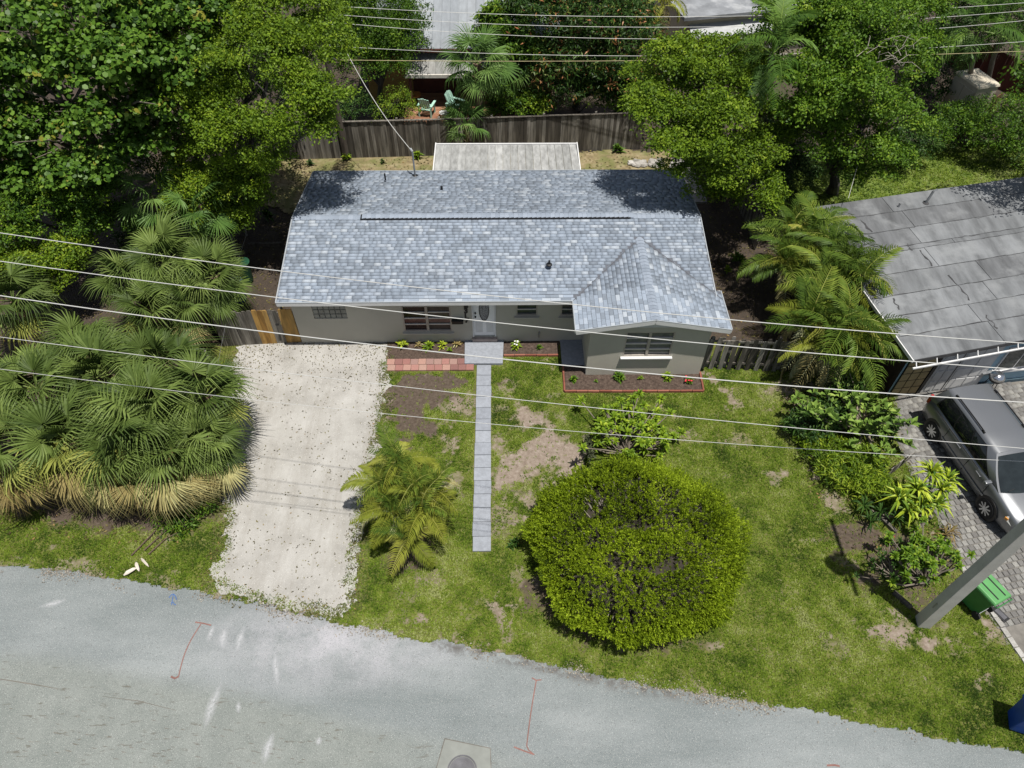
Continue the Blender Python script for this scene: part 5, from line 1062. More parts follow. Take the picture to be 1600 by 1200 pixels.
# shrub of big leaves behind the great bush, and garden plants
def rosette(m_, c, n, L, W, seed, el=(1.2, .1), tint=(.5, .15), sag=.5):
    rg = random.Random(seed); c = Vector(c)
    for i in range(n):
        f = i / n; e = el[0] + (el[1] - el[0]) * f + rg.gauss(0, .12); a = i * 2.4 + rg.gauss(0, .2); d = Vector((math.cos(a) * math.cos(e), math.sin(a) * math.cos(e), math.sin(e))); s = Vector((-math.sin(a), math.cos(a), 0)); l = L * rg.uniform(.75, 1.1)
        u = s.cross(d) * -1
        p1 = c + d * l * .5; p2 = c + d * l + Vector((0, 0, -l * sag * rg.uniform(.5, 1)))
        w = W * rg.uniform(.8, 1.15); m_.add([c + s * w * .25, c - s * w * .25, p1 - s * w * .5 + u * w * .15, p1 + Vector((0, 0, -.1 * w)), p1 + s * w * .5 + u * w * .15, p2], [(0, 1, 2, 3), (0, 3, 4), (3, 2, 5), (4, 3, 5)], max(0, min(1, rg.gauss(*tint))))
m_lf_fr = leaf('frangipani_leaf', [(0, (.06, .095, .012)), (.5, (.18, .225, .02)), (.8, (.32, .335, .03)), (1, (.50, .46, .06))], .32, .38)
def candelabra(name, label, base, tips, mat, L, W, n, seed, cat='shrub', bark=None, group=None, r=.03, tint=(.5, .18), el=(1.2, .0), sag=.4):
    base = Vector(base); t = thing(name, label, cat, base, group); m = MB(); lf = MB(); rg = random.Random(seed)
    hub = base + Vector((0, 0, .25))
    m.tube([base - Vector((0, 0, .05)), hub], [r * 1.5, r * 1.2], 7)
    for i, p in enumerate(tips):
        p = Vector(p); q = hub.lerp(p, .55) + Vector((rg.uniform(-.1, .1), rg.uniform(-.1, .1), -.05)); m.tube([hub - Vector((0, 0, .05)), q, p], [r, r * .75, r * .5], 6); rosette(lf, p, n, L, W, seed * 7 + i, el, tint, sag)
    m.build('stem', bark or m_bark, t); lf.build('foliage', mat, t, tint=True); return t
def tips(lst): return [at(u, v, z) for u, v, z in lst]
rg_ = random.Random(77); FT = [(rg_.gauss(985, 32), rg_.gauss(668, 20), rg_.uniform(.35, 1.3)) for _ in range(85)] + [(970, 626, 1.3), (990, 622, 1.3), (945, 640, 1.2), (935, 660, 1.1), (1035, 680, .9), (1020, 690, .9), (960, 690, .7)]
candelabra('frangipani', 'loose bright green shrub with big leaves behind the great bush', at(980, 715), tips(FT), m_lf_fr, .25, .075, 13, 3)
rg_ = random.Random(78); candelabra('croton_shrub', 'small dark purplish shrub on the sandy patch beside the bright big leaved shrub', at(922, 712), tips([(rg_.gauss(917, 9), rg_.gauss(695, 14), rg_.uniform(.25, .7)) for _ in range(12)]), leaf('purplish_leaf', [(0, (.02, .018, .014)), (.5, (.05, .045, .03)), (1, (.10, .10, .05))], .15, .4), .22, .05, 9, 4)
m_cact = leaf('cactus_pad', [(0, (.07, .105, .022)), (.5, (.15, .19, .045)), (.85, (.26, .29, .075)), (1, (.36, .36, .11))], .12, .45)
cb = at(1345, 665); cc_ = thing('cactus_shrub', 'sprawling pale green cactus shrub with bare crooked limbs beside the silver minivan', 'cactus', cb)
m = MB(); lf = MB(); rg_ = random.Random(79)
for i in range(60):
    u, v, z = rg_.gauss(1335, 42), rg_.gauss(640, 28), rg_.uniform(.5, 1.6); p = at(u, v, z); h = cb + Vector((rg_.uniform(-.3, .3), rg_.uniform(-.2, .2), .1)); q = h.lerp(p, .6) + Vector((rg_.uniform(-.2, .2), rg_.uniform(-.2, .2), -.1))
    m.tube([h, q, p], [.045, .032, .018], 6); rosette(lf, p, 6, .30, .13, i, (1.3, .1), (.5, .22), .1)
    for s_ in (.35, .6, .8): rosette(lf, q.lerp(p, s_), 4, .26, .12, 200 + i, (1.2, -.1), (.45, .2), .2)
m.build('limbs', simple('corky_limb', (.26, .22, .17), .9, var=.3), cc_); lf.build('pads', m_cact, cc_, tint=True)
b_ = at(1325, 750); t = thing('ground_hedge', 'low hedge of narrow yellow green leaves between the lawn and the cactus shrub', 'hedge', b_)
(V, F, T), _ = cloud(bl((1300, 710, .35, (.75, .7, .35)), (1330, 735, .35, (.9, .7, .38)), (1280, 690, .3, (.5, .5, .3)), (1365, 760, .3, (.7, .5, .32)), (1350, 720, .35, (.6, .5, .35))), 330, 34, (.10, .19), .22, 80, kind='long', rc=(.15, .28), tone=(.55, .2, .2), low=0)
put('foliage', make_mesh('foliage', V - np.array(b_), F, m_lf_yel, False, T), t, loc=b_)
(V, F, T), _ = cloud(bl((1265, 665, .5, (.6, .6, .5)), (1290, 650, .7, (.6, .5, .5)), (1320, 600, .5, (.6, .5, .5)), (1380, 665, .4, (.5, .5, .4))), 160, 26, (.14, .24), .26, 81, kind='long', rc=(.15, .3), tone=(.5, .2, .2))
b_ = at(1290, 665); t = thing('shrub', 'dark strap leaved shrub at the foot of the browned areca clump', 'shrub', b_); put('foliage', make_mesh('foliage', V - np.array(b_), F, m_lf_dark, False, T), t, loc=b_)
m_drac = leaf('variegated_blade', [(0, (.05, .09, .02)), (.45, (.14, .18, .02)), (.68, (.36, .35, .03)), (1, (.52, .46, .07))], .2, .35)
rg_ = random.Random(83); candelabra('dracaena', 'bright yellow striped dracaena beside the stone paved drive', at(1440, 812), tips([(1455, 738, 1.3), (1405, 778, 1.0), (1432, 765, 1.1), (1470, 765, 1.0), (1440, 790, .8), (1420, 795, .7), (1462, 788, .8), (1478, 750, 1.0)]), m_drac, .62, .075, 34, 5, 'plant', sag=.55, tint=(.52, .24), el=(1.35, -.1))
candelabra('dracaena', 'dark spiky plant in the shade in front of the yellow striped dracaena', at(1385, 812), tips([(1375, 800, .5), (1350, 790, .4), (1400, 808, .4), (1360, 815, .3)]), m_lf_dark, .45, .05, 16, 6, 'plant', sag=.4)
rg_ = random.Random(84); candelabra('ixora_shrub', 'fresh green rounded shrub behind the base of the concrete pole', at(1440, 915), tips([(rg_.gauss(1437, 25), rg_.gauss(865, 17), rg_.uniform(.3, 1.1)) for _ in range(70)] + [(1478, 858, .8), (1490, 865, .7), (1420, 905, .4), (1410, 890, .5), (1460, 905, .4)]), m_lf_mid, .20, .07, 13, 7, tint=(.72, .17))
rg_ = random.Random(85); candelabra('weedy_shrub', 'sparse dry twiggy shrub beside the base of the concrete pole', at(1390, 905), tips([(rg_.gauss(1385, 22), rg_.gauss(885, 22), rg_.uniform(.2, .6)) for _ in range(26)]), m_lf_dark, .17, .04, 8, 8, r=.014)
candelabra('bromeliad', 'reddish arching bromeliad on the edge of the stone paving', at(1478, 838), tips([(1478, 835, .15), (1486, 830, .12)]), leaf('reddish_blade', [(0, (.12, .10, .03)), (.6, (.26, .14, .07)), (1, (.38, .22, .12))], .2, .4), .50, .035, 12, 9, 'plant', sag=.9)
# little plants in the beds and along the fence
m_bl_y = leaf('yellow_leaf', [(0, (.20, .22, .02)), (.6, (.46, .42, .04)), (1, (.60, .55, .15))], .3, .4); m_bl_o = leaf('coppery_leaf', [(0, (.16, .09, .04)), (.6, (.40, .24, .12)), (1, (.58, .44, .30))], .25, .45)
SM = [((629, 541), m_bl_y, .30, .09, 16, 'yellow leaved plant at the drive end of the mulch bed'), ((669, 545), m_lf_fr, .28, .06, 30, 'bushy green plant in the middle of the window bed'), ((690, 543), m_bl_y, .26, .05, 14, 'straggly yellow plant beside the bushy green one in the window bed'), ((714, 541), m_bl_o, .22, .05, 14, 'coppery leaved plant next to the doorstep slab'), ((655, 542), m_bl_o, .2, .04, 8, 'small coppery plant in the window bed left of the green one'), ((702, 549), m_lf_fr, .16, .05, 10, 'low green seedling at the brick edge near the doorstep'),
      ((804, 544), m_lf_fr, .26, .08, 26, 'leafy plant with white flowers in the small bed by the doorstep'), ((843, 545), m_lf_mid, .18, .05, 12, 'tiny green plant in the small bed by the doorstep'),
      ((897, 594), m_lf_mid, .20, .07, 18, 'round green plant at the slab end of the wing bed'), ((931, 597), m_lf_mid, .10, .04, 8, 'tiny sprig between two bigger plants in the wing bed'), ((966, 592), m_lf_mid, .28, .08, 32, 'fullest green plant in the bed below the wing window'), ((1001, 594), m_lf_fr, .14, .05, 10, 'small pale plant in the middle of the wing bed'), ((1044, 592), m_lf_fr, .26, .08, 28, 'bright green plant near the fence end of the wing bed'), ((1075, 597), m_lf_mid, .18, .07, 20, 'green plant with a red bloom in the corner of the wing bed'),
      ((803, 852), m_lf_dark, .22, .07, 22, 'small dark plant on the lawn beside the great bush'), ((541, 248), m_lf_fr, .34, .12, 26, 'green plant at the foot of the dark post by the board fence'), ((653, 247), m_lf_fr, .32, .12, 24, 'green plant by the board fence beside the tin cover'), ((966, 236), m_lf_mid, .34, .12, 26, 'green plant near the fence end by the big tree'), ((485, 257), m_lf_dark, .24, .09, 14, 'small dark plant on the dry strip near the laurel tree'), ((598, 254), m_lf_dark, .18, .07, 12, 'tiny plant on the dry strip behind the roof mast'), ((432, 258), m_lf_mid, .4, .13, 22, 'weedy plant under the laurel tree by the fence'),
      ((1150, 410), m_lf_mid, .40, .10, 26, 'weedy plant in the narrow yard beside the shingle roof'), ((1135, 425), m_lf_fr, .26, .08, 14, 'small weed in the narrow yard beside the roof edge'), ((1385, 848), m_lf_mid, .2, .07, 14, 'small green plant with a red flower below the dark spiky plant'), ((420, 340), m_lf_dark, .4, .12, 18, 'fern in the shaded side yard by the roof corner')]
for i, (uv, mt, L, W, n, lb) in enumerate(SM):
    p = at(*uv); t = thing('garden_plant', lb, 'plant', p, 'small plants in beds and borders'); lf = MB()
    for j in range(3):
        rosette(lf, p + Vector((rnd.uniform(-.5, .5) * L * .6, rnd.uniform(-.5, .5) * L * .6, .02 + L * .35 * (j > 0))), n // 2 + 2, L, W, 400 + i * 3 + j, (1.4, .1), (.55, .2), .35)
    lf.build('leaves', mt, t, tint=True)
    if 'white flowers' in lb or 'red' in lb:
        f = MB(); mt2 = simple('petal_' + ('white' if 'white' in lb else 'red'), (.75, .75, .72) if 'white' in lb else (.55, .03, .05), .5, var=.05)
        for j in range(5): rosette(f, p + Vector((rnd.uniform(-.15, .15), rnd.uniform(-.15, .1), L * 1.05)), 5, .05, .045, 900 + i + j, (.6, .1), (.5, .1), .1)
        f.build('flowers', mt2, t)
tree('shrub', 'dark weedy shrub under the dead palmetto fans beside the driveway', 'shrub', at(298, 808), bl((300, 786, .3, .45), (265, 806, .2, .5), (325, 775, .35, .35), (285, 822, .12, .3)), m_lf_mid, 90, 22, (.08, .16), .35, 69, r0=.03, rc=(.15, .3))
# dead stalks and curled leaves on the verge
m_stalk = simple('bleached_stalk', (.50, .46, .40), .85, var=.2); m_stalk_d = simple('dark_stalk', (.11, .075, .055), .9, var=.3)
for lb, (u0, v0), (u1, v1), w, mt in (('bleached palm boot lying on the verge beside the thicket', (194, 900), (214, 888), .13, m_stalk), ('short bleached palm boot beside the longer one', (213, 879), (218, 893), .09, m_stalk), ('slim bleached palm boot nearest the driveway', (221, 873), (233, 886), .07, m_stalk)):
    a, b_ = at(u0, v0, .05), at(u1, v1, .05); m = MB(); d = b_ - a; nr = Vector((-d.y, d.x, 0)).normalized()
    V = []
    for s, ww, z in ((0, .3, .02), (.3, 1, .05), (.8, .8, .04), (1, .2, .01)): p = a + d * s; V += [p + nr * w * ww / 2 + Vector((0, 0, z + .02)), p + Vector((0, 0, z)), p - nr * w * ww / 2 + Vector((0, 0, z + .02)), p + Vector((0, 0, z - .02))]
    m.add(V, [(4 * i + j, 4 * i + (j + 1) % 4, 4 * i + 4 + (j + 1) % 4, 4 * i + 4 + j) for i in range(3) for j in range(4)]); tag(m.build('palm_boot', mt), lb, 'palm debris', 'bleached palm boots on the verge')
for lb, pts in (('dark fallen palm stalk under the dead fans', [(225, 860), (262, 826), (275, 818)]), ('dark fallen palm stalk closer to the drive', [(232, 866), (258, 842), (297, 822)]), ('thin fallen stalk across the verge shade', [(205, 868), (240, 832), (262, 805)])):
    m = MB(); m.tube([at(u, v, .06) for u, v in pts], [.022, .018, .008], 6); tag(m.build('palm_stalk', m_stalk_d), lb, 'palm debris', 'dark palm stalks on the verge')
# ------------------------------------------------------------------ neighbours
def on_plane(u, v, P0, d):
    """sight line met with the vertical plane through P0 along d"""
    g = at(u, v, 0.0); c = Vector((0, 0, CAM_H)); r = g - c; n = Vector((-d[1], d[0], 0)); k = (Vector(P0) - c).dot(n) / r.dot(n); return c + r * k
m_roll = simple('rolled_roofing', (.205, .215, .225), .9, var=.30, scale=.9, fine=45, bmp=.3, dirt=((.31, .32, .33), .55), stretch=(1, 1, 1))
m_tar = simple('tar_seam', (.045, .045, .048), .85, var=.3)
m_bluew = simple('pale_blue_stucco', (.27, .40, .48), .9, var=.08, fine=50)
F0 = at(1429, 563, 2.6); F1 = at(1600, 532, 2.6); ex = (F1 - F0); ex.z = 0; ex.normalize(); ey = Vector((-ex.y, ex.x, 0))
nb = thing('flat_roof_house', 'neighbouring pale blue house under a low grey rolled felt roof', 'house', (F0.x, F0.y, 0))
RL, RD, RZ0, RZ1 = 13.0, 7.3, 2.6, 3.02
def nr_(s, t, dz=0): p = F0 + ex * s + ey * t; return Vector((p.x, p.y, RZ0 + (RZ1 - RZ0) * t / RD + dz))
m = MB()
q = [nr_(0, 0), nr_(RL, 0), nr_(RL, RD), nr_(0, RD)]; w = [p - Vector((0, 0, .14)) for p in q]
m.add(q + w, [(0, 1, 2, 3), (7, 6, 5, 4), (0, 4, 5, 1), (1, 5, 6, 2), (2, 6, 7, 3), (3, 7, 4, 0)]); nroof = m.build('roof', m_tar, nb)
cuts = [0, .95, 1.75, 2.6, 3.55, 4.5, 4.72, 5.55, 6.45, RD]
m_rolls = [simple('rolled_roofing_' + n_, c_, .9, var=.42, scale=1.1, fine=30, bmp=.4, dirt=(d_, 1.3), stretch=(2.2, .45, 1)) for n_, c_, d_ in (('mid', (.135, .142, .150), (.185, .193, .20)), ('dark', (.115, .12, .127), (.18, .187, .195)), ('light', (.155, .163, .172), (.205, .214, .223)))]
for i in range(len(cuts) - 1):
    js = [0, rnd.uniform(3, 5), rnd.uniform(6.5, 9), RL]
    for j in range(3):
        m = MB(); a, b_, c_, d_ = (nr_(js[j] + (.008 if j else -.02), cuts[i] + .012, .004), nr_(js[j + 1] - .008, cuts[i] + .012, .004), nr_(js[j + 1] - .008, cuts[i + 1] - .002, .004), nr_(js[j] + (.008 if j else -.02), cuts[i + 1] - .002, .004))
        up = Vector((0, 0, .012 + .004 * (j % 2))); m.add([a, b_, c_, d_, a + up, b_ + up, c_ + up, d_ + up], [(4, 5, 6, 7), (0, 1, 5, 4), (1, 2, 6, 5), (3, 0, 4, 7), (2, 3, 7, 6)])
        m.build('roofing_sheet', m_rolls[(0, 2, 2, 0, 2, 0, 1, 1, 1)[i] if j == 0 else rnd.choice((0, 0, 2, 1))], nroof)
for i in range(1, len(cuts) - 1):
    m = MB(); pts = []; s = 0
    while s < RL:
        pts.append(nr_(s, cuts[i] + rnd.gauss(0, .018), .024)); s += rnd.uniform(.15, .4)
    m.ribbon(pts, [abs(rnd.gauss(.008, .012)) + .003 for _ in pts]); m.build('tar_seam', m_tar, nroof)
for s0_, t0_, L_ in ((.9, 4.55, .9), (2.6, 4.45, .35), (2.9, 3.6, .8), (3.2, 1.9, 1.2), (3.3, .6, .6), (.7, 2.0, .5), (1.7, 5.6, .7)):
    m = MB(); m.ribbon([nr_(s0_ + rnd.uniform(-.05, .05), t0_ + L_ * k / 6, .026) for k in range(7)], [abs(rnd.gauss(.03, .03)) + .006 for _ in range(7)]); m.build('tar_patch', m_tar, nroof)
m = MB(); 
def slat(a, b_, w, h): 
    d = (b_ - a).normalized(); s = d.cross(Vector((0, 0, 1))).normalized(); u = s.cross(d); m.box((a + b_) / 2, ((b_ - a).length, w, h), M=Matrix((d, s, u)).transposed())
slat(nr_(-.03, 0, -.05), nr_(-.03, RD, -.05), .05, .12); m.build('edge_trim', m_white, nroof)
m = MB(); slat(nr_(-.02, -.12, -.24), nr_(RL, -.12, -.24), .05, .05)
for s in np.arange(.1, RL, .72): slat(nr_(s, -.11, -.22), nr_(s, .02, -.08), .03, .03)
m.build('eave_rail', m_white, nb)
pv = at(1446, 318, 2.98) ; m = MB(); m.lathe(pv, [(.14, -.03), (.12, .03), (.04, .05)], 10); m.build('vent_boot', m_tar, nroof); m = MB(); m.tube([pv, pv + Vector((.06, 0, .55))], .045, 8); m.tube([pv + Vector((.06, 0, .55)), pv + Vector((.2, .05, .58))], .03, 6); m.build('vent_pipe', m_galv, nroof)
pv = at(1403, 325, 2.95); m = MB(); m.tube([pv, pv + Vector((0, 0, .22))], .04, 8); m.build('vent_pipe', m_galv, nroof)
W0, W1 = at(1433.6, 612), at(1600, 593); wd = (W1 - W0); wd.normalize(); wn_ = Vector((-wd.y, wd.x, 0))
def wl(s, z, dz=0): p = W0 + wd * s - wn_ * dz; return Vector((p.x, p.y, z))
def ws(u, v): p = on_plane(u, v, W0, wd); return (p - W0).dot(wd), p.z
sG0 = 0; sG1 = ws(1524, 599)[0]; sP0 = ws(1398, 600)[0]; sW = ws(1552, 577); sWt = ws(1570, 553)
m = MB(); zt = 2.42
m.quad(wl(sP0 - .06, -.1), wl(9, -.1), wl(9, zt), wl(sP0 - .06, zt)); pb_ = wl(sP0 - .06, 0) + wn_ * 6
m.build('wall', m_bluew, nb)
m = MB(); m.quad(Vector((pb_.x, pb_.y, -.1)), wl(sP0 - .06, -.1), wl(sP0 - .06, zt), Vector((pb_.x, pb_.y, zt))); m.build('side_wall', simple('eave_shade_wall', (.055, .035, .026), .9, var=.3, stretch=(3, 3, .3)), nb)  # wall coloured near-black brown to hold the roof overhang's shade
def slab_on(name, s0, s1, z0, z1, dep, mat, par, t=.04, bev=0):
    m = MB(); c = wl((s0 + s1) / 2, (z0 + z1) / 2, dep); m.box(c, (s1 - s0, t, z1 - z0), math.atan2(wd.y, wd.x)); return m.build(name, mat, par, bevel=bev)
gd = slab_on('garage_door', sG0 + .04, sG1, .02, 2.3, .04, simple('greyed_white_door', (.46, .46, .46), .6, var=.1), nb, .05)
mid = ws(1468, 607)[0]
for a, b_ in ((sG0 + .1, mid - .05), (mid + .05, sG1 - .06)):
    for j in range(4):
        for k in range(2): slab_on('door_panel', a + (b_ - a) * k / 2 + .03, a + (b_ - a) * (k + 1) / 2 - .03, .12 + j * .53, .12 + j * .53 + .46, .072, simple('door_panel_white', (.50, .50, .50), .6, var=.08) if (j, k) == (0, 0) and a < .5 else bpy.data.materials['door_panel_white'], gd, .02, .008)
slab_on('door_gap', mid - .015, mid + .015, .03, 2.28, .068, m_black, gd, .01); slab_on('corner_post', sG0 - .10, sG0 + .02, 0, 2.38, .05, m_black, nb, .06)
lat = slab_on('lattice_panel', sP0, sG0 - .12, .02, 2.3, .03, m_black, nb, .03); m_tan = simple('tan_shutter', (.34, .26, .13), .7, var=.2)
for j in range(6):
    for k in range(3): slab_on('panel', sP0 + (sG0 - .12 - sP0) * k / 3 + .02, sP0 + (sG0 - .12 - sP0) * (k + 1) / 3 - .02, .06 + j * .37, .06 + j * .37 + .325, .055, m_tan, lat, .02)
win = slab_on('window', sW[0], sW[0] + 2.0, sW[1], min(2.2, sW[1] + 1.1), .02, m_white, nb, .05)
for k in range(3): slab_on('pane', sW[0] + .06 + k * .64, sW[0] + .06 + k * .64 + .58, sW[1] + .06, min(2.2, sW[1] + 1.1) - .06, .048, m_pane_b, win, .02)
slab_on('sill', sW[0] - .05, sW[0] + 2.1, sW[1] - .08, sW[1] - .01, .06, m_white, win, .14)
slab_on('plinth', sG1 + .08, 8.9, -.05, .16, .03, simple('dark_blue_plinth', (.05, .085, .11), .8), nb, .06)
# grill-like object by the wall
gp = at(1540, 612); g_ = thing('barbecue', 'small barbecue with a shiny rounded lid between the minivan and the blue wall', 'barbecue', gp)
m = MB(); 
for a in range(3): m.tube([gp + Vector((.16 * math.cos(a * 2.1), .16 * math.sin(a * 2.1), .6)), gp + Vector((.26 * math.cos(a * 2.1), .26 * math.sin(a * 2.1), 0))], .014, 6)
m.build('legs', m_black, g_); m = MB(); m.lathe(gp + Vector((0, 0, .55)), [(.08, 0), (.2, .08), (.25, .2)], 16); m.build('bowl', m_black, g_, smooth=True)
m_chrome = simple('polished_metal', (.62, .63, .65), .15, .95, var=.1, bmp=0)
m = MB(); m.lathe(gp + Vector((0, 0, .755)), [(.25, 0), (.22, .1), (.12, .18), (0, .2)], 16); m.build('lid', m_chrome, g_, smooth=True)
m = MB(); m.box(gp + Vector((-.22, .25, .75)), (.4, .25, .04)); m.build('side_shelf', m_galv, g_)

# stone paving of the neighbouring drive
m_sand = simple('jointing_sand', (.16, .15, .135), .95, var=.3, fine=40)
vis_ = poly([(1398, 640), (1400, 690), (1440, 770), (1475, 830), (1498, 880), (1548, 965), (1600, 1036), (1660, 1120), (1720, 1120), (1720, 580), (1600, 592), (1398, 618)])
pvm = sheet('paved_drive', (10, 19), (4, 16.5), .1, lambda c: sdist(c, vis_) > -.02, .012, m_sand, label='grey stone paved drive beside the blue house')
m_pav_o = pieces('grey_paver', [(0, (.135, .13, .125)), (.4, (.19, .186, .178)), (.75, (.235, .232, .22)), (1, (.29, .285, .265))], .9, fine=30, dark=.4)
m_pav_t = pieces('grey_paver_field', [(0, (.135, .13, .125)), (.4, (.19, .186, .178)), (.75, (.235, .232, .22)), (1, (.29, .285, .265))], .9, 'tint', fine=30, dark=.4)
ts = .182; slots = []; ang = math.atan2(ex.y, ex.x)
for i in range(-40, 70):
    off = (i % 2) * .5 * ts
    for j in range(-70, 70):
        p = F0 + ey * (i * ts) + ex * (j * ts + off)
        slots.append((p.x, p.y))
S_ = np.array(slots); S_ = S_[sdist(S_, vis_) > .10]; S_ = S_[np.argsort(np.hypot(S_[:, 0], S_[:, 1]) + 40 * (S_[:, 0] > 15.6))]
pm_ = MB(); h_ = ts / 2 - .007; pm_.add([(-h_, -h_, 0), (h_, -h_, 0), (h_, h_, 0), (-h_, h_, 0), (-h_ + .012, -h_ + .012, .03), (h_ - .012, -h_ + .012, .03), (h_ - .012, h_ - .012, .03), (-h_ + .012, h_ - .012, .03)], [(4, 5, 6, 7), (0, 1, 5, 4), (1, 2, 6, 5), (2, 3, 7, 6), (3, 0, 4, 7)])
pme = make_mesh('paver', pm_.v, pm_.f, m_pav_o)
Mx = [Matrix.Translation((x, y, .010 + rnd.uniform(-.005, .005))) @ Matrix.Rotation(ang + rnd.gauss(0, .03), 4, 'Z') @ Matrix.Rotation(rnd.gauss(0, .015), 4, 'X') for x, y in S_]
for k in range(min(300, len(Mx))): put('paver', pme, pvm, mw=Mx[k])
if len(Mx) > 300:
    A = np.array([np.array(q) for q in Mx[300:]]); U = np.array(pm_.v); V = (np.einsum('nij,kj->nki', A[:, :3, :3], U) + A[:, None, :3, 3]).reshape(-1, 3)
    F = (np.array(pm_.f)[None] + (np.arange(len(A)) * 8)[:, None, None]).reshape(-1, 4)
    tag(put('paver_field', make_mesh('paver_field', V, F, m_pav_t, False, np.repeat(R.random(len(A)), 8)), pvm), kind='stuff')
m_bord = pieces('pale_border_stone', [(0, (.31, .30, .28)), (1, (.42, .41, .39))], .9, fine=30)
a, b_ = at(1494, 880), at(1640, 1096); L_ = (b_ - a).length; d = (b_ - a).normalized(); n = int(L_ / .27); bm_ = MB(); bm_.box((0, 0, 0), (.255, .14, .06)); bme = make_mesh('border_stone', bm_.v, bm_.f, m_bord)
for i in range(n): put('border_stone', bme, pvm, mw=Matrix.Translation(a + d * (i + .5) * L_ / n + Vector((.05, 0, .03 + rnd.uniform(-.008, .008)))) @ Matrix.Rotation(math.atan2(d.y, d.x) + rnd.gauss(0, .04), 4, 'Z'))
mp = at(1563, 960, .05); mt_ = thing('meter_lid', 'black water meter lid set in the pale stones beside the green bin', 'meter lid', mp)
m = MB(); m.box(mp, (.22, .42, .05), .5); m.build('lid', m_black, mt_, bevel=.01); m = MB(); m.box(mp + Vector((0, 0, .028)), (.14, .30, .012), .5); m.build('raised_plate', m_iron, mt_)
# low board edging by the dracaena
a, b_ = at(1385, 745), at(1425, 705)
fence('garden_fence', 'low weathered board fence between the cactus shrub and the paved drive', [at(1378, 752), at(1422, 716)], (.55, .5), .20, m_old, seed=9, posts=0, rails=False, dog=False, lean=.06)
for lb, p, q in (('dark timber edging below the yellow striped dracaena', (1372, 805), (1400, 832)), ('dark timber edging between the dracaena and the stone paving', (1427, 832), (1456, 806)), ('half buried timber edging by the pole base', (1396, 925), (1424, 950))):
    a, b_ = at(*p, .06), at(*q, .06); m = MB(); dd = b_ - a; m.box((a + b_) / 2, (dd.length, .10, .14), math.atan2(dd.y, dd.x)); tag(m.build('timber_edging', m_old, bevel=.01), lb, 'garden edging')

# ------------------------------------------------------------------ minivan
rw, fw = at(1450, 683), at(1531, 803); d = (fw - rw).normalized(); lf_ = Vector((-d.y, d.x, 0)); vc = (rw + fw) / 2 + lf_ * .92
van = thing('minivan', 'silver minivan parked on the stone paving nose towards the street', 'minivan', (vc.x, vc.y, .04)); van.rotation_euler.z = math.atan2(d.y, d.x)
m_silver, nt, b = newmat('silver_paint'); b.inputs['Base Color'].default_value = (.36, .37, .385, 1); b.inputs['Metallic'].default_value = .6; b.inputs['Roughness'].default_value = .36; b.inputs['Coat Weight'].default_value = .6; b.inputs['Coat Roughness'].default_value = .08
n_ = nz(nt, 260, 2); nt.links.new(ramp(nt, [(.4, (.165, .172, .183)), (.6, (.205, .213, .224))], n_), b.inputs['Base Color'])
m_carglass = glassy('tinted_car_glass', (.010, .012, .014), .04); m_tyre = simple('tyre_rubber', (.018, .018, .019), .85, var=.2); m_alloy = simple('alloy_wheel', (.55, .56, .58), .3, .7, var=.1, bmp=0)
m_windscreen = glassy('windscreen_glass', (.018, .024, .026), .03); m_lampc = glassy('headlamp_glass', (.62, .62, .58), .1); m_redl = glassy('red_lamp', (.38, .012, .012), .15); m_amber = glassy('amber_lamp', (.65, .28, .04), .15)
XS = [-2.30, -2.25, -2.12, -1.80, -1.5, -1., -.5, 0, .5, .95, 1.2, 1.5, 1.8, 2.1, 2.32, 2.46, 2.54]
HW = [.80, .88, .93, .96, .97, .975, .975, .975, .97, .965, .96, .95, .93, .89, .83, .74, .60]
ZB = [.88, 1.0, 1.07, 1.09, 1.09, 1.085, 1.08, 1.075, 1.07, 1.07, 1.07, 1.02, .97, .91, .84, .76, .64]
ZL = [.42, .32, .26, .24, .22, .22, .22, .22, .22, .22, .22, .22, .22, .22, .24, .28, .36]
def sect(w, zl, zb, x):
    zm = zl + (zb - zl) * .5; cr = .05 if x > 1.2 else .03
    h = [(0, zl), (w * .88, zl), (w * .975, zl + .10), (w, zm), (w * .985, zb - .16), (w * .955, zb - .05), (w * .90, zb), (w * .55, zb + cr * .7), (0, zb + cr)]
    return h + [(-y, z) for y, z in h[-2:0:-1]]
m = MB(); secs = [[(x, y, z) for y, z in sect(w, zl, zb, x)] for x, w, zl, zb in zip(XS, HW, ZL, ZB)]; k = len(secs[0])
m.add([p for s in secs for p in s], [(i * k + j, i * k + (j + 1) % k, (i + 1) * k + (j + 1) % k, (i + 1) * k + j)[::-1] for i in range(len(secs) - 1) for j in range(k)] + [tuple(range(k)), tuple(range((len(secs) - 1) * k, len(secs) * k))[::-1]])
vbody = m.build('body', m_silver, van, smooth=True, local=True)
def gb_(t, s, sd):
    """side of the cabin: t back to front, s belt to roof"""
    xb = -2.22 + 3.62 * t; xt = -2.0 + 2.44 * t; wb = .905 if t < .8 else .905 - .03 * (t - .8) / .2; wt = .70 - .05 * max(0, (t - .7) / .3)
    zr = 1.70 - .03 * abs(t - .45) - .05 * max(0, (t - .8) / .2); zb = np.interp(xb, XS, ZB) - .01
    bow = .035 * math.sin(math.pi * s)
    return Vector((xb + (xt - xb) * s, sd * (wb + (wt - wb) * s ** 1.35 + bow), zb + (zr - zb) * s))
TT = [i / 14 for i in range(15)]; SS = [0, .25, .5, .75, .92, 1.0]
def cabin_sec(t):
    r_ = [gb_(t, s, 1) for s in SS]; top = r_[-1]
    return r_ + [Vector((top.x, top.y * .8, top.z + .035)), Vector((top.x, top.y * .4, top.z + .055)), Vector((top.x, 0, top.z + .06)), Vector((top.x, -top.y * .4, top.z + .055)), Vector((top.x, -top.y * .8, top.z + .035))] + [gb_(t, s, -1) for s in SS[::-1]]
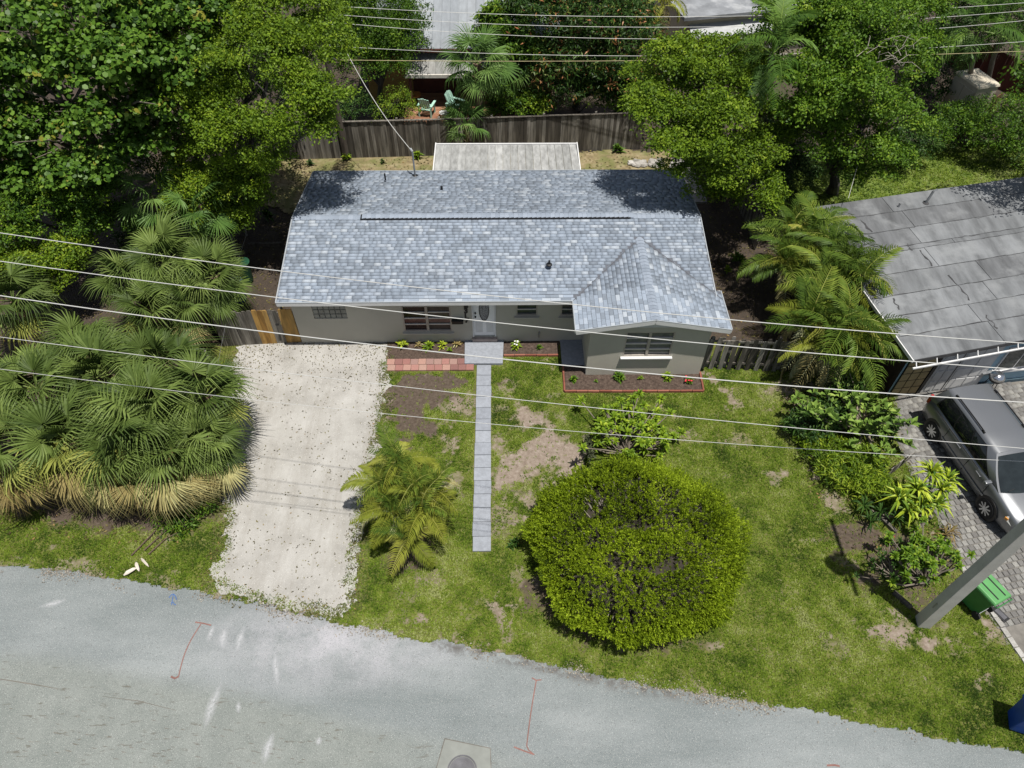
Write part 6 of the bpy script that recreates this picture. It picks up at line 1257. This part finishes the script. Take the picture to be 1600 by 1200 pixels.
def bowed(sec, f):      # bow the front and rear faces of the cabin outward at their middle
    return sec
secs = [cabin_sec(t) for t in TT]; k = len(secs[0]); m = MB()
m.add([p for s in secs for p in s], [(i * k + j, (i + 1) * k + j, (i + 1) * k + j + 1, i * k + j + 1)[::-1] for i in range(14) for j in range(k - 1)]); m.build('cabin', m_silver, van, smooth=True, local=True)
def face_pt(front, yy, s, off=0):
    t = 1.0 if front else 0.0; a = gb_(t, s, 1); bl_ = (1 - (yy) ** 2) * (.16 if front else .05) * (1 if front else -1)
    return Vector((a.x + bl_ * (1 - s) + off * (1 if front else -1), a.y * yy, a.z + (.06 * s * (1 - yy * yy)) + off * .5))
for front, nm, mt_, s0, s1, yw in ((True, 'windscreen', m_windscreen, .04, .93, .93), (False, 'rear_window', m_carglass, .25, .88, .85)):
    m = MB(); n_y, n_s = 10, 6
    V = [face_pt(front, -1 + 2 * i / n_y, j / n_s) for j in range(n_s + 1) for i in range(n_y + 1)]; Fq = [(j * (n_y + 1) + i, j * (n_y + 1) + i + 1, (j + 1) * (n_y + 1) + i + 1, (j + 1) * (n_y + 1) + i) for j in range(n_s) for i in range(n_y)]
    m.add(V, [f[::-1] if not front else f for f in Fq]); m.build('pillar_frame' if front else 'tailgate', m_silver, van, smooth=True, local=True)
    m = MB(); V = [face_pt(front, yw * (-1 + 2 * i / n_y), s0 + (s1 - s0) * j / n_s, .012) for j in range(n_s + 1) for i in range(n_y + 1)]; m.add(V, [f[::-1] if not front else f for f in Fq]); m.build(nm, mt_, van, smooth=True, local=True)
for sd in (-1, 1):
    m = MB(); V = []
    for j in range(5):
        for i in range(9):
            t = .085 + .79 * i / 8; t -= .04 * (j / 4) * (i / 8); p = gb_(t, .04 + .85 * j / 4, sd); V.append((p.x, p.y + sd * .004, p.z + .001))
    m.add(V, [((j * 9 + i, j * 9 + i + 1, j * 9 + i + 10, j * 9 + i + 9) if sd < 0 else (j * 9 + i + 9, j * 9 + i + 10, j * 9 + i + 1, j * 9 + i)) for j in range(4) for i in range(8)]); m.build('window_band', m_black, van, smooth=True, local=True)
    for t0, t1 in ((.10, .345), (.365, .60), (.62, .86)):
        m = MB(); n_t = 5; V = []
        for j in range(5):
            s = .06 + .80 * j / 4
            for i in range(n_t + 1):
                t = t0 + (t1 - t0) * i / n_t; t = t + (.0 if t1 < .8 else -.04 * (s) * (i / n_t)); p = gb_(t, s, sd); V.append((p.x, p.y + sd * .008, p.z + .003))
        m.add(V, [((j * 6 + i, j * 6 + i + 1, j * 6 + i + 7, j * 6 + i + 6) if sd < 0 else (j * 6 + i + 6, j * 6 + i + 7, j * 6 + i + 1, j * 6 + i)) for j in range(4) for i in range(5)]); m.build('side_window', m_carglass, van, smooth=True, local=True)
    m = MB(); P = [gb_(t, 1.0, sd) for t in (.14, .3, .5, .7)]; m.tube([Vector((p.x, p.y * .93, p.z + .07)) for p in P], .02, 6)
    for p in (P[0], P[-1]): m.box((p.x, p.y * .93, p.z + .045), (.12, .04, .05))
    m.build('roof_rail', m_black, van, local=True)
    for xx in (.62, -.42): m = MB(); m.box((xx, sd * .985, .93), (.22, .035, .035)); m.build('handle', m_silver, van, local=True, bevel=.01)
    m = MB(); m.box((1.05, sd * 1.06, 1.12), (.12, .22, .14)); m.build('mirror', m_silver, van, local=True, bevel=.03)
    m = MB()
    for xx in (-.98, .12, 1.08): m.box((xx, sd * .972, .72), (.012, .012, .62))
    m.box((-.6, sd * .955, 1.015), (2.2, .012, .015)); m.build('door_seam', m_black, van, local=True)
    m = MB(); m.box((.05, sd * .982, .55), (2.2, .02, .06)); m.build('rub_strip', m_silver, van, local=True, bevel=.008)
    for xx in (1.47, -1.43):
        Mr = Matrix.Rotation(math.pi / 2, 3, 'X')
        m = MB(); m.lathe((xx, sd * .958, .36), [(.40, -.005), (.40, .012), (.0, .012)] if sd < 0 else [(.40, .005), (.40, -.012), (0, -.012)], 28, M=Mr); m.build('wheel_arch', m_black, van, local=True)
        m = MB(); m.lathe((xx, sd * .88, .33), [(.20, -.11), (.31, -.11), (.335, -.07), (.335, .07), (.31, .11), (.20, .11)], 28, M=Mr); wh = m.build('wheel', m_tyre, van, local=True, smooth=False)
        m = MB(); m.lathe((xx, sd * .955, .33), [(.235, -.03), (.235, .03), (.215, .036), (.20, .0), (.0, .0)] if sd > 0 else [(.235, .03), (.235, -.03), (.215, -.036), (.20, 0), (0, 0)], 28, M=Mr); m.build('rim', m_black, wh, local=True)
        for q in range(9):
            a_ = 2 * math.pi * q / 9; m = MB(); m.box((xx + .12 * math.cos(a_), sd * .978, .33 + .12 * math.sin(a_)), (.19, .03, .045), M=Matrix.Rotation(-a_, 3, 'Y')); m.build('spoke', m_alloy, wh, local=True)
        m = MB()
        for q in range(28):
            a_, b2 = 2 * math.pi * q / 28, 2 * math.pi * (q + 1) / 28
            m.quad((xx + .24 * math.cos(a_), sd * .988, .33 + .24 * math.sin(a_)), (xx + .24 * math.cos(b2), sd * .988, .33 + .24 * math.sin(b2)), (xx + .205 * math.cos(b2), sd * .984, .33 + .205 * math.sin(b2)), (xx + .205 * math.cos(a_), sd * .984, .33 + .205 * math.sin(a_)))
        m.lathe((xx, sd * .985, .33), [(.055, -.01), (.05, .01), (0, .012)], 10, M=Mr); m.build('rim_face', m_alloy, wh, local=True)
    m = MB(); m.add([(2.02, sd * .905, .80), (2.40, sd * .72, .70), (2.47, sd * .60, .62), (2.36, sd * .80, .60), (2.05, sd * .925, .70), (2.10, sd * .80, .895), (2.40, sd * .62, .80)], [(0, 5, 6, 1), (0, 1, 3, 4), (1, 6, 2, 3)] if sd > 0 else [(1, 6, 5, 0), (4, 3, 1, 0), (3, 2, 6, 1)]); m.build('headlight', m_lampc, van, local=True)
    m = MB(); m.box((2.06, sd * .915, .74), (.10, .03, .09), -sd * .45); m.build('indicator', m_amber, van, local=True)
    m = MB(); m.box((-2.23, sd * .86, .98), (.10, .10, .36)); m.build('tail_light', m_redl, van, local=True, bevel=.02)
m = MB(); m.box((2.515, 0, .60), (.05, .9, .14)); m.build('grille', m_black, van, local=True, bevel=.02); m = MB(); m.box((2.50, 0, .36), (.12, 1.3, .14)); m.build('bumper', m_silver, van, local=True, bevel=.04)
m = MB(); m.tube([(1.42, -.62, 1.10), (1.30, -.05, 1.15)], .012, 5); m.tube([(1.45, .1, 1.12), (1.33, .62, 1.12)], .012, 5); m.build('wiper', m_black, van, local=True)

# ------------------------------------------------------------------ bins, poles, wires
m_green = simple('green_bin_plastic', (.035, .16, .045), .45, var=.12, fine=60, bmp=.05); m_green_l = simple('faded_green_lid', (.085, .26, .085), .45, var=.12, fine=60, bmp=.05); m_blue_b = simple('blue_bin_plastic', (.012, .055, .30), .42, var=.12, fine=60, bmp=.05)
def bin_(label, p, rz, mb_, ml):
    p = Vector(p); t = thing('wheelie_bin', label, 'wheelie bin', p, 'wheelie bins by the street'); t.rotation_euler.z = rz
    m = MB(); m.box((0, 0, .53), (.46, .50, .94), top=(1.30, 1.32)); m.build('body', mb_, t, local=True, bevel=.03)
    m = MB(); m.box((0, 0, .985), (.64, .70, .05)); m.build('collar', mb_, t, local=True, bevel=.015)
    m = MB(); m.box((0, .01, 1.045), (.65, .74, .07), top=(.88, .90)); lid = m.build('lid', ml, t, local=True, bevel=.025)
    for x in (-.13, .13): m = MB(); m.box((x, .0, 1.084), (.035, .58, .014)); m.build('lid_groove', m_black, lid, local=True)
    m = MB(); m.tube([(-.28, .36, .97), (-.28, .43, .99), (.28, .43, .99), (.28, .36, .97)], .018, 6); m.build('handle', mb_, t, local=True)
    for x in (-.25, .25): m = MB(); m.lathe((x, .26, .12), [(.0, -.03), (.12, -.03), (.125, 0), (.12, .03), (0, .03)], 16, M=Matrix.Rotation(math.pi / 2, 3, 'Y')); m.build('wheel', m_tyre, t, local=True)
    m = MB(); m.tube([(-.25, .26, .12), (.25, .26, .12)], .012, 6); m.build('axle', m_galv, t, local=True)
    return t
gb0 = at(1520, 952); bin_('green wheelie bin standing behind the concrete pole beside the paving', (gb0.x + .05, gb0.y + .12, 0), math.radians(205), m_green, m_green_l)
bb0 = at(1586, 1140); bin_('blue wheelie bin cut by the picture edge on the grass verge', (bb0.x + .12, bb0.y + .12, 0), math.radians(250), m_blue_b, m_blue_b)
m_conc, nt, b = newmat('pole_concrete'); c = ramp(nt, [(.3, (.36, .35, .315)), (.7, (.44, .43, .39))], nz(nt, 2.5, 6)); c = mixc(nt, ramp(nt, [(.62, (0, 0, 0)), (.68, (.7, .7, .7))], nz(nt, 40, 2)), c, (.22, .21, .19)); nt.links.new(c, b.inputs['Base Color']); b.inputs['Roughness'].default_value = .9; bump(nt, b, nz(nt, 50, 4), .3, .01)
p = at(1434.5, 974); p = Vector((p.x + .12, p.y + .02, 0)); cp_ = thing('concrete_pole', 'square tapered concrete utility pole on the verge by the green bin', 'utility pole', p)
m = MB(); m.box(p + Vector((0, 0, 5.6)), (.32, .32, 11.6), math.radians(-8), top=(.62, .62)); m.build('shaft', m_conc, cp_, bevel=.012)
m = MB(); m.box(p + Vector((0, .2, 10.2)), (.10, 2.4, .12)); m.build('crossarm', m_post, cp_)
m = MB(); m.lathe(p + Vector((-.42, .05, 8.9)), [(.24, 0), (.26, .05), (.26, .85), (.2, .95), (.05, .98)], 14); m.build('transformer', m_galv, cp_)
m = MB(); m.tube([p + Vector((-.165, 0, 1.0)), p + Vector((-.16, 0, 1.25))], .02, 6); m.build('step_bolt', m_galv, cp_)
m_wire, nt, b = newmat('aluminium_wire'); b.inputs['Base Color'].default_value = (.50, .50, .48, 1); b.inputs['Roughness'].default_value = .5; b.inputs['Metallic'].default_value = .15
m_wire_d = simple('black_cable', (.05, .05, .05), .6)
def wire(label, pts, z, r, group, mat=m_wire, plane=None, ends=(0, 1600), z_end=None):
    u = np.array([q[0] for q in pts], float); v = np.array([q[1] for q in pts], float); co = np.polyfit(u, v, 2 if len(pts) > 2 else 1)
    if plane is None:
        A, B = at(ends[0], np.polyval(co, ends[0]), z), at(ends[1], np.polyval(co, ends[1]), z if z_end is None else z_end); d_ = B - A; d_.z = 0; d_.normalize()
    else: A, d_ = plane
    us = np.linspace(ends[0] - (220 if plane is None else 0), ends[1] + (260 if plane is None else 0), 33); m = MB()
    m.tube([on_plane(x, np.polyval(co, x), A, d_) for x in us], r, 6)
    return tag(m.build('overhead_wire', mat), label, 'wire', group)
FW = 'overhead wires along the street'
wire('topmost of the bright wires crossing in front of the shingle roof', [(0, 365), (433, 419), (625, 447), (775, 465), (897, 476), (1150, 500), (1600, 536)], 9.6, .0085, FW)
wire('second bright street wire from the top, passing just over the front eave', [(0, 408), (400, 461), (737.5, 500), (1150, 541), (1600, 578)], 9.6, .0085, FW)
wire('thickest bright wire, third from the top, crossing the doorstep and wing bed', [(0, 462), (400, 516), (728, 556), (1150, 595), (1600, 629)], 9.0, .0105, FW)
wire('thin wire below the thick one, crossing the drive and the walk', [(0, 526), (400, 578.6), (767, 619), (955, 640), (1200, 664), (1600, 701)], 8.0, .0065, FW)
wire('lowest and thinnest street wire, crossing the lawn above the great bush', [(0, 575), (377, 626), (800, 665), (912, 674), (1224, 698), (1600, 722)], 6.7, .0055, FW)
m_wpole = simple('old_pole_wood', (.085, .070, .058), .95, var=.35, fine=20, bmp=.6, stretch=(1, 1, .15))
bp = at(541, 247); bpl = thing('wooden_pole', 'dark wooden utility pole standing against the board fence', 'utility pole', bp)
PL = (Vector((bp.x, bp.y, 0)), Vector((1, 0, 0))); ztop = on_plane(505, -25, *PL).z
m = MB(); m.tube([bp - Vector((0, 0, .2)), bp + Vector((0, 0, ztop))], [.16, .10], 10); m.build('shaft', m_wpole, bpl)
for v_ in (8, 36, 92):
    zz = on_plane(520, v_, *PL).z; m = MB(); m.box(bp + Vector((.16, 0, zz)), (.36, .08, .08)); m.build('bracket', m_galv, bpl)
m = MB(); m.lathe(bp + Vector((.25, -.02, on_plane(520, 72, *PL).z)), [(.03, -.06), (.05, 0), (.03, .06)], 8); m.build('insulator', m_white, bpl)
BW = 'wires along the back fence'
wire('highest pale wire over the ribbed metal roof behind the fence', [(515, 8), (660, 18), (850, 25), (1000, 26), (1300, 20), (1600, 5)], 0, .009, BW, plane=PL, ends=(515, 1700))
wire('pale wire second from the top over the back yards', [(518, 21), (690, 34), (850, 43), (1070, 42), (1300, 34), (1600, 18)], 0, .009, BW, plane=PL, ends=(518, 1700))
wire('pale wire in the middle of the set over the back yards', [(520, 33), (690, 50), (860, 61), (1060, 60), (1330, 50), (1600, 34)], 0, .009, BW, plane=PL, ends=(520, 1700))
wire('thin dark edged cable above the lowest back wire', [(515, 71), (690, 81), (840, 87), (1040, 87), (1400, 76), (1600, 66)], 0, .009, BW, plane=PL, ends=(515, 1700))
wire('lowest yellowish cable of the back fence set', [(515, 93), (690, 96), (840, 96), (1020, 94), (1600, 80)], 0, .011, BW, simple('yellowish_cable', (.42, .36, .20), .6), plane=PL, ends=(515, 1700))
A_ = on_plane(514, 28, *PL); B_ = mast_top; m = MB(); m.tube([A_.lerp(B_, i / 12) - Vector((0, 0, .55 * math.sin(math.pi * i / 12))) for i in range(13)], .013, 6); tag(m.build('service_drop', m_wire), 'slack pale service cable from the wooden pole to the roof mast', 'wire')
A2, B2 = nr_(1.3, 6.9, .55), Vector((16.6, 30, 3.4)); m = MB(); m.tube([A2.lerp(B2, i / 8) - Vector((0, 0, .25 * math.sin(math.pi * i / 8))) for i in range(9)], .010, 5); tag(m.build('service_drop', m_wire), 'thin cable rising from the pipe on the flat grey roof', 'wire')

# ------------------------------------------------------------------ houses and yards behind the fence
m_rib = pieces('ribbed_metal', [(0, (.23, .25, .272)), (1, (.30, .322, .345))], .5, fine=4, grain=(1, .3, 1), dark=.2); m_rib2 = pieces('porch_metal', [(0, (.20, .205, .20)), (1, (.28, .28, .27))], .6, fine=5, grain=(1, .3, 1), dark=.4)
m_ochre = simple('ochre_wall', (.42, .27, .09), .9, var=.12); m_dkred = simple('dark_red_timber', (.10, .035, .025), .8, var=.3); m_deck_o = pieces('deck_board', [(0, (.26, .12, .07)), (.5, (.34, .17, .10)), (1, (.42, .23, .14))], .8, fine=10, grain=(.2, 1, 1))
e0 = at(600, 76, 3.2); e1 = at(862, 76, 3.2); ye = e0.y
bh = thing('metal_roof_house', 'ochre house with a ribbed grey metal roof and a porch behind the board fence', 'house', (e0.x, ye, 0))
def ribs(n, x0, x1, y0, z0, y1, z1, mat, par, name='roof_panel', rib=.04):
    for i in range(n):
        a, b2 = x0 + (x1 - x0) * i / n, x0 + (x1 - x0) * (i + 1) / n - .004; c_ = a + .03; m = MB()
        m.add([(a, y0, z0 + rib), (c_, y0, z0 + rib), (c_, y1, z1 + rib), (a, y1, z1 + rib), (c_ + .01, y0, z0), (b2, y0, z0), (b2, y1, z1), (c_ + .01, y1, z1), (a, y0, z0 - .05), (b2, y0, z0 - .05)], [(0, 1, 2, 3), (1, 4, 7, 2), (4, 5, 6, 7), (8, 4, 1, 0), (8, 9, 5, 4)]); m.build(name, mat, par)
ribs(24, e0.x - 1.5, e1.x + .5, ye, 3.2, ye + 4.6, 4.55, m_rib, bh); ribs(12, e0.x - 1.5, e1.x + .5, ye + 9.2, 3.2, ye + 4.6, 4.55, m_rib, bh)
m = MB(); m.box(((e0.x - 1.5 + e1.x + .5) / 2, ye + 4.6, 4.60), (e1.x - e0.x + 2, .35, .06)); m.build('ridge_cap', m_rib, bh)
m = MB(); m.box(((e0.x + e1.x) / 2 - .5, ye + 4.8, 1.5), (e1.x - e0.x + 1.4, 7.4, 3.2)); m.build('wall', m_ochre, bh)
m = MB(); m.box(((e0.x + e1.x) / 2 - .5, ye - .02, 3.10), (e1.x - e0.x + 2, .06, .16)); m.build('fascia', m_dkred, bh)
p0 = at(634, 117, 2.28); p1 = at(805, 117, 2.28); ribs(15, p0.x, p1.x, p0.y, 2.28, ye + .4, 2.85, m_rib2, bh, 'porch_panel', .03)
m = MB(); m.box(((p0.x + p1.x) / 2, p0.y - .03, 2.23), (p1.x - p0.x + .1, .08, .16)); m.build('porch_gutter', m_trim_l, bh)
for x in (p0.x + .15, p1.x - .1): m = MB(); m.box((x, p0.y + .12, 1.15), (.13, .13, 2.2)); m.build('post', m_dkred, bh)
m = MB(); m.box(((p0.x + p1.x) / 2, ye + 1.0, 1.3), (p1.x - p0.x - .2, .06, 2.5)); m.build('porch_wall', m_dkred, bh)  # dark red here paints in the dimness of the porch recess
m = MB(); m.box(((p0.x + p1.x) / 2 + .2, ye + .95, 1.6), (1.6, .06, .9)); m.build('window', m_pane_b, bh)
dk = thing('deck', 'red brown timber deck between the porch and the board fence', 'deck', (p0.x, 31.4, 0)); y = 31.95; dl = (p1.x - p0.x + .4)
while y < ye + .9:
    m = MB(); m.box(((p0.x + p1.x) / 2, y, .52), (dl, .135, .04)); m.build('board', m_deck_o, dk); y += .145
m = MB(); m.box(((p0.x + p1.x) / 2, (31.9 + ye + .9) / 2, .22), (dl - .1, ye + .9 - 31.9, .54)); m.build('frame', m_dkred, dk)
m_adir = simple('mint_green_plastic', (.36, .58, .48), .5, var=.15); 
def lounge(label, p, rz):
    p = Vector(p); t = thing('garden_chair', label, 'chair', p, 'green garden chairs on the deck'); t.rotation_euler.z = rz
    Mb = Matrix.Rotation(-.42, 3, 'X')
    for i in range(5):
        m = MB(); x = -.22 + i * .11; m.box(Vector((x, .30, .68)), (.095, .022, .72 - abs(i - 2) * .06), M=Mb); m.build('back_slat', m_adir, t, local=True)
    for i in range(4): m = MB(); m.box((0, -.22 + i * .12, .36 - i * .03), (.52, .105, .022)); m.build('seat_slat', m_adir, t, local=True)
    for s in (-1, 1):
        m = MB(); m.box((s * .32, .0, .56), (.12, .66, .028)); m.build('armrest', m_adir, t, local=True)
        m = MB(); m.box((s * .30, -.24, .28), (.06, .09, .56)); m.build('leg', m_adir, t, local=True)
        m = MB(); m.box((s * .30, .30, .25), (.06, .09, .52)); m.build('leg', m_adir, t, local=True)
q = at(668, 178, .54); lounge('green garden chair on the deck turned away from the fence', (q.x, q.y, .54), math.radians(165)); q = at(712, 176, .54); lounge('green garden chair on the deck beside the cabbage palm trunk', (q.x, q.y, .54), math.radians(60))
q = at(694, 182, .54); m = MB(); m.lathe(q, [(.16, 0), (.22, .18), (.24, .22), (.20, .24), (.0, .22)], 14); tag(m.build('planter_bowl', m_white), 'low white bowl on the deck between the two green chairs', 'planter')
q = at(650, 163, .54); tb = thing('side_table', 'small orange topped table in the porch behind the green chair', 'table', q); m = MB(); m.lathe(q + Vector((0, 0, .5)), [(.3, 0), (.32, .03), (0, .035)], 16); m.build('tabletop', simple('orange_tabletop', (.42, .17, .05), .5), tb); m = MB(); m.tube([q, q + Vector((0, 0, .5))], .03, 6); m.lathe(q, [(.2, 0), (.05, .05)], 12); m.build('leg', m_black, tb)
# beige house in the far corner
h0 = at(1071, 26, 3.3); h1 = at(1200, 14, 3.3); d_ = (h1 - h0); d_.z = 0; d_.normalize(); an = math.atan2(d_.y, d_.x); nn = Vector((-d_.y, d_.x, 0))
fh = thing('beige_house', 'beige house with a flat grey roof and a pale awning beyond the big trees', 'house', (h0.x, h0.y, 0))
m_beige = simple('beige_wall', (.46, .41, .31), .9, var=.08)
c_ = h0 + d_ * 4.5 + nn * 4; m = MB(); m.box((c_.x + nn.x * .2, c_.y + nn.y * .2, 1.5), (8.8, 7.8, 3.2), an); m.build('wall', m_beige, fh)
m = MB(); m.box((c_.x, c_.y, 3.22), (9.2, 8.3, .16), an); m.build('roof', simple('grey_membrane', (.20, .21, .225), .9, var=.3, scale=1.2, dirt=((.40, .41, .42), .8)), fh)
a0, a1, a2, a3 = at(1074, 34, 2.75), at(1200, 24, 2.75), at(1210, 50, 2.45), at(1082, 62, 2.45)
m = MB(); up = Vector((0, 0, .05)); m.add([a0, a1, a2, a3, a0 + up, a1 + up, a2 + up, a3 + up], [(3, 2, 1, 0), (4, 5, 6, 7)[::-1], (0, 1, 5, 4), (1, 2, 6, 5), (2, 3, 7, 6), (3, 0, 4, 7)]); m.build('awning', simple('pale_awning', (.38, .39, .395), .8, var=.12), fh)
for p in (a2, a3): m = MB(); m.box((p.x, p.y + .1, 1.2), (.1, .1, 2.5)); m.build('post', m_white, fh)
# shed and red fence
sc_ = [at(1493, 110, 2.15), at(1528, 106, 2.15), at(1565, 132, 2.15), at(1530, 137, 2.15)]; ctr = sum(sc_, Vector()) / 4; sx = ((sc_[3] - sc_[0]).length + (sc_[2] - sc_[1]).length) / 2; sy = ((sc_[1] - sc_[0]).length + (sc_[2] - sc_[3]).length) / 2; an = math.atan2((sc_[3] - sc_[0]).y, (sc_[3] - sc_[0]).x)
sh = thing('garden_shed', 'beige plastic garden shed by the dark red fence', 'shed', (ctr.x, ctr.y, 0)); m_shed = simple('beige_plastic', (.42, .38, .31), .6, var=.08)
m = MB(); m.box((ctr.x, ctr.y, 1.0), (sx * .94, sy * .94, 2.1), an); m.build('wall', m_shed, sh); m = MB(); m.box((ctr.x, ctr.y, 2.10), (sx, sy, .12), an, top=(.95, .95)); m.build('roof', simple('pale_shed_roof', (.56, .50, .40), .6, var=.1), sh, bevel=.02)
dv = Vector((math.cos(an), math.sin(an), 0)); pv_ = Vector((-dv.y, dv.x, 0))
for k in (-1, 1): q = ctr - pv_ * (sy * .48) + dv * k * sx * .22; m = MB(); m.box((q.x, q.y, .95), (sx * .40, .03, 1.75), an); m.build('door', m_shed, sh, bevel=.01)
m_redf = pieces('dark_red_board', [(0, (.075, .022, .016)), (1, (.14, .045, .032))], .9, fine=8, grain=(1, 1, .2))
fence('red_fence', 'dark red board fence running past the beige shed', [at(1470, 92), at(1640, 175)], (1.7, 1.7), .15, m_redf, seed=12, dog=False)
fence('low_board_fence', 'brown board fence below the beige shed at the lawn edge', [at(1500, 215), at(1548, 180)], (1.3, 1.3), .15, pieces('brown_board', [(0, (.13, .065, .03)), (1, (.22, .12, .06))], .9, fine=8), seed=13, dog=False)
# heap of stones, concrete pad behind the house
m_rub = pieces('rubble_stone', [(0, (.20, .19, .17)), (.6, (.38, .36, .33)), (1, (.55, .53, .50))], .9, fine=20)
a, b_, c_, d_ = at(1050, 247), at(1078, 247), at(1105, 316), at(1062, 318); m = MB(); m.prism([(d_.x - 1.0, d_.y), (c_.x, c_.y), (b_.x, b_.y), (a.x, a.y)], -.1, .03); tag(m.build('concrete_pad', simple('old_concrete', (.25, .24, .225), .9, var=.25, dirt=((.15, .14, .12), 2))), 'grey concrete pad round the rear corner of the house', 'slab')
hp = at(1018, 256); heap = thing('stone_heap', 'heap of pale broken stones by the rear roof corner', 'stones', hp)
for i in range(40):
    u, v = rnd.gauss(1018, 17), rnd.gauss(256, 3.0); p = at(u, v, .02); s = rnd.uniform(.06, .24); m = MB()
    m.lathe((0, 0, 0), [(s * .5, -s * .3), (s, 0), (s * .75, s * .4), (0, s * .5)], 6)
    me = make_mesh('stone', [(x * rnd.uniform(.75, 1.2), y * rnd.uniform(.75, 1.2), z) for x, y, z in m.v], m.f, m_rub)
    put('stone', me, heap, mw=Matrix.Translation(p) @ Matrix.Rotation(rnd.uniform(0, 6), 4, 'Z'))
m_gbin = simple('dark_green_plastic', (.012, .06, .03), .5)
q = at(372, 478); m = MB(); m.lathe((q.x, q.y + .35, 0), [(.24, 0), (.30, .85), (.33, .9), (.0, .93)], 14); tag(m.build('rubbish_bin', m_blue_b), 'blue round bin behind the grey gate boards', 'bin'); q = at(383, 447); m = MB(); m.lathe((q.x, q.y + .35, 0), [(.24, 0), (.30, .85), (.33, .9), (.0, .93)], 14); tag(m.build('rubbish_bin', m_gbin), 'dark green round bin in the shaded side yard', 'bin')
